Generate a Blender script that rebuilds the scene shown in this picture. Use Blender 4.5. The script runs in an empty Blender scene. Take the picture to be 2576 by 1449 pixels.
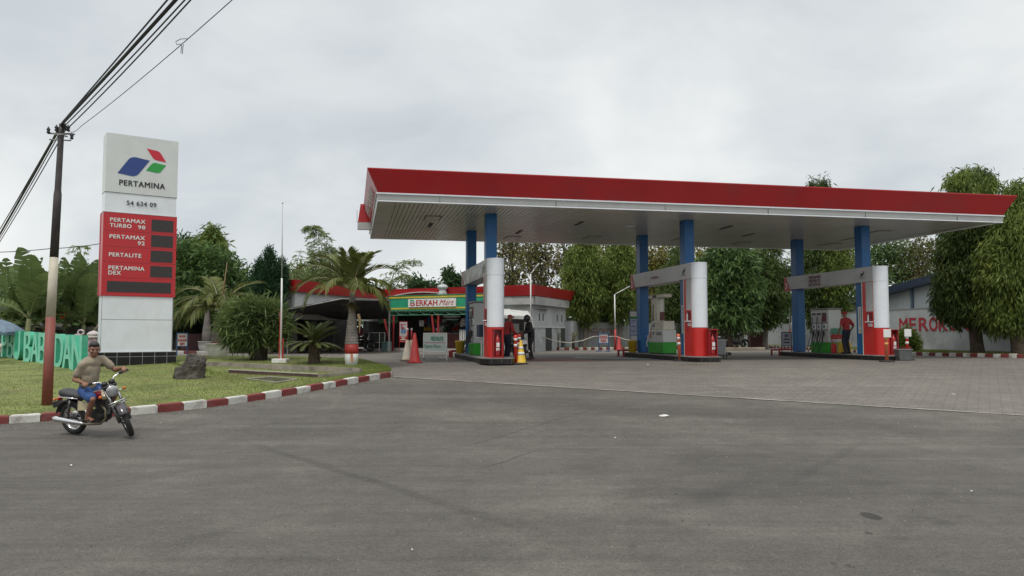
import bpy, math, random
import numpy as np
from mathutils import Vector, Matrix, noise

R = math.radians
random.seed(7)
rng = np.random.default_rng(7)
sc = bpy.context.scene
C = sc.collection
PI = math.pi

# ---------------------------------------------------------------- camera
PF, PCX, PCY, PHZ, CAMZ = 1940.0, 1288.0, 724.5, 840.0, 1.70
PITCH = math.atan((PHZ - PCY) / PF)
cd = bpy.data.cameras.new("camera")
cam = bpy.data.objects.new("camera", cd)
C.objects.link(cam)
cam.location = (0, 0, CAMZ)
cam.rotation_euler = (PI / 2 + PITCH, 0, 0)
cd.sensor_width = 36.0
cd.sensor_fit = 'HORIZONTAL'
cd.lens = PF / 2576.0 * 36.0
cd.clip_start = 0.1
cd.clip_end = 3000
sc.camera = cam

# ---------------------------------------------------------------- light
sc.view_settings.view_transform = 'Standard'
sc.view_settings.look = 'None'
sc.view_settings.exposure = 0.26
sc.view_settings.gamma = 1.0
SUN_EL, SUN_AZ = R(62), R(200)
world = bpy.data.worlds.new("World")
sc.world = world
world.use_nodes = True
nt = world.node_tree
for n in list(nt.nodes):
    nt.nodes.remove(n)
N = nt.nodes.new
L = nt.links.new
wo = N('ShaderNodeOutputWorld')
sky = N('ShaderNodeTexSky')
sky.sky_type = 'NISHITA'
sky.sun_disc = False
sky.sun_elevation = SUN_EL
sky.sun_rotation = SUN_AZ
bg1 = N('ShaderNodeBackground')
bg1.inputs[1].default_value = 0.10
L(sky.outputs[0], bg1.inputs[0])
tc = N('ShaderNodeTexCoord')
sep = N('ShaderNodeSeparateXYZ')
L(tc.outputs['Generated'], sep.inputs[0])
def mth(op, a, b=None, clamp=False):
    m = N('ShaderNodeMath'); m.operation = op; m.use_clamp = clamp
    for i, x in enumerate((a, b)):
        if x is None: continue
        if isinstance(x, (int, float)): m.inputs[i].default_value = x
        else: L(x, m.inputs[i])
    return m.outputs[0]
zz = mth('MAXIMUM', sep.outputs[2], 0.0)
den = mth('ADD', zz, 0.42)
cmb = N('ShaderNodeCombineXYZ')
L(mth('DIVIDE', sep.outputs[0], den), cmb.inputs[0])
L(mth('DIVIDE', sep.outputs[1], den), cmb.inputs[1])
n1 = N('ShaderNodeTexNoise'); n1.inputs['Scale'].default_value = 0.85; n1.inputs['Detail'].default_value = 7; n1.inputs['Roughness'].default_value = 0.5; n1.inputs['Distortion'].default_value = 0.35
n2 = N('ShaderNodeTexNoise'); n2.inputs['Scale'].default_value = 3.4; n2.inputs['Distortion'].default_value = 0.5; n2.inputs['Detail'].default_value = 8; n2.inputs['Roughness'].default_value = 0.55
mp = N('ShaderNodeMapping'); mp.inputs['Location'].default_value = (0.35, 1.7, 0.4)
L(cmb.outputs[0], mp.inputs[0])
L(mp.outputs[0], n1.inputs['Vector']); L(mp.outputs[0], n2.inputs['Vector'])
cl = mth('ADD', mth('MULTIPLY', n1.outputs[0], 0.79), mth('MULTIPLY', n2.outputs[0], 0.21))
rp = N('ShaderNodeValToRGB')
L(cl, rp.inputs[0])
rp.color_ramp.elements[0].position = 0.37; rp.color_ramp.elements[0].color = (0.485, 0.525, 0.56, 1)
rp.color_ramp.elements[1].position = 0.60; rp.color_ramp.elements[1].color = (0.80, 0.815, 0.805, 1)
e = rp.color_ramp.elements.new(0.48); e.color = (0.63, 0.658, 0.668, 1)
up = N('ShaderNodeMapRange'); up.inputs['From Min'].default_value = 0.42; up.inputs['From Max'].default_value = 1.0
up.inputs['To Min'].default_value = 1.0; up.inputs['To Max'].default_value = 1.8
L(zz, up.inputs['Value'])
bg2 = N('ShaderNodeBackground')
L(rp.outputs[0], bg2.inputs[0]); L(up.outputs[0], bg2.inputs[1])
mx = N('ShaderNodeMixShader'); mx.inputs[0].default_value = 0.95
L(bg1.outputs[0], mx.inputs[1]); L(bg2.outputs[0], mx.inputs[2])
L(mx.outputs[0], wo.inputs[0])

sl = bpy.data.lights.new("sun", 'SUN')
sl.energy = 1.5
sl.angle = R(11)
sl.color = (1.0, 0.96, 0.9)
sun = bpy.data.objects.new("sun", sl)
C.objects.link(sun)
sdir = Vector((math.sin(SUN_AZ) * math.cos(SUN_EL), math.cos(SUN_AZ) * math.cos(SUN_EL), math.sin(SUN_EL)))
sun.rotation_euler = sdir.to_track_quat('Z', 'Y').to_euler()

# ---------------------------------------------------------------- surveying helpers
def ray(x, y):
    d = ((x - PCX) / PF, 1.0, -(y - PCY) / PF)
    c, s = math.cos(PITCH), math.sin(PITCH)
    return Vector((d[0], c * d[1] - s * d[2], s * d[1] + c * d[2]))
FLOOR = 0.72
def gz(x, y):                         # the forecourt lies 0.72 m above the road, joined by a ramp
    t = (y - 12.0) / 15.0
    if t <= 0: return 0.0
    if t >= 1: return FLOOR
    e = 0.06
    s = t
    if t < e: s = t * t / (2 * e) + 0 * e
    elif t > 1 - e: s = 1 - e - (1 - t) ** 2 / (2 * e)
    else: s = t - e / 2
    h = FLOOR * s / (1 - e)
    if x < -14.5: h = min(h, .40 + .32 * max(0, min(1, (x + 20) / 5.5)))
    return h
def lz(x, y):                         # lawn
    h = gz(x, y)
    return h + 0.10 + 0.02 * math.sin(x * 1.3) * math.cos(y * 1.1)
def hit(px, py, f, add=0.0):
    r = ray(px, py); y = 2.0
    while y < 300:
        x = r.x / r.y * y; z = CAMZ + r.z / r.y * y
        if z <= f(x, y) + add: return Vector((x, y, f(x, y) + add))
        y += 0.01
    return Vector((x, y, 0))
def gp(px, py, add=0.0): return hit(px, py, gz, add)
def lp(px, py): return hit(px, py, lz)
def at(px, py, Y):
    r = ray(px, py)
    return Vector((r.x / r.y * Y, Y, CAMZ + r.z / r.y * Y))
UX = Vector((.979, .204, 0)).normalized()
VX = Vector((-.204, .979, 0)).normalized()
CO = Vector((-4.2, 24.24, 0))
def W(u, v, z=0.0):                   # station grid: u along the canopy, v across it
    p = CO + UX * u + VX * v
    return Vector((p.x, p.y, z))
STROT = math.atan2(UX.y, UX.x)

# ---------------------------------------------------------------- materials
MATS = {}
def nodes_of(name):
    m = bpy.data.materials.new(name); m.use_nodes = True
    t = m.node_tree
    b = t.nodes['Principled BSDF']
    return m, t, b
def mat(name, rgb, rough=.55, var=.10, s=3.0, bump=0.0, bs=40.0, metal=0.0, spec=.5, dirt=None, coat=0.0):
    if name in MATS: return MATS[name]
    m, t, b = nodes_of(name)
    tc = t.nodes.new('ShaderNodeTexCoord')
    nz = t.nodes.new('ShaderNodeTexNoise'); nz.inputs['Scale'].default_value = s; nz.inputs['Detail'].default_value = 6
    t.links.new(tc.outputs['Object'], nz.inputs['Vector'])
    r = t.nodes.new('ShaderNodeValToRGB')
    r.color_ramp.elements[0].position = .3; r.color_ramp.elements[1].position = .7
    r.color_ramp.elements[0].color = [max(0, c * (1 - var)) for c in rgb] + [1]
    r.color_ramp.elements[1].color = [min(1, c * (1 + var)) for c in rgb] + [1]
    t.links.new(nz.outputs[0], r.inputs[0])
    out = r.outputs[0]
    if dirt:
        dc, amt, ds = dirt
        n2 = t.nodes.new('ShaderNodeTexNoise'); n2.inputs['Scale'].default_value = ds; n2.inputs['Detail'].default_value = 8; n2.inputs['Roughness'].default_value = .65
        t.links.new(tc.outputs['Object'], n2.inputs['Vector'])
        r2 = t.nodes.new('ShaderNodeValToRGB')
        r2.color_ramp.elements[0].position = .48; r2.color_ramp.elements[1].position = .72
        r2.color_ramp.elements[0].color = (0, 0, 0, 1); r2.color_ramp.elements[1].color = (amt, amt, amt, 1)
        t.links.new(n2.outputs[0], r2.inputs[0])
        mxr = t.nodes.new('ShaderNodeMixRGB'); mxr.inputs[2].default_value = tuple(dc) + (1,)
        t.links.new(r2.outputs[0], mxr.inputs[0]); t.links.new(out, mxr.inputs[1])
        out = mxr.outputs[0]
    t.links.new(out, b.inputs['Base Color'])
    b.inputs['Roughness'].default_value = rough
    b.inputs['Metallic'].default_value = metal
    b.inputs['Specular IOR Level'].default_value = spec
    if coat: b.inputs['Coat Weight'].default_value = coat
    if bump:
        nb = t.nodes.new('ShaderNodeTexNoise'); nb.inputs['Scale'].default_value = bs; nb.inputs['Detail'].default_value = 4
        t.links.new(tc.outputs['Object'], nb.inputs['Vector'])
        bp = t.nodes.new('ShaderNodeBump'); bp.inputs['Strength'].default_value = bump; bp.inputs['Distance'].default_value = .02
        t.links.new(nb.outputs[0], bp.inputs['Height']); t.links.new(bp.outputs[0], b.inputs['Normal'])
    MATS[name] = m
    return m
def leafmat(name, dark, light, third=None, trans=.34, rough=.55):
    if name in MATS: return MATS[name]
    m, t, b = nodes_of(name)
    g = t.nodes.new('ShaderNodeNewGeometry')
    r = t.nodes.new('ShaderNodeValToRGB')
    r.color_ramp.elements[0].color = tuple(dark) + (1,)
    r.color_ramp.elements[1].color = tuple(light) + (1,)
    r.color_ramp.elements[1].position = .85
    if third:
        e = r.color_ramp.elements.new(.93); e.color = tuple(third) + (1,)
        r.color_ramp.elements[2].position = 1.0
        r.color_ramp.elements[2].color = tuple(third) + (1,)
        r.color_ramp.elements[1].color = tuple(light) + (1,)
    tc = t.nodes.new('ShaderNodeTexCoord'); nz = t.nodes.new('ShaderNodeTexNoise'); nz.inputs['Scale'].default_value = .9; nz.inputs['Detail'].default_value = 3
    t.links.new(tc.outputs['Object'], nz.inputs['Vector'])
    mr = t.nodes.new('ShaderNodeMapRange'); mr.inputs[1].default_value = .3; mr.inputs[2].default_value = .7; t.links.new(nz.outputs[0], mr.inputs[0])
    m1 = t.nodes.new('ShaderNodeMath'); m1.operation = 'MULTIPLY'; m1.inputs[1].default_value = .5; t.links.new(mr.outputs[0], m1.inputs[0])
    m2 = t.nodes.new('ShaderNodeMath'); m2.operation = 'MULTIPLY_ADD'; m2.inputs[1].default_value = .5; t.links.new(g.outputs['Random Per Island'], m2.inputs[0]); t.links.new(m1.outputs[0], m2.inputs[2])
    t.links.new(m2.outputs[0], r.inputs[0])
    t.links.new(r.outputs[0], b.inputs['Base Color'])
    b.inputs['Roughness'].default_value = rough
    b.inputs['Specular IOR Level'].default_value = .22
    tr = t.nodes.new('ShaderNodeBsdfTranslucent')
    t.links.new(r.outputs[0], tr.inputs[0])
    ms = t.nodes.new('ShaderNodeMixShader'); ms.inputs[0].default_value = trans
    t.links.new(b.outputs[0], ms.inputs[1]); t.links.new(tr.outputs[0], ms.inputs[2])
    t.links.new(ms.outputs[0], t.nodes['Material Output'].inputs[0])
    MATS[name] = m
    return m

RED = mat('red_panel', (.42, .018, .023), .30, .10, .5, dirt=((.27, .045, .045), .55, .7))
REDP = mat('red_paint', (.40, .03, .025), .5, .15, 5, dirt=((.2, .06, .05), .4, 6))
REDB = mat('bright_red', (.52, .022, .018), .35, .06, 2)
SIGNRED = mat('sign_red', (.46, .016, .024), .35, .05, 1.2, dirt=((.34, .04, .04), .35, 2))
WHITE = mat('white_panel', (.70, .73, .77), .35, .04, 1.5, dirt=((.48, .48, .46), .25, 2.2))
WHITEP = mat('white_paint', (.66, .66, .63), .6, .07, 3, dirt=((.38, .34, .28), .6, 5))
SIGNW = mat('sign_face', (.60, .62, .61), .4, .03, 2, dirt=((.45, .45, .42), .3, 1.5))
SILVER = mat('silver_trim', (.44, .45, .44), .4, .06, 2, metal=.15)
SOFF = mat('soffit_board', (.54, .535, .52), .28, .08, 1.2, dirt=((.38, .36, .33), .5, .9))
DARK = mat('black_gap', (.03, .03, .03), .7)
BLUE = mat('blue_column', (.004, .105, .30), .4, .10, 1.2, dirt=((.05, .12, .24), .35, 3))
BLACKT = mat('black_tile', (.012, .012, .013), .35, .2, 4, spec=.3)
BLACK = mat('black_plastic', (.02, .02, .021), .45, .2, 6)
RUB = mat('rubber', (.022, .021, .02), .75, .2, 12)
GREY = mat('grey_plastic', (.22, .23, .24), .5, .1, 4)
GREYL = mat('light_grey', (.42, .43, .42), .5, .07, 2)
CREAM = mat('cream_paint', (.55, .52, .42), .4, .06, 4)
GREEN = mat('green_paint', (.02, .27, .015), .4, .1, 3)
CHROME = mat('chrome', (.65, .65, .66), .18, .05, 3, metal=1.0)
STEEL = mat('dull_steel', (.24, .235, .22), .5, .2, 8, metal=.6)
CONC = mat('concrete', (.27, .255, .225), .85, .2, 4, bump=.4, bs=30, dirt=((.08, .085, .06), .7, 3))
CONCW = mat('painted_wall', (.45, .47, .475), .8, .08, 1.0, bump=.15, bs=20, dirt=((.22, .22, .21), .55, .8))
WALLW = mat('white_wall', (.56, .57, .56), .8, .06, .8, bump=.1, bs=18, dirt=((.34, .34, .32), .6, .7))
ORANGE = mat('orange_plastic', (.65, .13, .05), .5, .1, 5)
YEL = mat('yellow_paint', (.62, .40, .03), .5, .1, 5)
NAVY = mat('navy', (.012, .02, .06), .6, .2, 6)
LOGOB = mat('logo_blue', (.02, .05, .21), .4, .06, 3)
LOGOG = mat('logo_green', (.02, .30, .05), .4, .06, 3)
LOGOR = mat('logo_red', (.52, .015, .035), .4, .06, 3)
INK = mat('dark_ink', (.03, .03, .035), .6)
INKR = mat('red_ink', (.38, .02, .03), .6, .15, 4)
LETW = mat('white_letter', (.66, .66, .64), .5, .05, 4)
BROWNB = mat('bark', (.10, .075, .055), .9, .35, 5, bump=.8, bs=14)
BARKG = mat('grey_bark', (.16, .14, .12), .9, .35, 5, bump=.8, bs=14)
WIRE = mat('cable_rubber', (.02, .019, .02), .6)
ROPE = mat('rope', (.45, .42, .34), .8)

# ---------------------------------------------------------------- mesh helpers
class MB:
    def __init__(s): s.v = []; s.f = []; s.m = []
    def add(s, vs, fs, mi=0, T=None):
        o = len(s.v)
        for p in vs:
            p = Vector(p)
            s.v.append(T @ p if T is not None else p)
        for f in fs:
            s.f.append([o + i for i in f]); s.m.append(mi)
        return s
    def box(s, x0, x1, y0, y1, z0, z1, mi=0, T=None):
        vs = [(x0, y0, z0), (x1, y0, z0), (x1, y1, z0), (x0, y1, z0), (x0, y0, z1), (x1, y0, z1), (x1, y1, z1), (x0, y1, z1)]
        return s.add(vs, [(3, 2, 1, 0), (4, 5, 6, 7), (0, 1, 5, 4), (1, 2, 6, 5), (2, 3, 7, 6), (3, 0, 4, 7)], mi, T)
    def cbox(s, x0, x1, y0, y1, z0, z1, c=.01, mi=0, T=None):      # box with chamfered vertical and top edges
        def ring(x0, x1, y0, y1, z, c):
            return [(x0 + c, y0, z), (x1 - c, y0, z), (x1, y0 + c, z), (x1, y1 - c, z), (x1 - c, y1, z), (x0 + c, y1, z), (x0, y1 - c, z), (x0, y0 + c, z)]
        a = ring(x0 + c, x1 - c, y0 + c, y1 - c, z0, c) + ring(x0, x1, y0, y1, z0 + c, c) + ring(x0, x1, y0, y1, z1 - c, c) + ring(x0 + c, x1 - c, y0 + c, y1 - c, z1, c)
        fs = [tuple(range(7, -1, -1)), tuple(range(24, 32))]
        for k in range(3):
            for i in range(8):
                j = (i + 1) % 8
                fs.append((k * 8 + i, k * 8 + j, k * 8 + 8 + j, k * 8 + 8 + i))
        return s.add(a, fs, mi, T)
    def tube(s, pts, r, n=8, mi=0, cap=True, T=None, flat=None):
        pts = [Vector(p) for p in pts]
        if not hasattr(r, '__len__'): r = [r] * len(pts)
        vs = []; prev = None
        for i, p in enumerate(pts):
            if i == 0: d = pts[1] - p
            elif i == len(pts) - 1: d = p - pts[i - 1]
            else: d = pts[i + 1] - pts[i - 1]
            d = d.normalized()
            if prev is None:
                a = Vector((0, 0, 1)) if abs(d.z) < .9 else Vector((1, 0, 0))
                x = d.cross(a).normalized()
            else:
                x = (prev - d * prev.dot(d)).normalized()
            prev = x; y = d.cross(x)
            for k in range(n):
                a = 2 * PI * k / n
                vs.append(p + (x * math.cos(a) + y * math.sin(a)) * r[i])
        fs = []
        for i in range(len(pts) - 1):
            for k in range(n):
                j = (k + 1) % n
                fs.append((i * n + k, i * n + j, (i + 1) * n + j, (i + 1) * n + k))
        if cap:
            fs.append(tuple(range(n - 1, -1, -1))); o = (len(pts) - 1) * n
            fs.append(tuple(o + k for k in range(n)))
        return s.add(vs, fs, mi, T)
    def lathe(s, prof, n=16, c=(0, 0, 0), mi=0, axis='Z', T=None):
        vs = []; c = Vector(c)
        for r, z in prof:
            for k in range(n):
                a = 2 * PI * k / n
                p = (r * math.cos(a), r * math.sin(a), z)
                if axis == 'X': p = (p[2], p[0], p[1])
                elif axis == 'Y': p = (p[1], p[2], p[0])
                vs.append(c + Vector(p))
        fs = []
        for i in range(len(prof) - 1):
            for k in range(n):
                j = (k + 1) % n
                fs.append((i * n + k, i * n + j, (i + 1) * n + j, (i + 1) * n + k))
        fs.append(tuple(range(n - 1, -1, -1))); o = (len(prof) - 1) * n
        fs.append(tuple(o + k for k in range(n)))
        return s.add(vs, fs, mi, T)
    def ell(s, c, r, n=12, mi=0, T=None, M=None):
        c = Vector(c); vs = []; m = max(4, n // 2)
        for i in range(1, m):
            t = PI * i / m
            for k in range(n):
                a = 2 * PI * k / n
                p = Vector((r[0] * math.sin(t) * math.cos(a), r[1] * math.sin(t) * math.sin(a), r[2] * math.cos(t)))
                if M is not None: p = M @ p
                vs.append(c + p)
        top = Vector((0, 0, r[2])); bot = -top
        if M is not None: top = M @ top; bot = M @ bot
        a = len(vs); vs += [c + top, c + bot]
        fs = []
        for i in range(m - 2):
            for k in range(n):
                j = (k + 1) % n
                fs.append((i * n + k, (i + 1) * n + k, (i + 1) * n + j, i * n + j))
        for k in range(n):
            j = (k + 1) % n
            fs.append((a, k, j)); fs.append((a + 1, (m - 2) * n + j, (m - 2) * n + k))
        return s.add(vs, fs, mi, T)
    def limb(s, a, b, ra, rb, n=10, mi=0, T=None):
        a, b = Vector(a), Vector(b); d = (b - a).normalized()
        pts, rs = [], []
        for t in (-.98, -.8, -.45, 0):
            pts.append(a + d * ra * t); rs.append(ra * math.sqrt(max(.0, 1 - t * t)))
        for t in (.0, .45, .8, .98):
            pts.append(b + d * rb * t); rs.append(rb * math.sqrt(max(.0, 1 - t * t)))
        return s.tube(pts, rs, n, mi, True, T)
    def chain(s, pts, rs, mi=0, T=None):
        for i in range(len(pts) - 1): s.limb(pts[i], pts[i + 1], rs[i], rs[i + 1], 10, mi, T)
        return s
    def prism(s, poly, o, xd, yd, depth, mi=0):         # polygon in the plane (o, xd, yd) thickened along the normal
        o, xd, yd = Vector(o), Vector(xd), Vector(yd); nrm = xd.cross(yd).normalized() * depth
        a = [o + xd * p[0] + yd * p[1] for p in poly]; n = len(a)
        vs = a + [p + nrm for p in a]
        fs = [tuple(range(n - 1, -1, -1)), tuple(range(n, 2 * n))]
        for i in range(n):
            j = (i + 1) % n
            fs.append((i, j, n + j, n + i))
        return s.add(vs, fs, mi)
    def slab(s, a, b, z0, z1, t, mi=0):                 # upright wall from a to b, thickness t to the left of a->b
        a, b = Vector((a[0], a[1], 0)), Vector((b[0], b[1], 0)); d = (b - a).normalized(); nn = Vector((-d.y, d.x, 0)) * t
        q = [a, b, b + nn, a + nn]
        vs = [Vector((p.x, p.y, z0)) for p in q] + [Vector((p.x, p.y, z1)) for p in q]
        return s.add(vs, [(3, 2, 1, 0), (4, 5, 6, 7), (0, 1, 5, 4), (1, 2, 6, 5), (2, 3, 7, 6), (3, 0, 4, 7)], mi)
    def build(s, name, mats, parent=None, smooth=False, org=None, bevel=0.0):
        if not isinstance(mats, (list, tuple)): mats = [mats]
        me = bpy.data.meshes.new(name)
        inv = root_inv(parent)
        if org is not None: inv = Matrix.Translation(-Vector(org))
        me.from_pydata([tuple(inv @ p) for p in s.v], [], s.f)
        for m in mats: me.materials.append(m)
        me.polygons.foreach_set('material_index', s.m)
        if smooth: me.polygons.foreach_set('use_smooth', [True] * len(s.f))
        me.update()
        o = bpy.data.objects.new(name, me); C.objects.link(o)
        if parent is not None: o.parent = parent
        if org is not None: o.location = org
        if bevel:
            bv = o.modifiers.new('bevel', 'BEVEL'); bv.width = bevel; bv.segments = 2; bv.limit_method = 'ANGLE'
        return o
def root_inv(p):
    if p is None: return Matrix.Identity(4)
    while p.parent is not None: p = p.parent
    return (Matrix.Translation(p.location) @ p.rotation_euler.to_matrix().to_4x4()).inverted()
def thing(name, label, cat, loc=(0, 0, 0), rot=0.0, group=None):
    o = bpy.data.objects.new(name, None); C.objects.link(o)
    o.empty_display_size = .2
    o.location = loc; o.rotation_euler = (0, 0, rot) if not hasattr(rot, '__len__') else rot
    return tag(o, label, cat, group)
def tag(o, label, cat, group=None):
    o['label'] = label; o['category'] = cat
    if group: o['group'] = group
    return o
def struct(o): o['kind'] = 'structure'; return o
def stuff(o): o['kind'] = 'stuff'; return o
def dup(root, loc, rot=None, label=None, group=None):
    def cp(o, par):
        c = o.copy(); C.objects.link(c)
        if par is not None: c.parent = par
        for ch in list(o.children): cp(ch, c)
        return c
    r = cp(root, None); r.location = loc
    if rot is not None: r.rotation_euler = (0, 0, rot)
    if label: r['label'] = label
    if group: r['group'] = group
    return r
def text(name, s, m, parent, o, xd, yd, h, w=None, bold=0.0, shear=0.0, depth=.004, align='L', org=None, spacing=1.0):
    cu = bpy.data.curves.new(name, 'FONT'); cu.body = s; cu.size = 1.0; cu.shear = shear; cu.space_character = spacing
    to = bpy.data.objects.new(name, cu); C.objects.link(to)
    dg = bpy.context.evaluated_depsgraph_get()
    me = bpy.data.meshes.new_from_object(to.evaluated_get(dg))
    bpy.data.objects.remove(to); bpy.data.curves.remove(cu)
    co = np.array([v.co[:] for v in me.vertices])
    fs = [list(p.vertices) for p in me.polygons]
    bpy.data.meshes.remove(me)
    mn, mxx = co.min(0), co.max(0)
    k = h / (mxx[1] - mn[1]); kx = k if w is None else w / (mxx[0] - mn[0])
    xs = (co[:, 0] - mn[0]) * kx; ys = (co[:, 1] - mn[1]) * k
    if align == 'C': xs -= (mxx[0] - mn[0]) * kx / 2
    if align == 'R': xs -= (mxx[0] - mn[0]) * kx
    o, xd, yd = Vector(o), Vector(xd).normalized(), Vector(yd).normalized(); nn = xd.cross(yd) * depth
    mb = MB(); bb = bold * h * 1.3                       # bold strokes: shifted copies, each a hair in front of the last
    for q, (ox, oy) in enumerate([(0, 0)] if not bold else [(0, 0), (bb, 0), (-bb, 0), (0, bb * .7), (0, -bb * .7), (bb * .7, bb * .5), (-bb * .7, -bb * .5), (bb * .7, -bb * .5), (-bb * .7, bb * .5)]):
        mb.add([o + xd * (a + ox) + yd * (b + oy) + nn * (1 + q * .06) for a, b in zip(xs, ys)], fs)
    return mb.build(name, m, parent, org=org)
def quadmesh(name, V, m, parent=None, nv=4):            # V: (n, nv, 3) array of separate faces
    V = np.asarray(V, dtype=np.float64); n = len(V)
    inv = np.array(root_inv(parent))
    P = V.reshape(-1, 3) @ inv[:3, :3].T + inv[:3, 3]
    me = bpy.data.meshes.new(name)
    me.vertices.add(n * nv); me.vertices.foreach_set('co', P.ravel())
    me.loops.add(n * nv); me.loops.foreach_set('vertex_index', np.arange(n * nv, dtype=np.int32))
    me.polygons.add(n); me.polygons.foreach_set('loop_start', np.arange(0, n * nv, nv, dtype=np.int32))
    me.update(calc_edges=True)
    ms = m if isinstance(m, (list, tuple)) else [m]
    for x in ms: me.materials.append(x)
    o = bpy.data.objects.new(name, me); C.objects.link(o)
    if parent is not None: o.parent = parent
    return o
def fuse(name, mb, voxel, m, parent, it=4):             # melt overlapping limbs into one continuous skin
    me = bpy.data.meshes.new(name); me.from_pydata([tuple(p) for p in mb.v], [], mb.f); me.update()
    o = bpy.data.objects.new(name, me); C.objects.link(o)
    md = o.modifiers.new('r', 'REMESH'); md.mode = 'VOXEL'; md.voxel_size = voxel; md.use_smooth_shade = True
    if it:
        sm = o.modifiers.new('s', 'SMOOTH'); sm.factor = .5; sm.iterations = it
    dg = bpy.context.evaluated_depsgraph_get()
    res = bpy.data.meshes.new_from_object(o.evaluated_get(dg))
    bpy.data.objects.remove(o); bpy.data.meshes.remove(me)
    res.transform(root_inv(parent))
    for x in (m if isinstance(m, (list, tuple)) else [m]): res.materials.append(x)
    res.polygons.foreach_set('use_smooth', [True] * len(res.polygons))
    ob = bpy.data.objects.new(name, res); C.objects.link(ob)
    if parent is not None: ob.parent = parent
    return ob
# ================================================================ SETTING
# ---- ground materials
def ground_mat(name, base, paver):
    m, t, b = nodes_of(name)
    tc = t.nodes.new('ShaderNodeTexCoord'); P = tc.outputs['Object']
    def noise_(scale, detail=6, rough=.55, vec=P, dist=0):
        n = t.nodes.new('ShaderNodeTexNoise'); n.inputs['Scale'].default_value = scale; n.inputs['Detail'].default_value = detail
        n.inputs['Roughness'].default_value = rough; n.inputs['Distortion'].default_value = dist
        t.links.new(vec, n.inputs['Vector']); return n.outputs[0]
    def mapr(v, a, b_, c, d):
        n = t.nodes.new('ShaderNodeMapRange'); n.inputs[1].default_value = a; n.inputs[2].default_value = b_; n.inputs[3].default_value = c; n.inputs[4].default_value = d
        n.interpolation_type = 'SMOOTHSTEP'
        t.links.new(v, n.inputs[0]); return n.outputs[0]
    def mul(a, b_):
        n = t.nodes.new('ShaderNodeMath'); n.operation = 'MULTIPLY'
        for i, x in enumerate((a, b_)):
            if isinstance(x, (int, float)): n.inputs[i].default_value = x
            else: t.links.new(x, n.inputs[i])
        return n.outputs[0]
    def mapping(rot, scale, loc=(0, 0, 0)):
        n = t.nodes.new('ShaderNodeMapping'); n.inputs['Rotation'].default_value = (0, 0, rot); n.inputs['Scale'].default_value = scale; n.inputs['Location'].default_value = loc
        t.links.new(P, n.inputs[0]); return n.outputs[0]
    f = mapr(noise_(.16, 10, .72), .3, .7, .90, 1.10)
    f = mul(f, mapr(noise_(1.4, 10, .78), .3, .7, .86, 1.13))
    f = mul(f, mapr(noise_(1.0, 9, .72, mapping(R(-24), (.10, 2.6, 1))), .32, .68, .90, 1.08)); f = mul(f, mapr(noise_(1.0, 8, .7, mapping(R(-52), (.12, 2.2, 1), (4, 2, 0))), .34, .66, .91, 1.07))      # wear along the way traffic turns in
    f = mul(f, mapr(noise_(7, 6, .75), .3, .7, .90, 1.11)); f = mul(f, mapr(noise_(26, 4, .8), .3, .7, .76, 1.24)); f = mul(f, mapr(noise_(80, 2, .8), .35, .65, .72, 1.28))
    def spot(x, y, r, k, sx=1.0):
        nonlocal f
        n = t.nodes.new('ShaderNodeMapping'); n.inputs['Location'].default_value = (-x / r * sx, -y / r, 0); n.inputs['Scale'].default_value = (sx / r, 1 / r, 0)
        t.links.new(P, n.inputs[0])
        ad = t.nodes.new('ShaderNodeVectorMath'); ad.operation = 'LENGTH'
        dn = t.nodes.new('ShaderNodeTexNoise'); dn.inputs['Scale'].default_value = 5; t.links.new(P, dn.inputs['Vector'])
        vm = t.nodes.new('ShaderNodeVectorMath'); vm.operation = 'ADD'
        v2 = t.nodes.new('ShaderNodeVectorMath'); v2.operation = 'MULTIPLY_ADD'; v2.inputs[1].default_value = (.5, .5, 0); v2.inputs[2].default_value = (-.25, -.25, 0)
        t.links.new(dn.outputs['Color'], v2.inputs[0]); t.links.new(n.outputs[0], vm.inputs[0]); t.links.new(v2.outputs[0], vm.inputs[1])
        t.links.new(vm.outputs[0], ad.inputs[0])
        f = mul(f, mapr(ad.outputs['Value'], .75, 1.08, k, 1.0))
    def line(a, b_, w, k):
        nonlocal f
        d = b_ - a; ang = math.atan2(d.y, d.x); ln = d.length; c = (a + b_) / 2
        n = t.nodes.new('ShaderNodeMapping'); n.vector_type = 'TEXTURE'; n.inputs['Location'].default_value = (c.x, c.y, 0); n.inputs['Rotation'].default_value = (0, 0, ang)
        n.inputs['Scale'].default_value = (ln / 2, w, 1)
        vd = t.nodes.new('ShaderNodeVectorMath'); vd.operation = 'MULTIPLY_ADD'; vd.inputs[1].default_value = (.25, .25, 0)
        dn = t.nodes.new('ShaderNodeTexNoise'); dn.inputs['Scale'].default_value = .8; dn.inputs['Detail'].default_value = 5
        t.links.new(P, dn.inputs['Vector']); t.links.new(dn.outputs['Color'], vd.inputs[0]); t.links.new(P, vd.inputs[2])
        t.links.new(vd.outputs[0], n.inputs[0])
        sp = t.nodes.new('ShaderNodeSeparateXYZ'); t.links.new(n.outputs[0], sp.inputs[0])
        ay = t.nodes.new('ShaderNodeMath'); ay.operation = 'ABSOLUTE'; t.links.new(sp.outputs[1], ay.inputs[0])
        ax = t.nodes.new('ShaderNodeMath'); ax.operation = 'ABSOLUTE'; t.links.new(sp.outputs[0], ax.inputs[0])
        g = t.nodes.new('ShaderNodeMath'); g.operation = 'MAXIMUM'
        t.links.new(ay.outputs[0], g.inputs[0]); t.links.new(ax.outputs[0], g.inputs[1])
        f = mul(f, mapr(g.outputs[0], .2, 1.0, k, 1.0))
    col = t.nodes.new('ShaderNodeRGB'); col.outputs[0].default_value = tuple(base) + (1,)
    cc = col.outputs[0]
    hgt = noise_(55, 3, .7)
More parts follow.
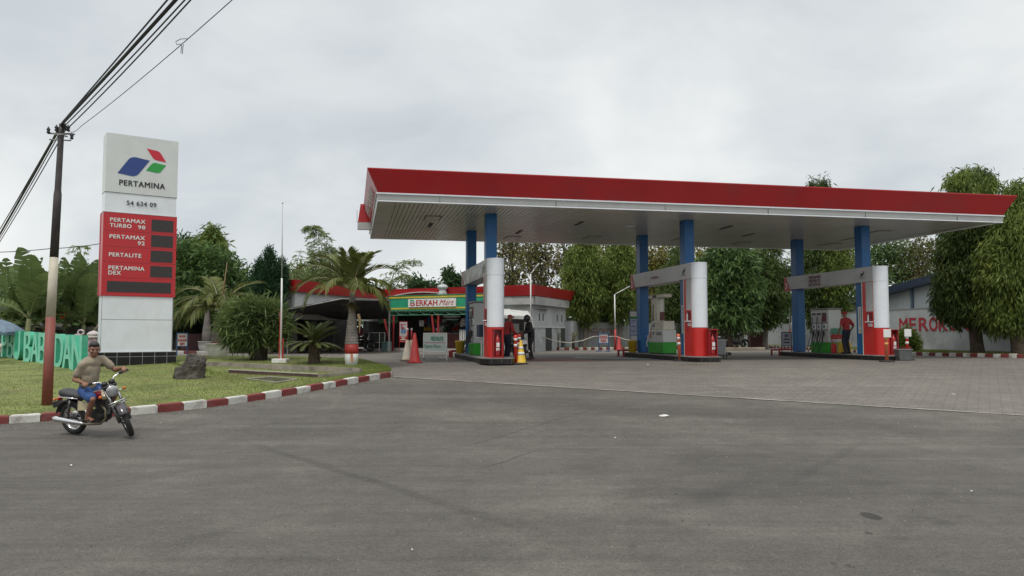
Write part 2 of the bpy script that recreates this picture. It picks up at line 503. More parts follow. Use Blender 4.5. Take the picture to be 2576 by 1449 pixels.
    if not paver:
        for px, py, r, k, sx in ((2192, 1299, .088, .40, 2.0), (2185, 1341, .03, .5, 1.6), (2365, 1312, .09, .80, 1.6), (2140, 1424, .03, .5, 1.6), (2097, 1418, .025, .6, 1.6), (1590, 1375, .04, .75, 1.6), (1680, 1250, .3, .85, .8), (1820, 1190, .7, .86, .8), (1500, 1330, .35, .9, .7)):
            q = gp(px, py); spot(q.x, q.y, r * q.length / 4.0, k, sx)
        for a, b_, w, k in (((560, 1075), (1700, 1425), .13, .76), ((1010, 985), (2560, 1085), 1.0, .86), ((1040, 1150), (1560, 1010), .03, .6), ((1190, 1190), (1400, 1120), .03, .55), ((1900, 1270), (2220, 1080), .12, .85), ((560, 1090), (1010, 1010), .10, .86), ((1500, 1330), (2000, 1180), .25, .86), ((2180, 1420), (2420, 1190), .15, .88), ((330, 1400), (900, 1250), .12, .88)):
            line(gp(*a), gp(*b_), w, k)
        # bleached, stonier patch in the foreground
        f = mul(f, mapr(noise_(.35, 4, .6, mapping(0, (1, 1, 1), (3.1, 1.2, 0))), .45, .68, .97, 1.28))
    else:
        br = t.nodes.new('ShaderNodeTexBrick'); br.inputs['Scale'].default_value = 1.0
        br.inputs['Brick Width'].default_value = .42; br.inputs['Row Height'].default_value = .21; br.inputs['Mortar Size'].default_value = .012; br.inputs['Mortar Smooth'].default_value = .3
        br.inputs['Color1'].default_value = (1.08, 1.06, 1.04, 1); br.inputs['Color2'].default_value = (.9, .9, .9, 1); br.inputs['Mortar'].default_value = (.5, .49, .47, 1)
        t.links.new(mapping(R(31.6), (1, 1, 1)), br.inputs['Vector'])
        mm = t.nodes.new('ShaderNodeMixRGB'); mm.blend_type = 'MULTIPLY'; mm.inputs[0].default_value = .8
        t.links.new(cc, mm.inputs[1]); t.links.new(br.outputs['Color'], mm.inputs[2]); cc = mm.outputs[0]
        for u_, v_, r_, k_ in ((7.6, 4, 2.3, .80), (15.2, 4.2, 2.2, .80), (7.4, 7.5, 2.0, .84), (1.2, 5, 1.6, .84), (22, 5, 2.0, .84)):      # oil-darkened lanes between the islands
            q = W(u_, v_); spot(q.x, q.y, r_, k_, 1.0)
    mm = t.nodes.new('ShaderNodeVectorMath'); mm.operation = 'SCALE'
    t.links.new(cc, mm.inputs[0]); t.links.new(f, mm.inputs['Scale'])
    t.links.new(mm.outputs[0], b.inputs['Base Color'])
    b.inputs['Roughness'].default_value = .82; b.inputs['Specular IOR Level'].default_value = .35
    bp = t.nodes.new('ShaderNodeBump'); bp.inputs['Strength'].default_value = .5; bp.inputs['Distance'].default_value = .006
    t.links.new(hgt, bp.inputs['Height']); t.links.new(bp.outputs[0], b.inputs['Normal'])
    return m
ROADM = ground_mat('asphalt', (.089, .081, .071), False)
FOREM = ground_mat('forecourt_paving', (.155, .141, .124), True)

SE0 = gp(988, 948.5); SE1 = gp(2576, 1046)
SD = Vector((SE1.x - SE0.x, SE1.y - SE0.y, 0)).normalized(); SN = Vector((-SD.y, SD.x, 0))
def ST(s, t): 
    p = Vector((SE0.x, SE0.y, 0)) + SD * s + SN * t
    return Vector((p.x, p.y, gz(p.x, p.y)))
def steps(a, b, fine_a, fine_b, st):
    out = list(np.arange(fine_a, fine_b + 1e-6, st)); x, d = fine_b, st
    while x < b: d *= 1.6; x += d; out.append(min(x, b))
    x, d = fine_a, st
    while x > a: d *= 1.6; x -= d; out.insert(0, max(x, a))
    return out
SS = steps(-1500, 1500, -46, 46, .75)
TF = steps(0, 1500, 0, 34, .5); TF = [q for q in TF if q >= 0]
TB = [-q for q in steps(0, 1500, 0, 32, .5) if q >= 0]
def sheet(name, ss, ts, m):
    mb = MB(); n = len(ss)
    mb.v = [ST(s, t) for t in ts for s in ss]
    for j in range(len(ts) - 1):
        for i in range(n - 1):
            mb.f.append([j * n + i, j * n + i + 1, (j + 1) * n + i + 1, (j + 1) * n + i]); mb.m.append(0)
    return struct(mb.build(name, m, smooth=True))
sheet('road', SS, sorted(TB), ROADM)
sheet('forecourt', SS, sorted(TF), FOREM)
mb = MB()                                            # narrow concrete edging between asphalt and pavers
ss = list(np.arange(.05, 44, .7))
for a, b in zip(ss[:-1], ss[1:]):
    w = .045 + .012 * math.sin(a * 2.1)
    vs = [ST(a, -w), ST(b, -w), ST(b, w), ST(a, w)]
    mb.add([v + Vector((0, 0, .012)) for v in vs], [(0, 1, 2, 3)])
struct(mb.build('edging_strip', mat('edging', (.30, .275, .25), .85, .25, 3, dirt=((.1, .09, .08), .8, 1.6))))

# painted forecourt patches (worn red and pale bays beside the islands)
def patch(name, pts, m, z=.006):
    mb = MB(); vs = [W(u, v) for u, v in pts]
    mb.add([Vector((p.x, p.y, gz(p.x, p.y) + z)) for p in vs], [tuple(range(len(vs)))])
    return struct(mb.build(name, m))
patch('red_bay_marking', [(4.75, 3.0), (8.0, 2.2), (7.6, 4.6), (4.75, 5.6)], mat('worn_red_marking', (.24, .09, .085), .85, .2, 2, dirt=((.11, .10, .095), .8, 1.4)))
patch('pale_bay_marking', [(7.9, 5.4), (10.7, 2.6), (10.75, 4.4), (8.6, 7.2)], mat('worn_pale_marking', (.25, .26, .265), .85, .2, 2, dirt=((.12, .11, .1), .8, 1.4)))

# ---- kerb of the lawn
KP = [(-420, 1092), (-200, 1080), (0, 1066), (75, 1064), (143, 1058.5), (320, 1046), (368, 1042.5), (420, 1037), (464, 1033), (510, 1028), (630, 1011), (710, 998), (790, 984), (860, 971), (930, 958), (985, 949)]
KG = [gp(*p) for p in KP]
def resample(pts, step):
    pts = [Vector((p.x, p.y, 0)) for p in pts]; out = [pts[0].copy()]; acc = 0
    for a, b in zip(pts[:-1], pts[1:]):
        d = (b - a).length; t = step - acc
        while t < d:
            out.append(a + (b - a) * (t / d)); t += step
        acc = d - (t - step)
    return out
def smooth_line(pts, it=6):
    pts = [p.copy() for p in pts]
    for _ in range(it):
        q = [p.copy() for p in pts]
        for i in range(1, len(pts) - 1): q[i] = pts[i] * .5 + (pts[i - 1] + pts[i + 1]) * .25
        pts = q
    return pts
KL = smooth_line(resample(KG, .25), 14)
KW = mat('kerb_white', (.52, .51, .47), .75, .14, 3, bump=.6, bs=14, dirt=((.11, .085, .075), 1.0, 2.6))
KR = mat('kerb_red', (.185, .032, .028), .75, .25, 3, bump=.6, bs=14, dirt=((.075, .05, .045), .9, 3))
def kerb(name, line, step, first, h=.15, wd=.15, side=1):
    mb = MB(); i = 0; c = first
    while i + step < len(line):
        a, b = line[i], line[i + step]; d = (b - a).normalized(); nn = Vector((-d.y, d.x, 0)) * side
        hh = h + random.uniform(-.012, .012); off = random.uniform(-.012, .012)
        g = .006
        q = [a + d * g + nn * off, b - d * g + nn * off, b - d * g + nn * (wd + off), a + d * g + nn * (wd + off)]
        if side < 0: q = [q[1], q[0], q[3], q[2]]
        ch = .02
        vs = []
        cx = sum(q, Vector()) / 4
        for k, z, ins in ((0, -.08, 0), (1, hh - ch, 0), (2, hh, ch)):
            for p in q:
                pp = p + (cx - p).normalized() * ins * 1.4
                vs.append(Vector((pp.x, pp.y, gz(p.x, p.y) + z)))
        fs = [(8, 9, 10, 11)]
        for k in range(2):
            for e in range(4):
                e2 = (e + 1) % 4
                fs.append((k * 4 + e, k * 4 + e2, k * 4 + 4 + e2, k * 4 + 4 + e))
        mb.add(vs, fs, c); c = 1 - c; i += step
    return struct(mb.build(name, [KW, KR]))
kerb('lawn_kerb', KL, 2, 1)
# rounded tip and the flush rear edge of the lawn
BK = [(985, 941), (972, 928), (945, 919), (916, 914), (885, 909), (800, 906), (700, 904.5), (610, 903.5), (520, 902.5), (440, 902), (330, 902), (240, 901)]
BG = [gp(x, y) for x, y in BK]
BG += [BG[-1] + Vector((-3, 7, 0)), BG[-1] + Vector((-12, 12, 0)), BG[-1] + Vector((-34, 14, 0))]
BL = smooth_line(resample(BG, .3), 8)
tip = [Vector((KG[-1].x, KG[-1].y, 0)) + Vector((.05, .1, 0)), BL[0] + Vector((0, 0, 0))]
kerb('lawn_kerb_rear', resample([Vector(p) for p in [KL[-1]] + BL[:30]], .12), 4, 0, h=.105, wd=.12, side=1)
# ---- lawn
GRASSM = mat('lawn_soil_grass', (.145, .168, .046), .95, .32, 1.3, bump=.8, bs=45, dirt=((.22, .17, .085), .55, 1.1))
front = [p for p in KL]
fi = []
for i, p in enumerate(front):
    d = (front[min(i + 1, len(front) - 1)] - front[max(i - 1, 0)]).normalized()
    fi.append(p + Vector((-d.y, d.x, 0)) * .12)
NA = 120
def along(line, t):
    k = t * (len(line) - 1); i = min(int(k), len(line) - 2); return line[i].lerp(line[i + 1], k - i)
bk = list(reversed(BL))
mb = MB(); NB = 40
LP_ = []
for j in range(NB + 1):
    for i in range(NA + 1):
        a = along(fi, i / NA); b = along(bk, i / NA); p = a.lerp(b, j / NB)
        mb.v.append(Vector((p.x, p.y, lz(p.x, p.y) + (.02 if j else .02))))
for j in range(NB):
    for i in range(NA):
        o = j * (NA + 1) + i
        mb.f.append([o, o + 1, o + NA + 2, o + NA + 1]); mb.m.append(0)
lawn = struct(mb.build('lawn', GRASSM, smooth=True))
def lawn_pt(s, t):
    a = along(fi, s); b = along(bk, s); return a.lerp(b, t)
BLADE = leafmat('grass_blade', (.09, .135, .026), (.19, .235, .058), (.29, .28, .11), .25, .7)
def blades(n, sampler, hgt=(.02, .055), name='grass', w=.008):
    V = np.zeros((n, 3, 3))
    for i in range(n):
        p = sampler()
        a = random.uniform(0, 2 * PI); h = random.uniform(*hgt); ww = w * random.uniform(.7, 1.6)
        dx, dy = math.cos(a) * ww, math.sin(a) * ww
        lx, ly = random.gauss(0, .5) * h, random.gauss(0, .5) * h
        V[i] = ((p[0] - dx, p[1] - dy, p[2] - .01), (p[0] + dx, p[1] + dy, p[2] - .01), (p[0] + lx, p[1] + ly, p[2] + h))
    return V
def lawn_sampler():
    s = random.random(); t = random.random() ** 1.3
    p = lawn_pt(.12 + .88 * s, t)
    return p.x, p.y, lz(p.x, p.y) + .02
V1 = blades(120000, lawn_sampler, (.012, .036), w=.006)
V = V1
stuff(quadmesh('grass', V, BLADE, nv=3))

# ---- old concrete trough and inspection pit in the lawn
TW = mat('trough_concrete', (.25, .225, .185), .9, .15, 3, bump=.3, bs=20, dirt=((.07, .06, .05), .85, 2.2))
TR = mat('trough_brick_side', (.085, .05, .042), .95, .3, 5, bump=.4)
A, Cc, Bn, En = lp(500, 922), lp(905, 941), lp(575, 940), lp(799, 952)
def low_wall(mb, a, b, h, t, mi):
    z = min(a.z, b.z) - .1
    d = (b - a); d.z = 0; d.normalize(); nn = Vector((-d.y, d.x, 0)) * t
    q = [a, b, b + nn, a + nn]
    vs = [Vector((p.x, p.y, z)) for p in q] + [Vector((p.x, p.y, (a.z, b.z, b.z, a.z)[i] + h)) for i, p in enumerate(q)]
    mb.add(vs, [(3, 2, 1, 0), (4, 5, 6, 7), (0, 1, 5, 4), (1, 2, 6, 5), (2, 3, 7, 6), (3, 0, 4, 7)], mi)
tr = thing('planting_trough', 'long low concrete trough with a pointed end sunk in the lawn', 'trough', A)
mb = MB(); low_wall(mb, A, Cc, .16, .10, 0); mb.build('rear_wall', TW, tr)
mb = MB(); low_wall(mb, Bn, En, .10, .08, 0); mb.build('front_wall', TR, tr)
mb = MB(); low_wall(mb, En, Cc - (Cc - En) * .03, .10, .08, 0); mb.build('end_wall', TW, tr)
mb = MB(); [mb.add([p_ + Vector((0, -.012, .102)) for p_ in (Bn, En)] + [p_ + Vector((0, .10, .102)) for p_ in (En, Bn)] + [p_ + Vector((0, -.012, .125)) for p_ in (Bn, En)] + [p_ + Vector((0, .10, .125)) for p_ in (En, Bn)], [(3, 2, 1, 0), (4, 5, 6, 7), (0, 1, 5, 4), (1, 2, 6, 5), (2, 3, 7, 6), (3, 0, 4, 7)])]; mb.build('coping', mat('coping_stone', (.33, .31, .27), .85, .15, 5), tr)
pq = [lp(614, 955.5), lp(696, 966.5), lp(752, 957), lp(681, 950.5)]
pit = thing('inspection_pit', 'square sunken pit with a concrete rim and dark floor in the lawn', 'pit', pq[0])
cp = sum(pq, Vector()) / 4
mb = MB(); outer = [p + (p - cp) * .0 for p in pq]; inner = [p.lerp(cp, .16) for p in pq]
vs = [Vector((p.x, p.y, p.z + .045)) for p in outer] + [Vector((p.x, p.y, p.z + .045)) for p in inner] + [Vector((p.x, p.y, p.z - .05)) for p in outer] + [Vector((p.x, p.y, p.z - .05)) for p in inner]
fs = []
for i in range(4):
    j = (i + 1) % 4
    fs += [(i, j, 4 + j, 4 + i), (8 + i, 8 + j, j, i), (4 + i, 4 + j, 12 + j, 12 + i)]
mb.add(vs, fs); mb.build('rim', TW, pit)
mb = MB(); mb.add([Vector((p.x, p.y, p.z + .028)) for p in inner], [(0, 1, 2, 3)]); mb.build('pit_floor', mat('pit_floor_dark', (.045, .038, .03), .9, .4, 4), pit)  # flat sheet near rim height; the pit's darkness is put into its colour

# ---- small litter on the ground
LIT = mat('litter_paper', (.55, .54, .48), .8, .2, 20)
for k, (px, py, w, lab) in enumerate(((1671, 1048, .11, 'large crumpled pale paper lying in the middle of the asphalt'), (178, 1174, .025, 'small white scrap on the asphalt below the motorcycle'), (402, 1067, .03, 'small white scrap beside the kerb right of the motorcycle'), (1039, 1388, .02, 'small pale scrap nearest the bottom edge of the road'), (2397, 993, .07, 'white wrapper lying on the pavers at the far right'), (2444, 1238, .02, 'thin white scrap on the right of the asphalt'), (1548, 1103, .025, 'tiny white scrap on the asphalt left of the large paper'), (1630, 918, .04, 'tiny white scrap on the pavers near the middle island'))):
    p = gp(px, py); mb = MB(); n = 7
    vs = [(p.x + w * math.cos(2 * PI * i / n) * random.uniform(.6, 1.1), p.y + w * .8 * math.sin(2 * PI * i / n) * random.uniform(.6, 1.1), p.z + random.uniform(.006, .03)) for i in range(n)] + [(p.x, p.y, p.z + .05 * min(1, w * 8))]
    mb.add(vs, [(i, (i + 1) % n, n) for i in range(n)])
    tag(mb.build('paper_scrap', LIT, org=p), lab, 'litter', 'scraps of litter on the ground')

# loose grit lying on the asphalt, thicker along the kerb
GR = leafmat('grit', (.03, .028, .025), (.26, .24, .21), (.4, .38, .33), 0.0, .9)
def grit_pt():
    if random.random() < .45:
        p = along(KL, random.uniform(.12, 1)); d = abs(random.gauss(0, .35)) + .02; q = Vector((p.x + d * .45, p.y - d, 0)); return q
    k = random.random() ** 1.6
    y = 3.2 + 17 * k; return Vector((random.uniform(-.62, .66) * y, y, 0))
Vg = []
for i in range(5200):
    p = grit_pt(); s_ = random.uniform(.003, .009) * (1 + .05 * p.y); z = gz(p.x, p.y)
    if (Vector((p.x - SE0.x, p.y - SE0.y, 0))).dot(SN) > 0: continue
    a = random.uniform(0, 6.3); b = [Vector((p.x + s_ * math.cos(a + q * 2.1), p.y + s_ * math.sin(a + q * 2.1), z - .001)) for q in range(3)]; t_ = Vector((p.x, p.y, z + s_ * 1.1))
    for q in range(3): Vg.append([list(b[q]), list(b[(q + 1) % 3]), list(t_)])
stuff(quadmesh('loose_gravel', np.array(Vg), GR, nv=3))
# ================================================================ CANOPY
CL, CW, ZS, ZT = 23.16, 9.8, 5.90, 6.85
PU = (3.93, 11.33, 18.68)
def WB(mb, u0, u1, v0, v1, z0, z1, mi=0, c=0):
    T = Matrix.Translation(CO) @ Matrix.Rotation(STROT, 4, 'Z')
    if c: mb.cbox(u0, u1, v0, v1, z0, z1, c, mi, T)
    else: mb.box(u0, u1, v0, v1, z0, z1, mi, T)
    return mb
can = thing('filling_station_canopy', 'large flat station canopy with a red fascia and silver edge on blue columns', 'canopy', W(0, 0, FLOOR), STROT)
def ringface(mb, a, za, b, zb, mi=0):               # band between two rectangles (offset, height)
    def rc(o, z): return [W(-o, -o, z), W(CL + o, -o, z), W(CL + o, CW + o, z), W(-o, CW + o, z)]
    p, q = rc(a, za), rc(b, zb); n = len(mb.v); mb.v += p + q
    for i in range(4):
        j = (i + 1) % 4
        mb.f.append([n + i, n + j, n + 4 + j, n + 4 + i]); mb.m.append(mi)
mb = MB()
ringface(mb, .06, 6.17, .40, ZT); ringface(mb, .40, ZT, .40, ZT + .03); ringface(mb, .40, ZT + .03, .30, ZT + .03); ringface(mb, .30, ZT + .03, .02, 6.4)
mb.build('fascia', RED, can)
mb = MB()
ringface(mb, .0, ZS - .005, .025, ZS - .005); ringface(mb, .025, ZS - .005, .05, ZS + .04); ringface(mb, .05, ZS + .04, .075, 6.12); ringface(mb, .075, 6.12, .10, 6.125); ringface(mb, .10, 6.125, .10, 6.165); ringface(mb, .10, 6.165, .03, 6.172)
mb.build('silver_edge', SILVER, can)
mb = MB()
ringface(mb, .028, ZS - .012, .058, ZS - .012); ringface(mb, .058, ZS - .012, .058, ZS + .028); ringface(mb, .108, 6.12, .108, 6.165); ringface(mb, .095, 6.118, .108, 6.12)
mb.build('white_beading', WHITE, can)
mb = MB()                                            # ceiling boards run across the canopy
x = .55; WB(mb, 0, .53, 0, CW, ZS, ZS + .02)
while x < CL - .5:
    WB(mb, x, x + .128, .25, CW - .25, ZS + .0, ZS + .018); x += .15
WB(mb, CL - .5, CL, 0, CW, ZS, ZS + .02); WB(mb, .535, CL - .505, 0, .25, ZS - .002, ZS + .02); WB(mb, .535, CL - .505, CW - .25, CW, ZS - .002, ZS + .02)
mb.build('ceiling_boards', SOFF, can)
mb = MB(); WB(mb, .02, CL - .02, .02, CW - .02, ZS + .03, ZS + .05); mb.build('ceiling_backing', mat('gap_grey', (.16, .15, .14), .7), can)
for x in np.arange(1.9, CL, 3.86):
    mb = MB(); WB(mb, x, x + .012, -.082, -.04, ZS + .03, 6.12); mb.build('edge_seam', STEEL, can)
mb = MB(); WB(mb, .3, CL - .3, .3, CW - .3, 6.5, 6.55); mb.build('roof_deck', GREYL, can)
LAMPM = mat('lamp_lens', (.40, .40, .38), .3, .05, 4)
for (u, v, big) in ((2.0, 3.2, 1), (2.1, 5.0, 0), (5.9, 6.3, 0), (6.0, 8.2, 1), (7.6, 3.4, 0), (9.4, 7.4, 1), (9.7, 3.6, 2), (13.6, 3.3, 0), (13.5, 7.2, 1), (15.6, 5.2, 0), (16.8, 8.0, 1), (20.4, 3.4, 1), (20.9, 5.6, 1), (21.1, 7.6, 1)):
    mb = MB()
    if big == 2:
        mb.lathe([(.16, ZS - .06), (.2, ZS - .03), (.2, ZS - .003)], 16, W(u, v)); mb.build('round_lamp', WHITE, can, True); continue
    a, b = (.30, .55) if big else (.06, .5)
    WB(mb, u - a, u + a, v - b, v + b, ZS - .02, ZS - .004, 0)
    fr = mb.build('ceiling_light', STEEL if big else DARK, can)
    if big:
        mb = MB(); WB(mb, u - a + .06, u + a - .06, v - b + .06, v + b - .06, ZS - .028, ZS - .0205); mb.build('lens', LAMPM, fr)
for u in PU:
    for v in (1.97, 6.47):
        mb = MB(); WB(mb, u - .19, u + .19, v - .225, v + .225, FLOOR + .2, ZS - .004, 0, .015)
        mb.build('column', BLUE, can)
# logo block on the left end of the canopy
es = None
mb = MB()
o = W(0, 7.1); 
prof = [(-.62, 6.20), (-.52, 6.94), (.20, 6.94), (.20, 6.20)]
P0 = [W(u, 6.9, z) for u, z in prof]; P1 = [W(u, 7.08, z) for u, z in prof]; n = len(prof)
mb.add(P0 + P1, [tuple(range(n - 1, -1, -1)), tuple(range(n, 2 * n))] + [(i, (i + 1) % n, n + (i + 1) % n, n + i) for i in range(n)])
es = mb.build('end_sign', RED, can)
mb = MB(); WB(mb, -.63, .0, 6.885, 7.09, 5.905, 6.195); mb.build('sign_base', SILVER, es)
mb = MB(); WB(mb, -.67, -.632, 6.9, 7.08, 6.22, 6.70); mb.build('sign_face', WHITE, es)
sl_up = (W(-.40, 0, ZT) - W(-.06, 0, 6.17)).normalized()
text('lettering', 'PERTAMINA', LETW, can, W(-.15, 6.3, 6.28), -VX, sl_up, .38, 5.2, .015, depth=.012)

# ================================================================ PUMP ISLANDS
IZ = FLOOR + .19
TILE = mat('island_tile', (.012, .011, .011), .4, .3, 5, dirt=((.05, .045, .04), .4, 4), spec=.3)
TOPM = mat('island_top', (.20, .195, .185), .8, .15, 3, dirt=((.08, .075, .07), .6, 2))
GUARD = mat('guard_red', (.30, .02, .022), .5, .15, 5)
names = ('left', 'middle', 'right')
facelab = ('first', 'second', 'third')
for k, u in enumerate(PU):
    isl = thing('pump_island', ('low black tiled island under the leftmost pump gantry', 'low black tiled island under the gantry numbered 2', 'low black tiled island under the gantry numbered 3')[k], 'pump island', W(u, 1, FLOOR), STROT, 'pump islands')
    mb = MB(); hw = .56
    ch = [(-hw, .75), (-hw + .22, .35), (hw - .12, .35), (hw, .55), (hw, 7.2), (-hw, 7.2)]
    n = len(ch)
    lo = [W(u + a, b, FLOOR - .02) for a, b in ch]; hi = [W(u + a, b, IZ - .03) for a, b in ch]
    mb.add(lo + hi, [(i, (i + 1) % n, n + (i + 1) % n, n + i) for i in range(n)])
    mb.build('tiled_side', TILE, isl)
    mb = MB(); q = [(a * .985, .375 + (b - .35) * .996) for a, b in ch]
    lo = [W(u + a * 1.02, b - .004, IZ - .03) for a, b in ch]; hi = [W(u + a * 1.02, b - .004, IZ) for a, b in ch]
    mb.add(lo + hi, [tuple(range(n - 1, -1, -1)), tuple(range(n, 2 * n))] + [(i, (i + 1) % n, n + (i + 1) % n, n + i) for i in range(n)])
    mb.build('top_slab', TOPM, isl)
    mb = MB()                                        # thin pale joints between the black tiles
    for a in np.arange(-.25, .5, .33): WB(mb, u + a, u + a + .008, .3475, .352, FLOOR, IZ - .04)
    for b in np.arange(1.0, 7.1, .4): WB(mb, u - hw - .002, u - hw + .004, b, b + .008, FLOOR, IZ - .04)
    mb.build('tile_joints', mat('joint_grey', (.12, .12, .12), .8), isl)
    gd = thing('tube_guard', ('red tube guard rail at the rear end of the leftmost island', 'red tube guard rail at the rear end of the middle island', 'red tube guard rail at the rear end of the right island')[k], 'guard rail', W(u - .62, 7.1, FLOOR), STROT, 'red guard rails on the islands')
    mb = MB(); zz = IZ + .08
    mb.tube([W(u - .72, 6.9, FLOOR - .02), W(u - .72, 6.9, zz), W(u - .72, 7.55, zz), W(u - .72, 7.55, FLOOR - .02)], .045, 8)
    mb.build('side_rail', GUARD, gd)
    mb = MB(); mb.tube([W(u - .72, 7.55, zz), W(u + .7, 7.55, zz), W(u + .7, 7.55, FLOOR - .02)], .045, 8); mb.build('end_rail', GUARD, gd)
    # ---- gantry: white rounded pylon, red lower casing, grey beam that wraps the columns
    g = thing('pump_gantry', ('white and red pump gantry with crumpled grey beam banner, leftmost of the three', 'white and red pump gantry whose red corner shows the number 2', 'white and red pump gantry whose red corner shows the number 3')[k], 'gantry', W(u, 1, IZ), STROT, 'numbered gantries over the pump islands')
    ZG0, ZG1 = 3.68, 4.25; r = .29
    def stad(v0, v1, rr, z0, z1, mi, mb, nseg=14):   # plan: round nose towards the road
        pl = [(math.cos(a) * rr, v0 + rr - math.sin(a) * rr) for a in np.linspace(PI, 0, nseg)]
        pl = [(x, y) for x, y in pl] + [(rr, v1), (-rr, v1)]
        n = len(pl)
        vs = [W(u + a, b, z0) for a, b in pl] + [W(u + a, b, z1) for a, b in pl]
        mb.add(vs, [tuple(range(n - 1, -1, -1)), tuple(range(n, 2 * n))] + [(i, (i + 1) % n, n + (i + 1) % n, n + i) for i in range(n)], mi)
        return n
    mb = MB(); stad(.72, 1.02, r, 1.93, ZG0 - .006, 0, mb); mb.build('pylon', WHITE, g)
    mb = MB(); stad(.715, 1.02, r + .004, ZG0, ZG1, 0, mb); mb.build('pylon_head', WHITE, g)
    mb = MB(); stad(.73, 1.02, r - .004, IZ + .002, 1.925, 0, mb); mb.build('red_base', REDB, g)
    mb = MB(); WB(mb, u - r + .004, u + r - .004, 1.03, 1.66, IZ + .002, ZG0 - .01); cs = mb.build('red_casing', REDB, g)
    mb = MB(); WB(mb, u - r - .008, u - r + .003, 1.05, 1.45, 2.55, ZG0 - .02); mb.build('grey_panel', GREYL, cs)
    mb = MB(); WB(mb, u - r - .10, u - r + .003, 1.08, 1.42, 2.14, 2.17); mb.build('shelf', WHITE, cs)
    mb = MB(); WB(mb, u - r - .006, u - r + .003, 1.1, 1.42, 2.18, 2.50); mb.build('painted_recess', mat('painted_recess_red', (.13, .012, .015), .6), cs)  # flat plate; the shade of a recess is put into its dark red
    mb = MB(); WB(mb, u - r - .012, u - r + .003, 1.12, 1.34, 1.98, 2.10); mb.build('notice', LETW, cs)
    if k: 
        mb = MB(); mb.lathe([(.03, 2.172), (.03, 2.36), (.012, 2.42), (.012, 2.46)], 8, W(u - r - .05, 1.28)); mb.build('bottle', GREYL, cs)
    mb = MB()
    for i in range(3): WB(mb, u - r - .002, u + r + .002, 1.665 + i * .028, 1.690 + i * .028, IZ + .002, ZG0 - .01, i)
    mb.build('edge_stripes', [WHITE, mat('stripe_green', (.05, .28, .10), .5), LOGOB], g)
    # beam with a slanted red rear corner
    mb = MB(); bw = .285; v0, v1, vb = 1.022, 6.98, 6.45
    sl = lambda z: 6.62 + (z - ZG0) / (ZG1 - ZG0) * .30
    a = [W(u - bw, v0, ZG0), W(u - bw, sl(ZG0), ZG0), W(u - bw, sl(ZG1), ZG1), W(u - bw, v0, ZG1)]
    b = [W(u + bw, v0, ZG0), W(u + bw, sl(ZG0), ZG0), W(u + bw, sl(ZG1), ZG1), W(u + bw, v0, ZG1)]
    # divided panel so that the crumpled banner of the first gantry can buckle
    nx, nz_ = 48, 6
    def side(sx):
        o = len(mb.v)
        for j in range(nz_ + 1):
            for i in range(nx + 1):
                z = ZG0 + (ZG1 - ZG0) * j / nz_; vv = v0 + (sl(z) - v0) * i / nx
                bu = 0
                if k == 0: bu = .030 * (noise.noise(Vector((vv * 1.8 + (z - 3) * 1.2, z * 2.5, k * 7))) + .5 * abs(noise.noise(Vector((vv * 3.1, z * 4.5, 3)))))
                else: bu = .006 * noise.noise(Vector((vv * 1.1, z * 1.5, k * 7)))
                mb.v.append(W(u + sx * (bw + bu), vv, z))
        for j in range(nz_):
            for i in range(nx):
                q = [o + j * (nx + 1) + i, o + j * (nx + 1) + i + 1, o + (j + 1) * (nx + 1) + i + 1, o + (j + 1) * (nx + 1) + i]
                mb.f.append(q if sx > 0 else q[::-1]); mb.m.append(0)
    side(-1); side(1)
    mb.add([a[0], a[1], b[1], b[0]], [(0, 1, 2, 3)]); mb.add([a[3], b[3], b[2], a[2]], [(0, 1, 2, 3)]); mb.add([a[0], b[0], b[3], a[3]], [(0, 1, 2, 3)])
    beam = mb.build('beam', mat('beam_banner', (.44, .44, .435), .35, .05, 1.0, dirt=((.27, .27, .26), .4, 1.5)), g)
    mb = MB()
    prof = [(sl(ZG0) + .012, ZG0 - .01), (v1 + .1, ZG0 - .06), (v1 + .1, ZG1 + .02), (sl(ZG1) + .012, ZG1 + .005)]
    P0 = [W(u - bw - .01, v, z) for v, z in prof]; P1 = [W(u + bw + .01, v, z) for v, z in prof]
    mb.add(P0 + P1, [(0, 1, 2, 3), (7, 6, 5, 4)] + [(i, i + 4, (i + 1) % 4 + 4, (i + 1) % 4) for i in range(4)])
    cr = mb.build('red_corner', SIGNRED, g)
    text('number', '123'[k], LETW, cr, W(u - bw - .012, 6.99, ZG0 + .04), -VX, (0, 0, 1), .25, .15, .01, depth=.004)
    lx = W(u - bw - .014, 0, 0)
    def onb(v, z): return W(u - bw - (.045 if k == 0 else .016), v, z)
    if k == 2:
        for i, s_ in enumerate(('PERTAMAX', 'PERTALITE', 'BIO SOLAR')):
            text('lettering', s_, mat('maroon_ink', (.15, .012, .022), .6), beam, onb(5.15, ZG0 + .36 - i * .155), -VX, (0, 0, 1), .12, None, .03)
    if k == 1:
        text('lettering', 'PERTAMAX', INKR, beam, onb(4.75, ZG0 + .22), -VX, (0, 0, 1), .10, None, .012)
    # small company mark near the pylon
    mb = MB(); q = lambda a, b: onb(1.75 - a, ZG0 + .22 + b)
    def quadp(pts, mi): mb.add([q(*p) for p in pts], [(3, 2, 1, 0)], mi)
    quadp([(0, 0), (.10, 0), (.17, .13), (.07, .13)], 0); quadp([(.13, .05), (.20, .05), (.25, .13), (.19, .13)], 1); quadp([(.17, .18), (.21, .13), (.26, .15), (.22, .2)], 2)
    mb.build('emblem', [INK, mat('dim_green_mark', (.03, .09, .05)), mat('dim_red_mark', (.12, .02, .03))], beam)
    text('lettering', 'PERTAMINA', INK, beam, onb(1.80, ZG0 + .15), -VX, (0, 0, 1), .035, .34, .01)
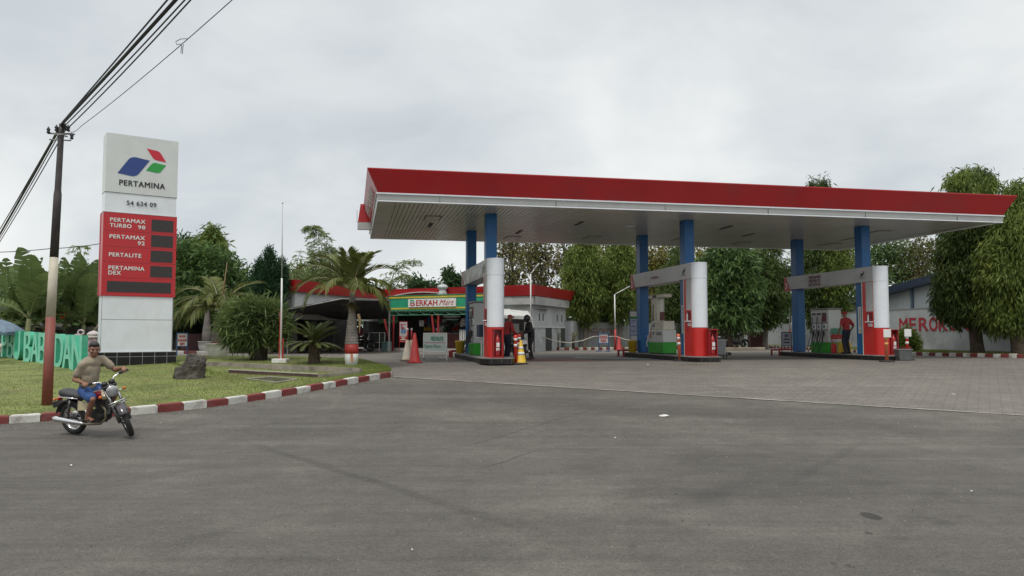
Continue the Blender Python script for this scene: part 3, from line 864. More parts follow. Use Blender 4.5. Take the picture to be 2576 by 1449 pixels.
    # vertical sticker on the front column
    if k:
        mb = MB(); WB(mb, u - .204, u - .1915, 1.86, 2.06, 1.72, 2.75)
        st = tag(mb.build('column_sticker', LETW, org=W(u - .2, 1.96, 1.72)), ('tall white sticker with a column of dark letters on the blue column of gantry 2', 'tall white sticker with a column of dark letters on the blue column of gantry 3')[k - 1], 'sticker', 'stickers on the blue columns')
        mb = MB(); random.seed(5 + k)
        for i in range(9):
            z = 2.66 - i * .085; a = random.uniform(.03, .05)
            WB(mb, u - .207, u - .2035, 1.96 - a, 1.96 + a, z - .012, z + .006)
            WB(mb, u - .207, u - .2035, 1.96 - a, 1.96 - a + .022, z - .045, z + .02) if i % 2 else WB(mb, u - .2072, u - .2036, 1.955, 1.98, z - .04, z + .02)
        WB(mb, u - .207, u - .2035, 1.90, 2.02, 1.76, 1.80, 1); WB(mb, u - .207, u - .2035, 1.90, 2.02, 1.84, 1.875, 2)
        so = mb.build('sticker_marks', [INK, YEL, GREEN]); 
        so.parent = st; so.data.transform(Matrix.Translation(-st.location))

# ================================================================ DISPENSERS
def cyl_world(mb, u, v, prof, n=12, mi=0): mb.lathe(prof, n, W(u, v), mi); return mb
def hose(mb, pts, r=.014): 
    pts = [Vector(p) for p in pts]; out = []
    for i in range(len(pts) - 1):
        p0 = pts[max(i - 1, 0)]; p1 = pts[i]; p2 = pts[i + 1]; p3 = pts[min(i + 2, len(pts) - 1)]
        for t in np.linspace(0, 1, 7)[:-1]:
            out.append(.5 * ((2 * p1) + (p2 - p0) * t + (2 * p0 - 5 * p1 + 4 * p2 - p3) * t * t + (-p0 + 3 * p1 - 3 * p2 + p3) * t ** 3))
    out.append(pts[-1]); mb.tube(out, r, 8); return mb
def nozzle(mb, u, v, z, mi=0):
    WB(mb, u - .10, u - .02, v - .045, v + .045, z - .03, z + .18, mi, .02)
    mb.tube([W(u - .07, v, z - .02), W(u - .12, v, z - .14), W(u - .10, v, z - .30)], [.035, .03, .02], 8, mi)
DW = mat('dispenser_white', (.53, .54, .51), .4, .05, 2, dirt=((.35, .34, .31), .4, 2))
DG = mat('dispenser_grey', (.42, .43, .42), .4, .05, 2)
# wide multi-nozzle dispensers on the left and right islands
for k, vc, hh, lab in ((0, 4.3, 1.95, 'grey multi nozzle fuel dispenser with green base on the leftmost island'), (2, 4.45, 1.80, 'wide white three nozzle fuel dispenser with green base on the right island')):
    u = PU[k]
    d = thing('fuel_dispenser', lab, 'fuel dispenser', W(u, vc, IZ), STROT, 'fuel dispensers on the islands')
    v0, v1 = vc - .62, vc + .62; du = .30
    mb = MB(); WB(mb, u - du - .02, u + du + .02, v0 - .02, v1 + .02, IZ + .003, IZ + .44, 0, .02); mb.build('base', GREEN, d)
    mb = MB(); WB(mb, u - du, u + du, v0, v1, IZ + .44, IZ + hh, 0, .02); body = mb.build('cabinet', DW if k else DG, d)
    mb = MB(); WB(mb, u - du - .05, u + du + .05, v0 - .05, v1 + .05, IZ + hh, IZ + hh + .06, 0, .015); mb.build('top_cover', STEEL, d)
    mb = MB(); WB(mb, u - du - .012, u - du + .002, v0 + .1, v1 - .06, IZ + hh - .52, IZ + hh - .12); mb.build('display_panel', GREYL, d)
    for j in range(3):
        vv = v0 + .28 + j * .36
        mb = MB(); WB(mb, u - du - .018, u - du - .0125, vv - .13, vv + .13, IZ + hh - .22, IZ + hh - .14); mb.build('screen', BLACK, d)
        mb = MB(); WB(mb, u - du - .02, u - du + .002, vv - .12, vv + .12, IZ + hh - .80, IZ + hh - .60); WB(mb, u - du - .024, u - du - .019, vv - .05, vv + .04, IZ + hh - .77, IZ + hh - .64, 1); mb.build('keypad', [WHITE, BLACK], d)
        mb = MB(); nozzle(mb, u - du, vv, IZ + .74); mb.build('nozzle', BLACK, d)
        mb = MB(); hose(mb, [W(u - du - .03, vv + .1, IZ + hh - .3), W(u - du - .06, vv + .12, IZ + hh - .9), W(u - du - .20, vv + .15, IZ + .35), W(u - du - .30, vv + .02, IZ + .06), W(u - du - .22, vv - .1, IZ + .4), W(u - du - .1, vv, IZ + .72)]); mb.build('hose', RUB, d)
    mb = MB(); WB(mb, u - du - .022, u - du - .013, v0 + .12, v0 + .4, IZ + hh - .5, IZ + hh - .2); mb.build('warning_label', mat('label_maroon', (.16, .02, .025)), d)
    mb = MB(); WB(mb, u - du - .016, u - du, v0 + .02, v1 - .02, IZ + hh - .57, IZ + hh - .545); WB(mb, u - du - .016, u - du, v0 + .02, v1 - .02, IZ + hh - .86, IZ + hh - .84); mb.build('panel_seams', BLACK, d)
# old single hose dispenser with an overhead arm on the middle island
u, vc = PU[1], 4.4
d = thing('fuel_dispenser', 'cream fuel dispenser with overhead hose arm and green base on the middle island', 'fuel dispenser', W(u, vc, IZ), STROT, 'fuel dispensers on the islands')
mb = MB(); WB(mb, u - .29, u + .29, vc - .75, vc + .75, IZ + 0.030, IZ + 0.460, 0, .02); mb.build('base', GREEN, d)
mb = MB(); WB(mb, u - .27, u + .27, vc - .73, vc + .73, IZ + 0.002, IZ + 0.030); mb.build('plinth', DARK, d)
mb = MB(); WB(mb, u - .28, u + .28, vc - .74, vc + .74, IZ + 0.460, IZ + 0.940, 0, .02); low = mb.build('lower_cabinet', DW, d)
mb = MB(); WB(mb, u - .24, u + .24, vc - .70, vc - .03, IZ + 0.940, IZ + 1.300, 0, .02); mb.build('meter_head', CREAM, d)
mb = MB(); WB(mb, u - .25, u + .25, vc + .0, vc + .52, IZ + 0.940, IZ + 1.300, 0, .02); hd = mb.build('meter_head', CREAM, d)
mb = MB(); WB(mb, u - .16, u + .16, vc + .12, vc + .46, IZ + 1.300, IZ + 2.220); mb.build('mast', CREAM, d)
mb = MB(); WB(mb, u - .18, u + .18, vc - .62, vc + .98, IZ + 2.220, IZ + 2.370, 0, .03); arm = mb.build('overhead_arm', CREAM, d)
mb = MB(); mb.prism([(0, 0), (.35, .0), (.35, -.22), (.25, -.22)], W(u - .08, vc + .46, IZ + 2.220), VX, (0, 0, 1), .2); mb.build('arm_bracket', CREAM, d)
for i in range(3):
    mb = MB(); WB(mb, u - .19, u - .179, vc + .14 + i * .13, vc + .23 + i * .13, IZ + 2.246, IZ + 2.344); mb.build('arm_mark', INK, d)
mb = MB(); WB(mb, u - .06, u + .06, vc + .84, vc + .94, IZ + 0.521, IZ + 2.220); mb.build('hose_post', CREAM, d)
for i in range(2):
    mb = MB(); hose(mb, [W(u - .05, vc + .62 + .1 * i, IZ + 2.220), W(u - .1, vc + .63 + .1 * i, IZ + 1.435), W(u - .2, vc + .72 + .06 * i, IZ + 0.826), W(u - .3, vc + .86, IZ + 0.297 + .1 * i), W(u - .28, vc + .9, IZ + 0.037)]); mb.build('hose', RUB, d)
mb = MB(); nozzle(mb, u - .24, vc + .72, IZ + 0.559); mb.build('nozzle', GREYL, d)
mb = MB(); WB(mb, u - .288, u - .2805, vc + .44, vc + .56, IZ + 0.612, IZ + 0.871); mb.build('warning_label', INKR, d)
mb = MB(); WB(mb, u - .29, u - .2805, vc + .18, vc + .28, IZ + 0.750, IZ + 0.887); WB(mb, u - .258, u - .2505, vc + .1, vc + .42, IZ + 1.040, IZ + 1.223, 1); WB(mb, u - .263, u - .2585, vc + .14, vc + .24, IZ + 1.070, IZ + 1.177, 0); WB(mb, u - .263, u - .2585, vc + .30, vc + .36, IZ + 1.093, IZ + 1.147, 0); WB(mb, u - .29, u - .2805, vc - .6, vc - .12, IZ + 0.734, IZ + 0.856, 2); mb.build('display', [BLACK, GREYL, STEEL], d)
mb = MB(); mb.tube([W(u - .1, vc - .2, IZ + 1.285), W(u - .1, vc - .2, IZ + 2.183)], .03, 6); WB(mb, u - .14, u - .02, vc - .32, vc - .12, IZ + 1.322, IZ + 1.659, 1); mb.build('sign_stem', [WHITE, mat('dull_maroon', (.12, .035, .035))], d)

# ================================================================ SMALL THINGS ROUND THE PUMPS
def cone(name, loc, h, r, m, label, grp=None, bands=None, rot=0):
    t = thing(name, label, 'traffic cone', loc, rot, grp)
    mb = MB(); mb.cbox(loc[0] - r * 1.15, loc[0] + r * 1.15, loc[1] - r * 1.15, loc[1] + r * 1.15, loc[2] + .002, loc[2] + .04, .015); mb.build('base', m if not bands else BLACK, t)
    mb = MB(); mb.lathe([(r, .04), (r * .92, .06), (r * .2, h - .02), (r * .14, h)], 20, loc); mb.build('cone_body', m, t, True)
    for z0, z1, bm in (bands or []):
        f = lambda z: r * .92 + (r * .2 - r * .92) * (z - .06) / (h - .08) + .004
        mb = MB(); mb.lathe([(f(z0), z0), (f(z1), z1)], 20, loc); mb.build('band', bm, t, True)
    return t
DIRTW = mat('dirty_cone_white', (.52, .46, .37), .6, .15, 5, dirt=((.45, .26, .14), .8, 3.5))
CONER = mat('cone_red', (.42, .03, .03), .5, .12, 4)
b = gp(1040, 911); 
for (px, py, lab) in ((1025, 908.5, 'dirty white topped tall cone, left one of the pair behind the plain red cone'), (1035, 908, 'dirty white topped tall cone just behind the plain red cone')):
    p = gp(px, py); t = thing('tall_cone', lab, 'traffic cone', p, 0, 'tall dirty cones')
    mb = MB(); mb.cbox(p.x - .24, p.x + .24, p.y - .24, p.y + .24, p.z + .002, p.z + .04, .015); mb.build('base', BROWNB, t)
    mb = MB(); mb.lathe([(.20, .04), (.19, .08), (.06, .74), (.05, .76)], 18, p); mb.build('cone_body', DIRTW, t, True)
    mb = MB(); mb.lathe([(.032, .74), (.028, 1.12)], 10, p); mb.build('red_pole', CONER if px > 1030 else REDP, t, True)
    mb = MB(); mb.lathe([(.03, 1.12), (.034, 1.15), (.02, 1.19)], 10, p); mb.build('knob', LETW, t, True)
cone('traffic_cone', gp(1043, 912.5), 1.02, .21, CONER, 'plain red cone standing left of the framed board')
p = gp(1310, 915.5); cone('traffic_cone', p, .80, .20, YEL, 'yellow cone with white bands beside the leftmost island', bands=[(.30, .40, LETW), (.50, .58, LETW)])
ORR = mat('post_red', (.62, .035, .02), .45, .08, 4)
ORO = mat('post_orange', (.66, .17, .085), .5, .08, 4)
def delineator(loc, h, m, lab, plate=False, bandm=LETW, lean=(0, 0)):
    t = thing('flexible_bollard', lab, 'bollard', loc, 0, 'flexible bollards in front of the islands')
    L_ = lambda z: (loc[0] + lean[0] * z, loc[1] + lean[1] * z, loc[2] + z)
    mb = MB(); mb.lathe([(.26, .002), (.26, .025), (.20, .05), (.07, .06)], 18, loc); mb.build('rubber_foot', RUB, t, True)
    mb = MB(); mb.tube([L_(.05), L_(h - .12), L_(h - .1), L_(h - .02), L_(h)], [.06, .055, .068, .062, .03], 12); mb.build('post', m, t, True)
    for z in (h * .60, h * .80):
        mb = MB(); mb.tube([L_(z), L_(z + .09)], .062, 12); mb.build('reflective_band', bandm, t, True)
    if plate:
        mb = MB(); mb.cbox(loc[0] - .13, loc[0] + .13, loc[1] - .09, loc[1] - .078, loc[2] + h - .12, loc[2] + h + .16, .004); mb.build('white_plate', LETW, t)
    return t
delineator(gp(1297, 916.5), .98, ORR, 'bright red bollard standing beside the yellow cone')
delineator(gp(1306, 911), .98, REDP, 'red bollard behind the yellow cone, close to the man in black')
delineator(gp(1711, 908.5), .98, ORO, 'leaning orange bollard at the nose of the middle island', lean=(-.06, 0))
delineator(gp(2231, 910.5), .98, ORO, 'orange bollard with a white plate at the nose of the right island', True, mat('orange_band', (.62, .30, .10)))
delineator(gp(2283, 906), 1.0, ORR, 'red bollard with a white plate behind the grey planter tub', True)
# fire extinguisher cabinets
for k, (v, lab) in enumerate(((.95, 'red fire extinguisher cabinet on the leftmost island'), (.95, 'red fire extinguisher cabinet at the nose of the middle island'), (.95, 'red fire extinguisher cabinet on the right island next to the planter'))):
    u = PU[k] + (.42, .27, .46)[k]
    if k == 0: u, v = PU[0] - .02, .52
    if k == 1: v = .56
    t = thing('extinguisher_cabinet', lab, 'fire cabinet', W(u, v, IZ), STROT, 'fire extinguisher cabinets')
    RD = mat('cabinet_red', (.30, .016, .018), .4, .08, 5)
    mb = MB(); WB(mb, u - .15, u + .15, v - .09, v + .15, IZ + .002, IZ + .05); WB(mb, u - .15, u + .15, v + .10, v + .15, IZ + .05, IZ + .93); WB(mb, u - .15, u - .125, v - .09, v + .1, IZ + .05, IZ + .93); WB(mb, u + .125, u + .15, v - .09, v + .1, IZ + .05, IZ + .93); WB(mb, u - .17, u + .17, v - .11, v + .15, IZ + .93, IZ + .96)
    mb.build('cabinet_frame', RD, t)
    mb = MB(); mb.lathe([(.085, .06), (.09, .1), (.09, .58), (.06, .68), (.03, .70), (.03, .78)], 14, W(u, v, IZ)); ex = mb.build('extinguisher', RD, t, True)
    mb = MB(); mb.tube([W(u, v, IZ + .76), W(u + .06, v - .05, IZ + .78), W(u + .1, v - .08, IZ + .6), W(u + .09, v - .08, IZ + .4)], .014, 6); mb.build('hose', BLACK, t)
    mb = MB(); WB(mb, u - .05, u + .05, v - .0925, v - .088, IZ + .36, IZ + .50); WB(mb, u - .06, u - .02, v - .0925, v - .088, IZ + .24, IZ + .33); WB(mb, u + .0, u + .03, v - .0925, v - .088, IZ + .25, IZ + .33); WB(mb, u + .045, u + .06, v - .0925, v - .088, IZ + .25, IZ + .33); mb.build('label', LETW, t)
# yellow sand buckets at the rear columns
for k in (0, 1):
    p = W(PU[k] - .42, 6.62, IZ); t = thing('sand_bucket', ('yellow bucket at the rear blue column of the leftmost island', 'yellow bucket at the rear blue column of the middle island')[k], 'bucket', p, 0, 'yellow buckets')
    mb = MB(); mb.lathe([(.15, .003), (.19, .46), (.205, .465), (.205, .49)], 18, p); mb.build('bucket_body', YEL, t, True)
    mb = MB(); mb.lathe([(.207, .49), (.205, .515), (.05, .525)], 18, p); mb.build('lid', mat('dull_yellow', (.5, .3, .04), .5), t, True)
# payment box on a white stand by the left island
p = W(PU[0] - .18, 2.75, IZ); t = thing('receipt_box', 'dark blue box on a white post on the leftmost island', 'box', p, STROT)
mb = MB(); WB(mb, PU[0] - .32, PU[0] - .04, 2.48, 3.02, IZ + .68, IZ + 1.12, 0, .02); mb.build('box', mat('slate_blue', (.03, .045, .075), .5, .1, 4), t)
mb = MB(); mb.tube([W(PU[0] - .18, 2.75, IZ + .003), W(PU[0] - .18, 2.75, IZ + .68)], .03, 8); WB(mb, PU[0] - .34, PU[0] - .02, 2.46, 3.04, IZ + .655, IZ + .679); mb.build('stand', LETW, t)
# wheeled bin
p = gp(1809, 903); t = thing('litter_bin', 'grey tapered bin with an open black bag on a steel stand by the middle island', 'litter bin', p)
def taper(mb, c, a0, a1, z0, z1, mi=0, asp=.8):
    vs = []
    for a, z in ((a0, z0), (a1, z1)):
        for sx, sy in ((-1, -1), (1, -1), (1, 1), (-1, 1)): vs.append((c[0] + sx * a, c[1] + sy * a * asp, c[2] + z))
    mb.add(vs, [(3, 2, 1, 0), (4, 5, 6, 7)] + [(i, (i + 1) % 4, 4 + (i + 1) % 4, 4 + i) for i in range(4)], mi)
mb = MB(); taper(mb, p, .19, .25, .17, .74); mb.build('bin_body', GREY, t, bevel=.015)
mb = MB(); taper(mb, p, .275, .275, .72, .76); mb.build('rim', GREYL, t, bevel=.01)
mb = MB(); mb.ell((p.x, p.y, p.z + .79), (.22, .18, .09), 12); mb.ell((p.x + .12, p.y - .05, p.z + .84), (.1, .1, .08), 10); mb.build('rubbish_bag', mat('bin_bag', (.025, .024, .024), .35, .2, 8), t, True)
mb = MB(); mb.ell((p.x - .02, p.y - .1, p.z + .86), (.07, .06, .04), 8); mb.build('white_cup', LETW, t, True)
mb = MB()
for sx in (-.3, .24):
    for sy in (-.2, .2): mb.tube([(p.x + sx, p.y + sy, p.z), (p.x + sx, p.y + sy, p.z + .3)], .02, 6)
mb.box(p.x - .32, p.x + .42, p.y - .21, p.y + .21, p.z + .135, p.z + .165); mb.box(p.x + .39, p.x + .42, p.y - .21, p.y + .21, p.z + .165, p.z + .26); mb.build('stand', BLACK, t)
# planter tub and orange pot at the right island
p = gp(2272, 907.5); t = thing('planter_tub', 'dark grey tapered tub in front of the red bollard on the right', 'tub', p)
mb = MB(); taper(mb, p, .20, .25, .003, .40); mb.build('tub_body', mat('tub_grey', (.10, .105, .105), .6, .15, 5), t, bevel=.015)
mb = MB(); taper(mb, p, .27, .27, .39, .43); mb.build('rim', mat('tub_rim', (.16, .16, .165), .6), t, bevel=.008)
p = gp(2277, 899); t = thing('flower_pot', 'terracotta flower pot behind the dark grey tub', 'flower pot', p)
mb = MB(); mb.lathe([(.16, .002), (.21, .36), (.24, .36), (.245, .44), (.21, .44), (.2, .40)], 18, p); mb.build('pot', mat('terracotta', (.33, .08, .035), .7, .15, 5), t, True)
mb = MB(); mb.lathe([(.2, .39), (.02, .42)], 12, p); mb.build('soil', BROWNB, t)
p = W(PU[2] - .12, 3.35, IZ); t = thing('storage_crates', 'mint green box stacked on a red box beside the right dispenser', 'boxes', p, STROT)
mb = MB(); WB(mb, PU[2] - .3, PU[2] - .02, 3.3, 3.7, IZ + .78, IZ + 1.02, 0, .02); mb.build('green_box', mat('mint', (.10, .32, .22), .5), t)
mb = MB(); WB(mb, PU[2] - .3, PU[2] - .02, 3.3, 3.7, IZ + .58, IZ + .775, 0, .02); mb.build('red_box', REDP, t)
for a in (-.29, -.05):
    for b_ in (3.32, 3.67): mb = MB(); mb.tube([W(PU[2] + a, b_, IZ + .002), W(PU[2] + a, b_, IZ + .58)], .015, 6); mb.build('leg', STEEL, t)
for i, (uu, vv, m_, lab) in enumerate(((-.22, 3.62, REDB, 'red jerrycan on the floor of the right island'), (-.12, 3.30, YEL, 'yellow jerrycan left of the attendant on the right island'), (-.02, 2.98, YEL, 'yellow jerrycan right of the attendant on the right island'))):
    p = W(PU[2] + uu, vv, IZ); t = thing('jerrycan', lab, 'jerrycan', p, STROT, 'jerrycans on the right island')
    mb = MB(); WB(mb, PU[2] + uu - .08, PU[2] + uu + .08, vv - .12, vv + .12, IZ + .002, IZ + .38 + .06 * (i > 0), 0, .03); mb.build('can_body', m_, t)
    mb = MB(); mb.tube([W(PU[2] + uu, vv - .08, IZ + .37), W(PU[2] + uu, vv - .06, IZ + .5), W(PU[2] + uu, vv + .06, IZ + .5), W(PU[2] + uu, vv + .08, IZ + .37)], .016, 6); mb.build('handle', m_, t)

# ---- signs on the forecourt
def board(name, label, cat, a, b, z0, z1, m, lines, frame=WHITEP, legs=True, fr=.025, group=None, foot=False, legm=None):
    a, b = Vector(a), Vector(b); d = (b - a); d.z = 0; w = d.length; d.normalize(); nn = Vector((d.y, -d.x, 0)); g = min(a.z, b.z)
    t = thing(name, label, cat, (a + b) / 2, math.atan2(d.y, d.x), group)
    mb = MB(); mb.slab(a, b, g + z0, g + z1, .02); mb.build('panel', m, t)
    mb = MB()
    for q in (a - d * fr, b): mb.tube([Vector((q.x, q.y, g + (0.0 if legs else z0))) + d * fr / 2, Vector((q.x, q.y, g + z1 + fr)) + d * fr / 2], fr, 6)
    for z in (z0, z1): mb.tube([Vector((a.x, a.y, g + z)), Vector((b.x, b.y, g + z))], fr * .9, 6)
    if foot:
        for q in (a, b):
            mb.tube([q + nn * .22 + Vector((0, 0, .02)), q - nn * .22 + Vector((0, 0, .02))], fr, 6)
    mb.build('frame', legm or frame, t)
    for (s, zc, h, wf, lm, x0, bold, sh) in lines:
        o = a + d * (w * x0) + nn * .006; o.z = g + zc
        text('lettering', s, lm, t, o, d, (0, 0, 1), h, w * wf if wf else None, bold, sh)
    return t, a, b, d, nn, g
TG = mat('teal_ink', (.02, .22, .13), .6)
r = board('framed_board', 'white framed board with green lettering on a wheeled stand in front of the shop', 'sign board', gp(1066, 905), gp(1123, 907), .32, 1.0, mat('board_white', (.46, .50, .48), .5, .05, 3), [('PERTALITE', .72, .16, .55, TG, .32, .02, .25), ('Sepeda Motor', .42, .17, .74, TG, .03, .0, .0)], WHITEP, fr=.022)
t, a, b, d, nn, g = r
mb = MB(); mb.add([a + d * .05 + nn * .008 + Vector((0, 0, g - a.z + .645)), a + d * ((b - a).length - .05) + nn * .008 + Vector((0, 0, g - a.z + .645)), a + d * ((b - a).length - .05) + nn * .008 + Vector((0, 0, g - a.z + .66)), a + d * .05 + nn * .008 + Vector((0, 0, g - a.z + .66))], [(0, 1, 2, 3)]); mb.build('red_rule', INKR, t)
mb = MB()
for q in (a, b):
    mb.ell((q.x, q.y, g + .035), (.035, .03, .035), 8)
mb.build('castors', RUB, t, True)
mb = MB(); mb.tube([b + Vector((0, 0, .1)), b - d * .5 + Vector((0, .35, .1))], .015, 6); mb.build('brace', WHITEP, t)
BLU = mat('frame_blue', (.03, .09, .22), .5)
board('parking_sign', 'white sign with two red lines of text on blue legs by the rope barrier', 'sign', gp(1507, 884), gp(1530, 884.5), .45, .98, mat('sign_plain', (.55, .55, .55), .5, .04, 3), [('DILARANG', .72, .17, .84, INKR, .08, .02, 0), ('PARKIR', .51, .17, .62, INKR, .2, .02, 0)], BLU, fr=.03, foot=True)
board('unloading_sign', 'small white sign with three red lines on blue legs behind the rock', 'sign', gp(445, 903) , gp(470, 903), .50, 1.0, mat('sign_plain', (.55, .55, .55)), [('SEDANG', .84, .10, .72, INKR, .14, .02, 0), ('BONGKAR', .68, .11, .86, INKR, .07, .02, 0), ('BBM', .54, .10, .45, INKR, .28, .02, 0)], BLU, fr=.02)
r = board('notice_board', 'grey notice on a thin black stand at the rear of the right island', 'sign', gp(1968, 893), gp(1991, 893), .42, 1.05, mat('notice_grey', (.30, .32, .36), .5, .05, 3), [('BBM', .83, .13, .4, INK, .3, .02, 0)], BLACK, fr=.02)
t, a, b, d, nn, g = r
mb = MB()
for z, x0, x1 in ((.70, .15, .85), (.56, .2, .8)):
    q0 = a + d * (b - a).length * x0 + nn * .008; q1 = a + d * (b - a).length * x1 + nn * .008
    mb.add([Vector((q0.x, q0.y, g + z)), Vector((q1.x, q1.y, g + z)), Vector((q1.x, q1.y, g + z + .06)), Vector((q0.x, q0.y, g + z + .06))], [(0, 1, 2, 3)])
mb.build('text_lines', INK, t)
# price poster
q = gp(1593, 893)
a, b = at(1586, 880, 36.6), at(1603, 880, 36.6); a.z = b.z = FLOOR
r = board('price_poster', 'tall white and blue poster on a stand left of the middle island column', 'poster', a, b, .92, 2.05, mat('poster_blue', (.42, .46, .62), .5, .08, 6), [], mat('poster_frame', (.07, .09, .25), .5), fr=.02)
t, a, b, d, nn, g = r; w = (b - a).length
def strip(m, z0, z1, x0, x1, nm, off=.012):
    mb = MB(); q0 = a + d * w * x0 + nn * off; q1 = a + d * w * x1 + nn * off
    mb.add([Vector((q0.x, q0.y, g + z0)), Vector((q1.x, q1.y, g + z0)), Vector((q1.x, q1.y, g + z1)), Vector((q0.x, q0.y, g + z1))], [(0, 1, 2, 3)]); mb.build(nm, m, t)
strip(LETW, 1.80, 2.04, .0, 1.0, 'white_heading'); strip(GREEN, 1.70, 1.80, .0, 1.0, 'green_band')
for z in (1.58, 1.32, 1.1): strip(mat('poster_ink', (.05, .06, .2)), z, z + .03, .2, .8, 'text_line', .014)
# ================================================================ TOTEM SIGN
def totem():
    A = at(252, 880, 23.8); B = at(435, 880, 25.0); A.z = B.z = 0
    d = (B - A).normalized(); w = (B - A).length; back = Vector((-d.y, d.x, 0)); z0 = lz(B.x, B.y) - .05
    zt = at(443, 357, 25.0).z
    t = thing('totem_sign', 'tall white and red station price totem on a black tiled base', 'sign', Vector(((A.x + B.x) / 2, (A.y + B.y) / 2, z0)), math.atan2(d.y, d.x))
    def bx(mb, x0, x1, y0, y1, za, zb, mi=0):
        q = [A + d * x0 + back * y0, A + d * x1 + back * y0, A + d * x1 + back * y1, A + d * x0 + back * y1]
        vs = [Vector((p.x, p.y, za)) for p in q] + [Vector((p.x, p.y, zb)) for p in q]
        mb.add(vs, [(3, 2, 1, 0), (4, 5, 6, 7), (0, 1, 5, 4), (1, 2, 6, 5), (2, 3, 7, 6), (3, 0, 4, 7)], mi)
    Z = lambda py: at(441, py, 25.0).z
    zb = Z(885); zr0, zr1 = Z(748), Z(546); zl = Z(499)
    mb = MB(); bx(mb, -.10, w + .09, -.06, .75, z0 - .3, zb); base = mb.build('tiled_base', BLACKT, t)
    mb = MB()
    for x in np.arange(.1, w, .36): bx(mb, x, x + .008, -.063, -.055, z0 - .1, zb)
    bx(mb, -.1, w + .09, -.063, -.055, z0 + .28, z0 + .288); mb.build('tile_joints', GREYL, base)
    mb = MB(); bx(mb, -.10, w + .09, -.06, .75, zb, zb + .02); mb.build('ledge', GREYL, base)
    mb = MB(); bx(mb, 0, w - .03, 0, .65, zb + .02, zr0 - .005); mb.build('lower_cabinet', WHITE, t)
    mb = MB(); bx(mb, 0, w - .03, -.003, .0, zb + 1.02, zb + 1.032); bx(mb, .0, .012, -.003, 0, zb + .02, zr0 - .01); bx(mb, w - .05, w - .038, -.003, 0, zb + .02, zr0 - .01); mb.build('panel_joints', STEEL, t)
    mb = MB(); bx(mb, -.03, w + .015, -.03, .60, zr0, zr1); rp_ = mb.build('price_panel', SIGNRED, t)
    mb = MB(); bx(mb, -.045, -.0302, .52, .64, zr0, zr1 - .02); mb.build('rear_price_panel', SIGNRED, t)
    mb = MB(); bx(mb, 0, w - .015, 0, .65, zr1 + .002, zl); mb.build('number_panel', WHITE, t)
    mb = MB(); bx(mb, -.01, w + .005, -.02, .66, zl + .012, zt); lp_ = mb.build('logo_panel', SIGNW, t)
    mb = MB(); bx(mb, .0, w, -.005, .65, zl, zl + .012); mb.build('shadow_gap', DARK, t)
    mb = MB(); bx(mb, -.04, w + .02, -.035, .62, zr1 - .012, zr1 + .004); mb.build('cap_strip', SILVER, rp_)
    X = lambda fx, off: A + d * (w * fx) - back * off
    def tx(s, fx, z, h, m, par, wf=None, off=.025, bold=.035, al='L', nm='lettering'):
        o = X(fx, off); o.z = z
        return text(nm, s, m, par, o, d, (0, 0, 1), h, w * wf if wf else None, bold, align=al, depth=.004, spacing=1.12)
    H = zt - zl
    tx('PERTAMINA', .185, zl + H * .135, .17, INK, lp_, .635)
    tx('54 634 09', .295, zr1 + (zl - zr1) * .42, .135, INK, t, .41, bold=.03)
    HR = zr1 - zr0
    for s, fx, fz, wf in (('PERTAMAX', .075, .885, .48), ('TURBO', .075, .818, .29), ('98', .46, .815, .095), ('PERTAMAX', .075, .685, .48), ('92', .46, .62, .095), ('PERTALITE', .075, .468, .435), ('PERTAMINA', .075, .312, .485), ('DEX', .075, .252, .165)):
        tx(s, fx, zr0 + HR * fz, HR * .045, LETW, rp_, wf, .034)
    for x0, x1, f0, f1 in ((.645, .955, .80, .945), (.645, .955, .61, .755), (.645, .955, .425, .565), (.645, .955, .24, .375), (.06, .945, .045, .175)):
        mb = MB(); bx(mb, w * x0, w * x1, -.038, -.028, zr0 + HR * f0, zr0 + HR * f1); mb.build('display', mat('display_dark', (.030, .026, .026), .45, .3, 30), rp_)
    mb = MB()
    for f in (.775, .585, .40, .215): bx(mb, 0, w, -.0315, -.028, zr0 + HR * f, zr0 + HR * f + .012)
    mb.build('panel_joints', mat('red_joint', (.22, .015, .018)), rp_)
    # the three slanted leaves of the emblem (rounded parallelograms)
    def leaf(p, m, nm):
        c = []
        n = len(p)
        for i in range(n):                               # p: (x, z, radius)
            a, b_, e = Vector(p[i - 1][:2]), Vector(p[i][:2]), Vector(p[(i + 1) % n][:2]); r = p[i][2]
            if r == 0: c.append(b_); continue
            u0 = b_ + (a - b_).normalized() * r; u1 = b_ + (e - b_).normalized() * r
            for s in np.linspace(0, 1, 8): c.append(u0 * (1 - s) ** 2 + b_ * 2 * s * (1 - s) + u1 * s * s)
        o = X(0, .0225); o.z = zl
        mb = MB(); mb.prism([(q.x * w, q.y * H) for q in c], o, d, (0, 0, 1), .006); mb.build(nm, m, lp_)
    leaf([(.155, .335, 0), (.41, .295, .085), (.595, .605, 0), (.335, .648, .085)], LOGOB, 'blue_leaf')
    leaf([(.545, .43, 0), (.735, .40, .05), (.83, .555, 0), (.645, .585, .05)], LOGOG, 'green_leaf')
    leaf([(.55, .81, 0), (.655, .63, .045), (.83, .61, 0), (.73, .785, .045)], LOGOR, 'red_leaf')
totem()

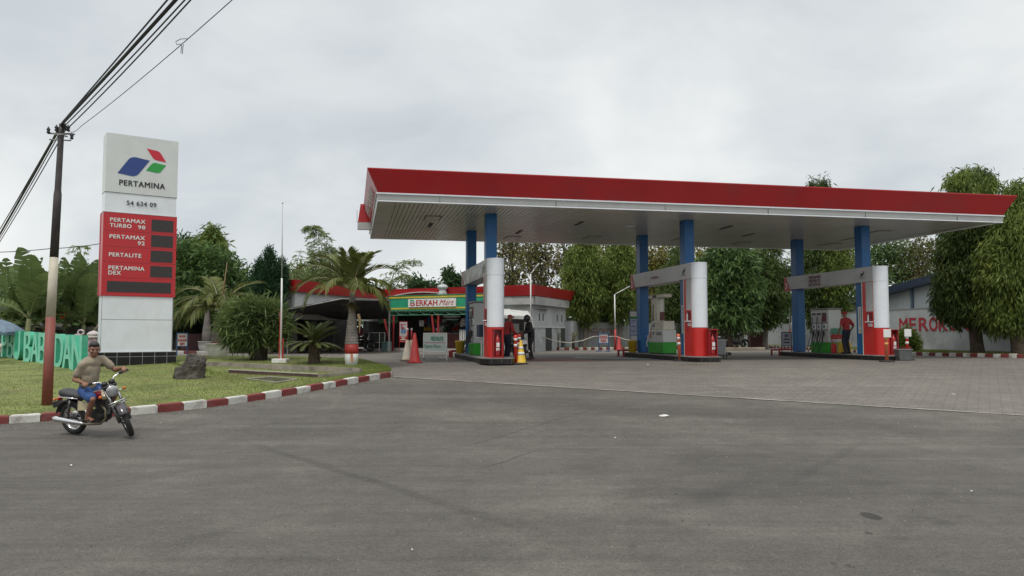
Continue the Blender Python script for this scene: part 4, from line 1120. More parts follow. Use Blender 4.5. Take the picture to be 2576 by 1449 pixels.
# ================================================================ UTILITY POLE AND CABLES
pb = lp(118, 1021); Yp = pb.y
def pol(px, py): q = at(px, py, Yp + (1020 - py) / 700 * .25); return q
P_ = [pb - Vector((0, 0, .1)), pol(127.5, 798), pol(136, 648), pol(145, 490), pol(145.5, 478), pol(154, 335), pol(156, 312)]
up_ = thing('utility_pole', 'slightly leaning utility pole painted red below, white above and rusty black at the top', 'utility pole', pb)
rr = [.100, .090, .082, .076, .063, .056, .054]
mb = MB(); mb.tube(P_[0:2], rr[0:2], 16); mb.build('red_section', mat('pole_red', (.21, .055, .04), .6, .15, 3, dirt=((.14, .06, .045), .6, 2.5)), up_, True)
mb = MB(); mb.tube(P_[1:3], rr[1:3], 16); mb.build('white_section', mat('pole_white', (.47, .43, .34), .6, .1, 3, dirt=((.30, .25, .17), .6, 2.5)), up_, True)
mb = MB(); mb.tube(P_[2:], rr[2:], 16); top = mb.build('black_section', mat('pole_black', (.045, .038, .036), .55, .35, 4), up_, True)
T0 = P_[-1]; T1 = P_[-2]
mb = MB()
mb.tube([T1 + Vector((-.28, 0, .0)), T1 + Vector((.28, 0, -.02))], .02, 6); mb.tube([T1 + Vector((-.25, .02, -.13)), T1 + Vector((.22, -.02, -.16))], .016, 6)
mb.tube([T1 + Vector((-.09, -.09, -.05)), T1 + Vector((.09, -.09, -.05)), T1 + Vector((.09, .09, -.05)), T1 + Vector((-.09, .09, -.05)), T1 + Vector((-.09, -.09, -.05))], .012, 5)
mb.build('bracket', STEEL, top)
for dx, dz in ((-.25, .06), (.16, .10), (.24, -.07), (-.085, .10), (.09, .13)):
    mb = MB(); c = T1 + Vector((dx, -.03, dz)); mb.lathe([(.018, -.07), (.04, -.05), (.022, -.02), (.042, .01), (.02, .04), (.012, .07)], 10, c); mb.build('insulator', BLACK, top, True)
def cable(label, pts, r, sag=0.0, name='overhead_cable', grp='overhead cables on the pole'):
    out = []
    for i in range(len(pts) - 1):
        for s in np.linspace(0, 1, 14)[:-1]:
            p = pts[i].lerp(pts[i + 1], s); p = p + Vector((0, 0, -sag * 4 * s * (1 - s))); out.append(p)
    out.append(pts[-1])
    mb = MB(); mb.tube(out, r, 6); o = mb.build(name, WIRE, org=pts[0]); tag(o, label, 'cable', grp); return o
for i, (dx, dz, r, px, pxl, pyl, sg, lab) in enumerate((
        (.02, .03, .014, 418, -40, 640, .02, 'uppermost thin cable crossing the pole head'),
        (.0, -.03, .028, 437, -40, 655, .03, 'thickest black cable bundle crossing the pole head'),
        (.04, -.08, .012, 449, -40, 662, .10, 'thin cable hugging the underside of the thick bundle'),
        (.08, -.16, .012, 459, -40, 668, .13, 'lowest of the bundled cables, held by the side insulator'))):
    far = at(px, 0, 10.4); c = T0 + Vector((dx, -.03, dz)); dirn = (far - c)
    near = c + dirn * 1.9
    lft = at(pxl, pyl, 27.0)
    cable(lab + ', near span', [c, near], r, sg)
    cable(lab + ', far span to the left', [c, lft + (lft - c) * .15], r, .05 + sg * .3)
c = at(203, 318, 17.6); far = at(568, 0, 10.6)
cable('single thin wire right of the bundle, with a dangling loop', [T0 + Vector((.05, 0, -.1)), c, far + (far - c) * .4], .007, .10)
q = at(457, 112, 12.6)
mb = MB(); mb.tube([q + Vector((x, 0, z)) for x, z in ((.10, .10), (-.02, .095), (-.10, .05), (-.085, -.0), (-.02, .01), (.0, -.02), (-.01, -.14), (.015, -.16), (.02, -.05), (.03, .0))], .006, 5)
tag(mb.build('wire_loop', WIRE, org=q), 'loose loop of wire dangling from the single thin overhead wire', 'wire loop')
cable('thin distant wire passing behind the pole to the totem, upper one', [at(-60, 635, 34), at(130, 625, 34), at(262, 611, 34)], .018, .05, grp='thin distant wires on the left')
cable('thin distant wire sagging above the banana plants, lower one', [at(-60, 664, 36), at(262, 672, 36)], .014, .35, grp='thin distant wires on the left')

# ================================================================ GREEN LETTER SIGN
LG = mat('letter_face_green', (.18, .56, .40), .6, .12, 3, dirt=((.30, .48, .40), .6, 3))
LS = mat('letter_side_green', (.04, .36, .22), .6, .15, 3, dirt=((.2, .45, .34), .5, 2))
a_ = at(-14, 935, 29.2); b_ = at(203, 954, 22.0)
a_.z = lz(a_.x, a_.y) + .03; b_.z = lz(b_.x, b_.y) + .03
d = (b_ - a_); L_ = d.length; dh = Vector((d.x, d.y, 0)).normalized(); nb = Vector((-dh.y, dh.x, 0))
ls = thing('letter_sign', 'row of tall turquoise concrete letters standing on the lawn', 'letter sign', a_, math.atan2(dh.y, dh.x))
def big_letter(ch, p, wd, h):
    cu = bpy.data.curves.new('letter', 'FONT'); cu.body = ch; cu.size = 1; cu.extrude = .0; cu.offset = .0
    to = bpy.data.objects.new('letter', cu); C.objects.link(to)
    dg = bpy.context.evaluated_depsgraph_get(); cu.extrude = .5
    dg.update(); me = bpy.data.meshes.new_from_object(to.evaluated_get(dg))
    bpy.data.objects.remove(to); bpy.data.curves.remove(cu)
    co = np.array([v.co[:] for v in me.vertices]); fs = [list(q.vertices) for q in me.polygons]; nz = [abs(q.normal.z) for q in me.polygons]
    bpy.data.meshes.remove(me)
    mn, mx_ = co.min(0), co.max(0); mb = MB()
    vs = []
    for c in co:
        x = (c[0] - mn[0]) / (mx_[0] - mn[0]) * wd; z = (c[1] - mn[1]) / (mx_[1] - mn[1]) * h; y = (.5 - c[2]) * .16
        vs.append(p + dh * x + nb * y + Vector((0, 0, z)))
    for q, ox in enumerate((0, -.055 * wd, .055 * wd)): mb.add([v + dh * ox - nb * .004 * q for v in vs], fs)
    mb.m = [0 if q > .5 else 1 for q in nz] * 3
    mb.build('letter', [LG, LS], ls)
word = 'SPBU BABADAN'; cw = L_ / 11.6; x = 0
for ch in word:
    if ch == ' ': x += cw * .6; continue
    p = a_.lerp(b_, x / L_); hgt = 1.02 
    big_letter(ch, p, cw * .97, hgt); x += cw
mb = MB()
for s in (.05, .13, .215): 
    p = a_.lerp(b_, s); mb.add([p + dh * u_ + nb * v_ + Vector((0, 0, z)) for z in (-.25, .0) for u_, v_ in ((-.25, -.05), (.25, -.05), (.25, .3), (-.25, .3))], [(3, 2, 1, 0), (4, 5, 6, 7)] + [(i, (i + 1) % 4, 4 + (i + 1) % 4, 4 + i) for i in range(4)])
mb.build('brick_plinth', mat('plinth_red', (.17, .05, .035), .85, .25, 6), ls)

# ---- pink boundary gate, grey wall and parasol behind the letters
PINK = mat('pink_wall', (.42, .29, .34), .8, .08, 2, dirt=((.3, .2, .22), .5, 2))
a = at(219, 940, 31); a.z = lz(a.x, a.y); b = at(300, 940, 33); b.z = a.z
g = thing('pink_wall', 'pink plastered wall with a capped pillar between the letters and the totem', 'wall', a)
mb = MB(); mb.slab(a + Vector((.25, .05, 0)), b, a.z - .1, at(235, 852, 31).z, .18); mb.build('wall_panel', PINK, g)
mb = MB(); mb.slab(a + Vector((.75, .04, 0)), b, a.z + .2, at(235, 860, 31).z, .05); mb.build('grey_infill', GREYL, g)
mb = MB(); mb.cbox(a.x - .02, a.x + .36, a.y - .12, a.y + .26, a.z - .1, at(228, 852, 31).z, .02); pl = mb.build('pillar', PINK, g)
zc = at(228, 852, 31).z; mb = MB(); mb.lathe([(.20, zc), (.27, zc + .04), (.27, zc + .09), (.21, zc + .11), (.25, zc + .15), (.25, zc + .19), (.16, zc + .27), (.03, zc + .32)], 16, (a.x + .17, a.y + .07, 0)); mb.build('cap', mat('cap_stone', (.45, .40, .40), .8), pl, True)
mb = MB()
for i in range(5):
    z = a.z + .22 + i * .18; x0 = a.x - .34 + .1 * math.sin(i * 1.7)
    mb.tube([(x0 + .12 * math.cos(s), a.y - .02, z + .10 * math.sin(s)) for s in np.linspace(0, 2 * PI, 10)], .035, 6)
mb.build('scroll_ornament', mat('scroll_pink', (.50, .40, .46), .7), g, True)
a = at(-120, 862, 38); b = at(246, 862, 36); a.z = b.z = .3
g = thing('grey_house', 'low weathered grey house wall with a lean-to roof half hidden by banana plants', 'house', b)
mb = MB(); mb.slab(a, b, .2, at(100, 822, 36).z, .25); mb.build('wall', mat('old_wall', (.085, .08, .072), .9, .3, 1, dirt=((.04, .045, .035), .8, 1.5)), g)
mb = MB(); q0, q1 = at(60, 818, 35.6), at(175, 830, 35.6)
mb.add([at(75, 824, 35), at(165, 832, 35), at(178, 816, 38), at(60, 808, 38)], [(0, 1, 2, 3)]); 
mb.add([v - Vector((0, 0, .06)) for v in mb.v[:4]], [(3, 2, 1, 0)]); mb.build('lean_to_roof', mat('old_roof', (.07, .06, .05), .9, .3, 3), g)
mb = MB(); mb.slab(at(30, 850, 35.9), at(58, 850, 35.9), at(30, 858, 35.9).z, at(30, 832, 35.9).z, .03); mb.build('shutter', mat('old_shutter', (.16, .15, .13), .8), g)
# parasol
p = at(2, 850, 27.5); zt = at(5, 803, 27.5).z; ze = at(5, 836, 27.5).z
t = thing('parasol', 'faded blue grey parasol half out of the frame behind the letters', 'parasol', (p.x, p.y, lz(p.x, p.y)))
mb = MB(); n = 8; rr = .82
for i in range(n):
    a0, a1 = 2 * PI * i / n, 2 * PI * (i + 1) / n; am = (a0 + a1) / 2
    q0 = Vector((p.x + rr * math.cos(a0), p.y + rr * math.sin(a0), ze)); q1 = Vector((p.x + rr * math.cos(a1), p.y + rr * math.sin(a1), ze)); tp = Vector((p.x, p.y, zt))
    m0, m1 = q0.lerp(tp, .5) + Vector((0, 0, .07)), q1.lerp(tp, .5) + Vector((0, 0, .07)); mm = q0.lerp(q1, .5) + Vector((0, 0, .03)); 
    mb.add([q0, mm, q1, m1, tp, m0], [(0, 1, 3, 5), (1, 2, 3), (5, 3, 4)])
    mb.add([q0, q1, q1 - Vector((0, 0, .1)), q0 - Vector((0, 0, .1))], [(0, 1, 2, 3)])
mb.build('canopy_cloth', mat('parasol_blue', (.11, .16, .22), .8, .2, 2, dirt=((.2, .25, .28), .6, 2)), t)
mb = MB(); mb.tube([(p.x, p.y, lz(p.x, p.y)), (p.x, p.y, zt + .06)], .02, 8); mb.build('pole', STEEL, t)
mb = MB(); r_ = lp(4, 940); 
q = at(-1, 872, 26.5); mb.ell(q, (.10, .09, .11), 12); mb.ell(q + Vector((-.06, 0, -.16)), (.13, .11, .14), 12)
tag(mb.build('white_ornament', mat('plaster', (.5, .47, .42), .8), None, True, org=q), 'pale rounded plaster ornament at the left frame edge above the letters', 'ornament')

# ================================================================ FLAGPOLE, POTS, ROCK
p = lp(706, 913); t = thing('flagpole', 'slim white and red flagpole on a white block', 'flagpole', p)
mb = MB(); mb.cbox(p.x - .24, p.x + .24, p.y - .2, p.y + .2, p.z - .05, p.z + .14, .012); mb.build('base_block', WHITEP, t)
zt = at(705, 512, p.y).z
mb = MB(); mb.tube([(p.x, p.y, p.z + .14), (p.x, p.y, at(706, 782, p.y).z), (p.x - .01, p.y, at(706, 700, p.y).z)], [.032, .030, .028], 10); mb.build('lower_pole', LETW, t, True)
mb = MB(); mb.tube([(p.x - .01, p.y, at(706, 700, p.y).z), (p.x - .03, p.y, zt)], [.020, .012], 8); mb.build('upper_pole', GREYL, t, True)
mb = MB(); mb.cbox(p.x - .055, p.x - .032, p.y - .02, p.y + .02, p.z + .14, at(706, 782, p.y).z, .004); mb.build('red_backing', REDP, t)
mb = MB(); mb.box(p.x - .075, p.x + .075, p.y + .02, p.y + .05, p.z + .14, p.z + .8); mb.build('red_footing', REDP, t)
mb = MB(); mb.ell((p.x - .03, p.y, zt + .03), (.035, .035, .035), 10); mb.build('finial', LETW, t, True)
mb = MB(); mb.tube([(p.x - .06, p.y, p.z + 1.5), (p.x - .1, p.y, p.z + 1.56), (p.x - .06, p.y, p.z + 1.64)], .01, 5); mb.build('cleat', STEEL, t)
def rock(p, sx, sy, sz, label):
    mb = MB(); n, m = 72, 52; vs = []
    for i in range(m + 1):
        tt = i / m
        for k in range(n):
            a = 2 * PI * k / n
            z = tt; prof = (1 - tt ** 3.2) ** .5
            x, y = math.cos(a) * prof, math.sin(a) * prof
            if x < 0: x *= 1 - .45 * max(0, tt - .25)
            q = Vector((x * 1.5, y * 1.5, z * 2))
            nn = noise.noise(q * 1.1) * .22 + noise.noise(q * 2.7 + Vector((5, 1, 2))) * .11 + abs(noise.noise(Vector((q.x * 4, q.y * 4, q.z * 1.2)))) * -.16 + noise.noise(q * 6) * .08 + noise.noise(q * 15) * .05
            pk = .0
            if z > .5: pk = -.38 * max(0, (-x - .05)) * (z - .4) * 1.7
            vs.append(Vector((p.x + sx * (x * (1 + nn) + (.18 * tt)), p.y + sy * y * (1 + nn), p.z - .08 + sz * (z * (1 + nn * .4) + pk))))
    for i in range(m):
        for k in range(n):
            j = (k + 1) % n; mb.f.append([i * n + k, i * n + j, (i + 1) * n + j, (i + 1) * n + k]); mb.m.append(0)
    mb.f.append([m * n + k for k in range(n)]); mb.m.append(0); mb.v = vs
    return tag(mb.build('boulder', mat('boulder_stone', (.058, .050, .043), .92, .4, 2.2, bump=1.0, bs=9, dirt=((.17, .15, .12), .8, 3)), None, True, org=p), label, 'rock')
p = lp(477, 953); k = p.y / PF
rock(p, 38 * k, 30 * k, 72 * k, 'dark rough boulder standing upright on the lawn before the totem')
def pot(px, py, r, h, label, m):
    p = gp(px, py); t = thing('plant_pot', label, 'plant pot', p, 0, 'white plant pots')
    mb = MB(); mb.lathe([(r * .62, 0.003), (r * .78, h * .15), (r * .97, h * .6), (r, h * .93), (r * 1.06, h * .95), (r * 1.06, h), (r * .92, h), (r * .88, h * .9)], 22, p); mb.build('pot_body', m, t, True)
    mb = MB(); mb.lathe([(r * .9, h * .89), (.02, h * .93)], 14, p); mb.build('soil', BROWNB, t)
    return p, t
POT1 = pot(548, 904, .42, .62, 'large white bowl pot holding the left bottle palm', WHITEP)
POT2 = pot(519, 889, .40, .60, 'smaller grey white pot half hidden behind the large white pot', mat('pot_grey', (.40, .40, .38), .7, .1, 3, dirt=((.2, .2, .17), .6, 3)))
# ================================================================ SHOP BUILDING
V2 = lambda x, y: Vector((x, y, 0))
P1, P2, P3, P4 = V2(-10.8, 38.3), V2(-8.07, 47.0), V2(1.05, 42.4), V2(3.34, 48.3)
P0 = V2(-11.55, 39.0); PB = V2(-14.4, 48.4)
E = (P3 - P2).normalized(); NI = Vector((-E.y, E.x, 0))            # along the shop front / into the shop
shop = thing('shop_building', 'low white shop with a red parapet and an open dark front behind the palms', 'building', (P2.x, P2.y, FLOOR))
def wall(mb, a, b, z0, z1, t=.15, mi=0): mb.slab(a, b, z0, z1, t, mi)
mb = MB()
wall(mb, P0, P1, 2.45, 3.82); wall(mb, P1, P2, 2.45, 3.82); wall(mb, PB, P0, FLOOR, 3.82)
wall(mb, P2 - E * .2, P3, 3.0, 3.82); wall(mb, P3, P4, 2.1, 3.82)
wall(mb, P2 + E * 7.6, P3, FLOOR, 3.0)
mb.build('upper_wall', WALLW, shop)
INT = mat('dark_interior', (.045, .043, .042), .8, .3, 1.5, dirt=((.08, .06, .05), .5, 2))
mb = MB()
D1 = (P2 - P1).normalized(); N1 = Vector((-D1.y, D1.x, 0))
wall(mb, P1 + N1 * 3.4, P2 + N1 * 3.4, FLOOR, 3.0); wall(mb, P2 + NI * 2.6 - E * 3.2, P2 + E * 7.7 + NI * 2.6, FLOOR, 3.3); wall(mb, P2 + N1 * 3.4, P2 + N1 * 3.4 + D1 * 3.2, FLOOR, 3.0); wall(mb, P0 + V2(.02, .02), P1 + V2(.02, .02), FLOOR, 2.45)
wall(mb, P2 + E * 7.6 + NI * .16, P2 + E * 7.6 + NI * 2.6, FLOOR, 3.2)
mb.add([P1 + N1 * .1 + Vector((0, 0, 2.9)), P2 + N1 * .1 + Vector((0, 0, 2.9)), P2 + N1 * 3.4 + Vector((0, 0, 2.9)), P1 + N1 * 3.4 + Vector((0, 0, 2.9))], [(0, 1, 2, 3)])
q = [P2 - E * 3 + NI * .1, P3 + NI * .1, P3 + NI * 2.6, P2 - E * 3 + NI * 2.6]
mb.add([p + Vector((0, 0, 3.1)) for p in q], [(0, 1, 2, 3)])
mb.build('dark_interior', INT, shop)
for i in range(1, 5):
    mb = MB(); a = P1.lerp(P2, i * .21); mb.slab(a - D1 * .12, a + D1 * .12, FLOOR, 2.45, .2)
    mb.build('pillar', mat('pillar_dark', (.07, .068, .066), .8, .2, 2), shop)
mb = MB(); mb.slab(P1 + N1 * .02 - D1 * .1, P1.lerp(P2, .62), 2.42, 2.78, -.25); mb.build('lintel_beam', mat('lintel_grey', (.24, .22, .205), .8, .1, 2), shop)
def parapet(mb, pts, z0, z1, out, t=.12):
    pts2 = pts
    for a, b in zip(pts[:-1], pts[1:]):
        d = (b - a).normalized(); n = Vector((d.y, -d.x, 0))
        vs = [a + Vector((0, 0, z0)), b + Vector((0, 0, z0)), b + n * out + Vector((0, 0, z1)), a + n * out + Vector((0, 0, z1)), b - n * t + Vector((0, 0, z1)), a - n * t + Vector((0, 0, z1))]
        mb.add(vs, [(0, 1, 2, 3), (3, 2, 4, 5)])
mb = MB(); o_ = .35
n01 = Vector((.58, -.81, 0)); nE = -NI; n1 = -N1; n34 = Vector(((P4 - P3).normalized().y, -(P4 - P3).normalized().x, 0))
Q0 = P0 + Vector((-.3, -.3, 0)); Q1 = P1 + Vector((.12, -.42, 0)); Q2 = P2 + n1 * .36 + nE * .36; Q3 = P3 + nE * .40 + E * .40; Q4 = P4 + n34 * .4 + Vector((.15, .35, 0)); QB = PB + Vector((-.4, 0, 0)); QR = P4 + NI * 4 - E * 8
def par(z0, z1, f):
    def s(p, c): return c + (p - c) * f
    L0 = [QB, Q0, Q1, Q2, Q3, Q4]; base = [PB, P0, P1, P2, P3, P4]
    lo = [b.lerp(q, .75) for q, b in zip(L0, base)]; hi = [b.lerp(q, f) for q, b in zip(L0, base)]
    for i in range(5):
        mb.add([lo[i] + Vector((0, 0, z0)), lo[i + 1] + Vector((0, 0, z0)), hi[i + 1] + Vector((0, 0, z1)), hi[i] + Vector((0, 0, z1))], [(0, 1, 2, 3)])
        mb.add([hi[i] + Vector((0, 0, z1)), hi[i + 1] + Vector((0, 0, z1)), base[i + 1] + Vector((0, 0, z1)), base[i] + Vector((0, 0, z1))], [(0, 1, 2, 3)])
        mb.add([lo[i + 1] + Vector((0, 0, z0)), lo[i] + Vector((0, 0, z0)), base[i] + Vector((0, 0, z0)), base[i + 1] + Vector((0, 0, z0))], [(0, 1, 2, 3)])
par(3.80, 4.37, 1.25)
mb.build('red_parapet', RED, shop)
mb = MB(); wall(mb, P3 - E * 2.2 - NI * .22, P3 - NI * .22 + E * .2, 3.32, 3.78, .22); wall(mb, P3 + n34 * .25, P4 + n34 * .25, 3.32, 3.78, .25); mb.build('concrete_ledge', mat('ledge', (.42, .42, .41), .8, .1, 1.5, dirt=((.2, .2, .19), .7, 1.2)), shop)
d34 = (P4 - P3).normalized(); l34 = (P4 - P3).length
mb = MB(); wall(mb, P3 + n34 * .012, P4 + n34 * .012, 2.12, 3.31, .03); mb.build('side_wall', CONCW, shop)
for s in (.2, .30, .72, .86): mb = MB(); wall(mb, P3 + d34 * (l34 * s) + n34 * .035, P3 + d34 * (l34 * s + .12) + n34 * .035, 2.45, 2.85, .03); mb.build('vent_slot', mat('dark_panel', (.05, .05, .055), .6), shop)
for s0, s1 in ((.0, .08), (.38, .56), (.84, 1.0)): mb = MB(); wall(mb, P3 + d34 * (l34 * s0) + n34 * .03, P3 + d34 * (l34 * s1) + n34 * .03, FLOOR, 2.05, .05); mb.build('dark_panel', mat('dark_panel', (.05, .05, .055), .6), shop)
for s0, s1 in ((.08, .38), (.56, .84)):
    mb = MB(); wall(mb, P3 + d34 * (l34 * s0) + n34 * .02, P3 + d34 * (l34 * s1) + n34 * .02, FLOOR, 2.05, .05)
    mb.build('lower_panel', CONCW, shop)
mb = MB(); wall(mb, P3 + n34 * .06, P4 + n34 * .06, 2.05, 2.13, .08); mb.build('sill_band', WALLW, shop)
# sign board and truss in front of the shop
S0 = V2(-7.22, 45.2); 
def SP(t, o, z): p = S0 + E * t - NI * o; return Vector((p.x, p.y, z))
sg = thing('shop_sign', 'green shop fascia with yellow stripes and a white name plate', 'shop sign', (S0.x, S0.y, 3.0))
SGN = mat('sign_green', (.015, .26, .14), .45, .1, 2, dirt=((.03, .2, .12), .5, 3)); SYL = mat('sign_yellow', (.50, .40, .05), .5, .1, 3)
mb = MB(); n = 60; T_ = 7.5                                         # corrugated sheet
for i in range(n * 2):
    t0, t1 = T_ * i / (n * 2), T_ * (i + 1) / (n * 2); o0, o1 = (.012 if i % 2 else 0), (.012 if (i + 1) % 2 else 0)
    mb.add([SP(t0, o0, 3.07), SP(t1, o1, 3.07), SP(t1, o1, 3.90), SP(t0, o0, 3.90)], [(0, 1, 2, 3)])
mb.build('green_sheet', SGN, sg)
def strip3(mb, t0, t1, z0, z1, o, th=.02, mi=0):
    vs = [SP(t, oo, z) for z in (z0, z1) for t, oo in ((t0, o), (t1, o), (t1, o - th), (t0, o - th))]
    mb.add(vs, [(3, 2, 1, 0), (4, 5, 6, 7), (0, 1, 5, 4), (1, 2, 6, 5), (2, 3, 7, 6), (3, 0, 4, 7)], mi)
mb = MB(); strip3(mb, 0, T_, 3.12, 3.21, .035); strip3(mb, 0, T_, 3.76, 3.86, .035); mb.build('yellow_stripe', SYL, sg)
mb = MB(); strip3(mb, 1.42, 4.62, 3.235, 3.70, .09, .07); pl = mb.build('name_plate', WHITEP, sg)
text('lettering', 'ERKAH', INKR, pl, SP(1.98, .094, 3.31), E, (0, 0, 1), .32, 1.42, .03)
bo = text('lettering', 'B', INKR, pl, SP(1.58, .094, 3.30), E, (0, 0, 1), .35, .30, .02)
import bmesh
bm = bmesh.new(); bm.from_mesh(bo.data); inv_z = (root_inv(pl) @ Vector((0, 0, 3.485))).z
bmesh.ops.bisect_plane(bm, geom=bm.verts[:] + bm.edges[:] + bm.faces[:], plane_co=(0, 0, inv_z), plane_no=(0, 0, 1))
for f_ in bm.faces: f_.material_index = 1 if f_.calc_center_median().z > inv_z else 0
bm.to_mesh(bo.data); bm.free(); bo.data.materials.append(SGN)
text('lettering', 'Mart', INKR, pl, SP(3.52, .094, 3.32), E, (0, 0, 1), .31, .98, .0, .45)
mb = MB(); strip3(mb, -.02, 0, 3.03, 3.93, .06, .1); strip3(mb, T_, T_ + .02, 3.03, 3.93, .06, .1); strip3(mb, -.02, T_ + .02, 3.90, 3.93, .06, .1); strip3(mb, -.02, T_ + .02, 3.035, 3.07, .06, .1); mb.build('frame', SGN, sg)
aw = thing('shop_awning', 'green steel awning truss on slanted red posts before the shop', 'awning', (S0.x, S0.y, FLOOR))
mb = MB()
for i in range(70):
    t0 = -1.25 + i * .125; z0 = 3.0; h_ = .03 if i % 2 else 0
    a0, a1 = SP(t0, .06, z0 + h_), SP(t0 + .125, .06, z0 + (.03 - h_)); b0, b1 = a0 + NI * 2.3 + Vector((0, 0, .12)), a1 + NI * 2.3 + Vector((0, 0, .12))
    mb.add([a0, a1, b1, b0], [(0, 1, 2, 3)])
mb.build('corrugated_roof', mat('roof_sheet', (.45, .47, .46), .5, .1, 2), aw)
TRG = mat('truss_green', (.04, .17, .09), .5, .1, 4)
mb = MB(); mb.tube([SP(-1.2, .0, 2.78), SP(T_, .0, 2.78)], .03, 6); mb.tube([SP(-1.2, .0, 2.97), SP(T_, .0, 2.97)], .025, 6)
k = 0; t_ = -1.2
while t_ < T_ - .4:
    mb.tube([SP(t_, 0, 2.78 if k % 2 else 2.97), SP(t_ + .42, 0, 2.97 if k % 2 else 2.78)], .016, 5)
    if k % 2 == 0: mb.tube([SP(t_ + .42, 0, 2.78), SP(t_ + .42, 0, 2.97)], .016, 5)
    t_ += .42; k += 1
mb.build('truss', TRG, aw)
PR = mat('post_paint_red', (.30, .025, .025), .5, .12, 4)
for t0, t1 in ((-.38, .22), (.36, .30), (2.98, 3.28), (3.42, 3.38), (6.4, 6.4)):
    mb = MB(); mb.tube([SP(t1, .0, FLOOR), SP(t0, .0, 2.78)], .06, 6); mb.build('post', PR, aw)
mb = MB(); strip3(mb, -1.15, .28, 2.33, 2.76, -.5, .03); mb.build('green_panel', mat('dusty_green', (.06, .16, .08), .7, .15, 2), aw)
mb = MB(); n = 20; a0, a1 = SP(-.9, -.7, 0), SP(4.3, -.7, 0)
for i in range(n):
    s0, s1 = i / n, (i + 1) / n
    f = lambda s: Vector((0, 0, 3.78 + .50 * math.sin(PI * (.12 + .76 * s)) - .12))
    p0, p1 = a0.lerp(a1, s0) + f(s0), a0.lerp(a1, s1) + f(s1)
    mb.add([p0, p1, p1 + NI * 1.6, p0 + NI * 1.6, p0 - Vector((0, 0, .05)), p1 - Vector((0, 0, .05))], [(0, 1, 2, 3), (4, 5, 1, 0)])
mb.build('arched_roof', mat('arch_sheet', (.40, .44, .42), .5), aw)
v_ = thing('roof_ventilator', 'white turbine ventilator standing above the green shop sign', 'ventilator', SP(3.38, -.5, 3.9))
mb = MB(); mb.lathe([(.34, 3.86), (.18, 4.18), (.18, 4.24)], 16, SP(3.38, -.5, 0)); mb.build('base_cone', WHITEP, v_, True)
mb = MB()
prof = [(.19, 4.22), (.27, 4.28), (.31, 4.36), (.29, 4.44), (.20, 4.51), (.03, 4.53)]
mb.lathe(prof, 28, SP(3.38, -.5, 0)); mb.build('turbine', mat('galvanised', (.5, .5, .5), .35, .3, 9, metal=.5), v_, False)
# shop floor and what stands in the shop
mb = MB(); q = [SP(-.2, -.25, 0), SP(7.4, -.25, 0), SP(7.4, -4.9, 0), SP(-.2, -4.9, 0)]
mb.add([p + Vector((0, 0, z)) for z in (FLOOR - .05, FLOOR + .14) for p in q], [(3, 2, 1, 0), (4, 5, 6, 7)] + [(i, (i + 1) % 4, 4 + (i + 1) % 4, 4 + i) for i in range(4)])
mb.build('floor_slab', mat('slab_pale', (.36, .35, .33), .7, .15, 3), shop)
FZ = FLOOR + .14
def shopbox(name, label, cat, t0, t1, o0, o1, z0, z1, m, c=.02):
    tt = thing(name, label, cat, SP((t0 + t1) / 2, -(o0 + o1) / 2, z0), math.atan2(E.y, E.x))
    return tt
MAR = mat('counter_maroon', (.10, .028, .028), .5, .15, 3)
tt = thing('shop_counter', 'long maroon counter inside the shop behind the framed board', 'counter', SP(3.2, -1.6, FZ), math.atan2(E.y, E.x))
mb = MB(); strip3(mb, 1.9, 4.3, FZ + .002, FZ + .85, -1.3, .5); mb.build('body', MAR, tt)
mb = MB(); strip3(mb, 1.85, 4.35, FZ + .852, FZ + .89, -1.27, .56); mb.build('counter_top', STEEL, tt)
mb = MB(); strip3(mb, 2.5, 2.72, FZ + .895, FZ + 1.13, -1.5, .15); strip3(mb, 2.55, 2.67, FZ + .93, FZ + 1.08, -1.495, .01, 1); tag(mb.build('small_carton', [WHITEP, INKR], org=SP(2.6, -1.5, FZ + .9)), 'small white and red carton on the shop counter', 'carton')
tt = thing('wire_rack', 'white slatted rack in the shop right of the framed board', 'rack', SP(4.75, -.6, FZ), math.atan2(E.y, E.x))
for i in range(5):
    mb = MB(); strip3(mb, 4.52 + i * .11, 4.575 + i * .11, FZ + .002, FZ + 1.05, -.5, .05); mb.build('slat', LETW, tt)
mb = MB(); strip3(mb, 4.5, 5.05, FZ + 1.052, FZ + 1.09, -.48, .4); mb.build('shelf', STEEL, tt)
mb = MB(); random.seed(3)
for i in range(14): mb.ell(SP(4.45 + random.random() * .8, -.62 - random.random() * .3, FZ + 1.2 + random.random() * .5), (.16, .14, .13), 8)
tag(fuse('plastic_bags', mb, .04, mat('clear_bags', (.22, .21, .20), .25, .3, 9), None, 2), 'heap of clear plastic bags of goods on top of the slatted rack', 'bags')
def plate(name, label, cat, t, z, w, h, m, o=-1.9):
    mb = MB(); strip3(mb, t - w / 2, t + w / 2, z - h / 2, z + h / 2, o, .03); return tag(mb.build(name, m, org=SP(t, o, z)), label, cat)
plate('wall_notice', 'white notice hanging in the dark shop right of the red banner', 'notice', 1.62, 2.32, .32, .34, mat('dim_white', (.42, .41, .38), .7, .1, 5), -1.0)
plate('wall_notice', 'small round pale clock lit on the shop wall', 'clock', 2.72, 1.98, .12, .12, LETW, -1.0)
plate('wall_notice', 'wide grey price card in the dark shop', 'notice', 2.95, 2.08, .34, .16, STEEL, -1.1)
mb = MB(); mb.ell(SP(3.95, -.6, 2.70), (.55, .06, .09), 14); mb.ell(SP(4.0, -.6, 2.52), (.42, .05, .035), 12); tag(mb.build('hanging_sign', mat('dim_sign', (.25, .27, .26), .6, .4, 8), None, True, org=SP(3.95, -.6, 2.7)), 'long oval pale sign hanging under the shop awning', 'sign')
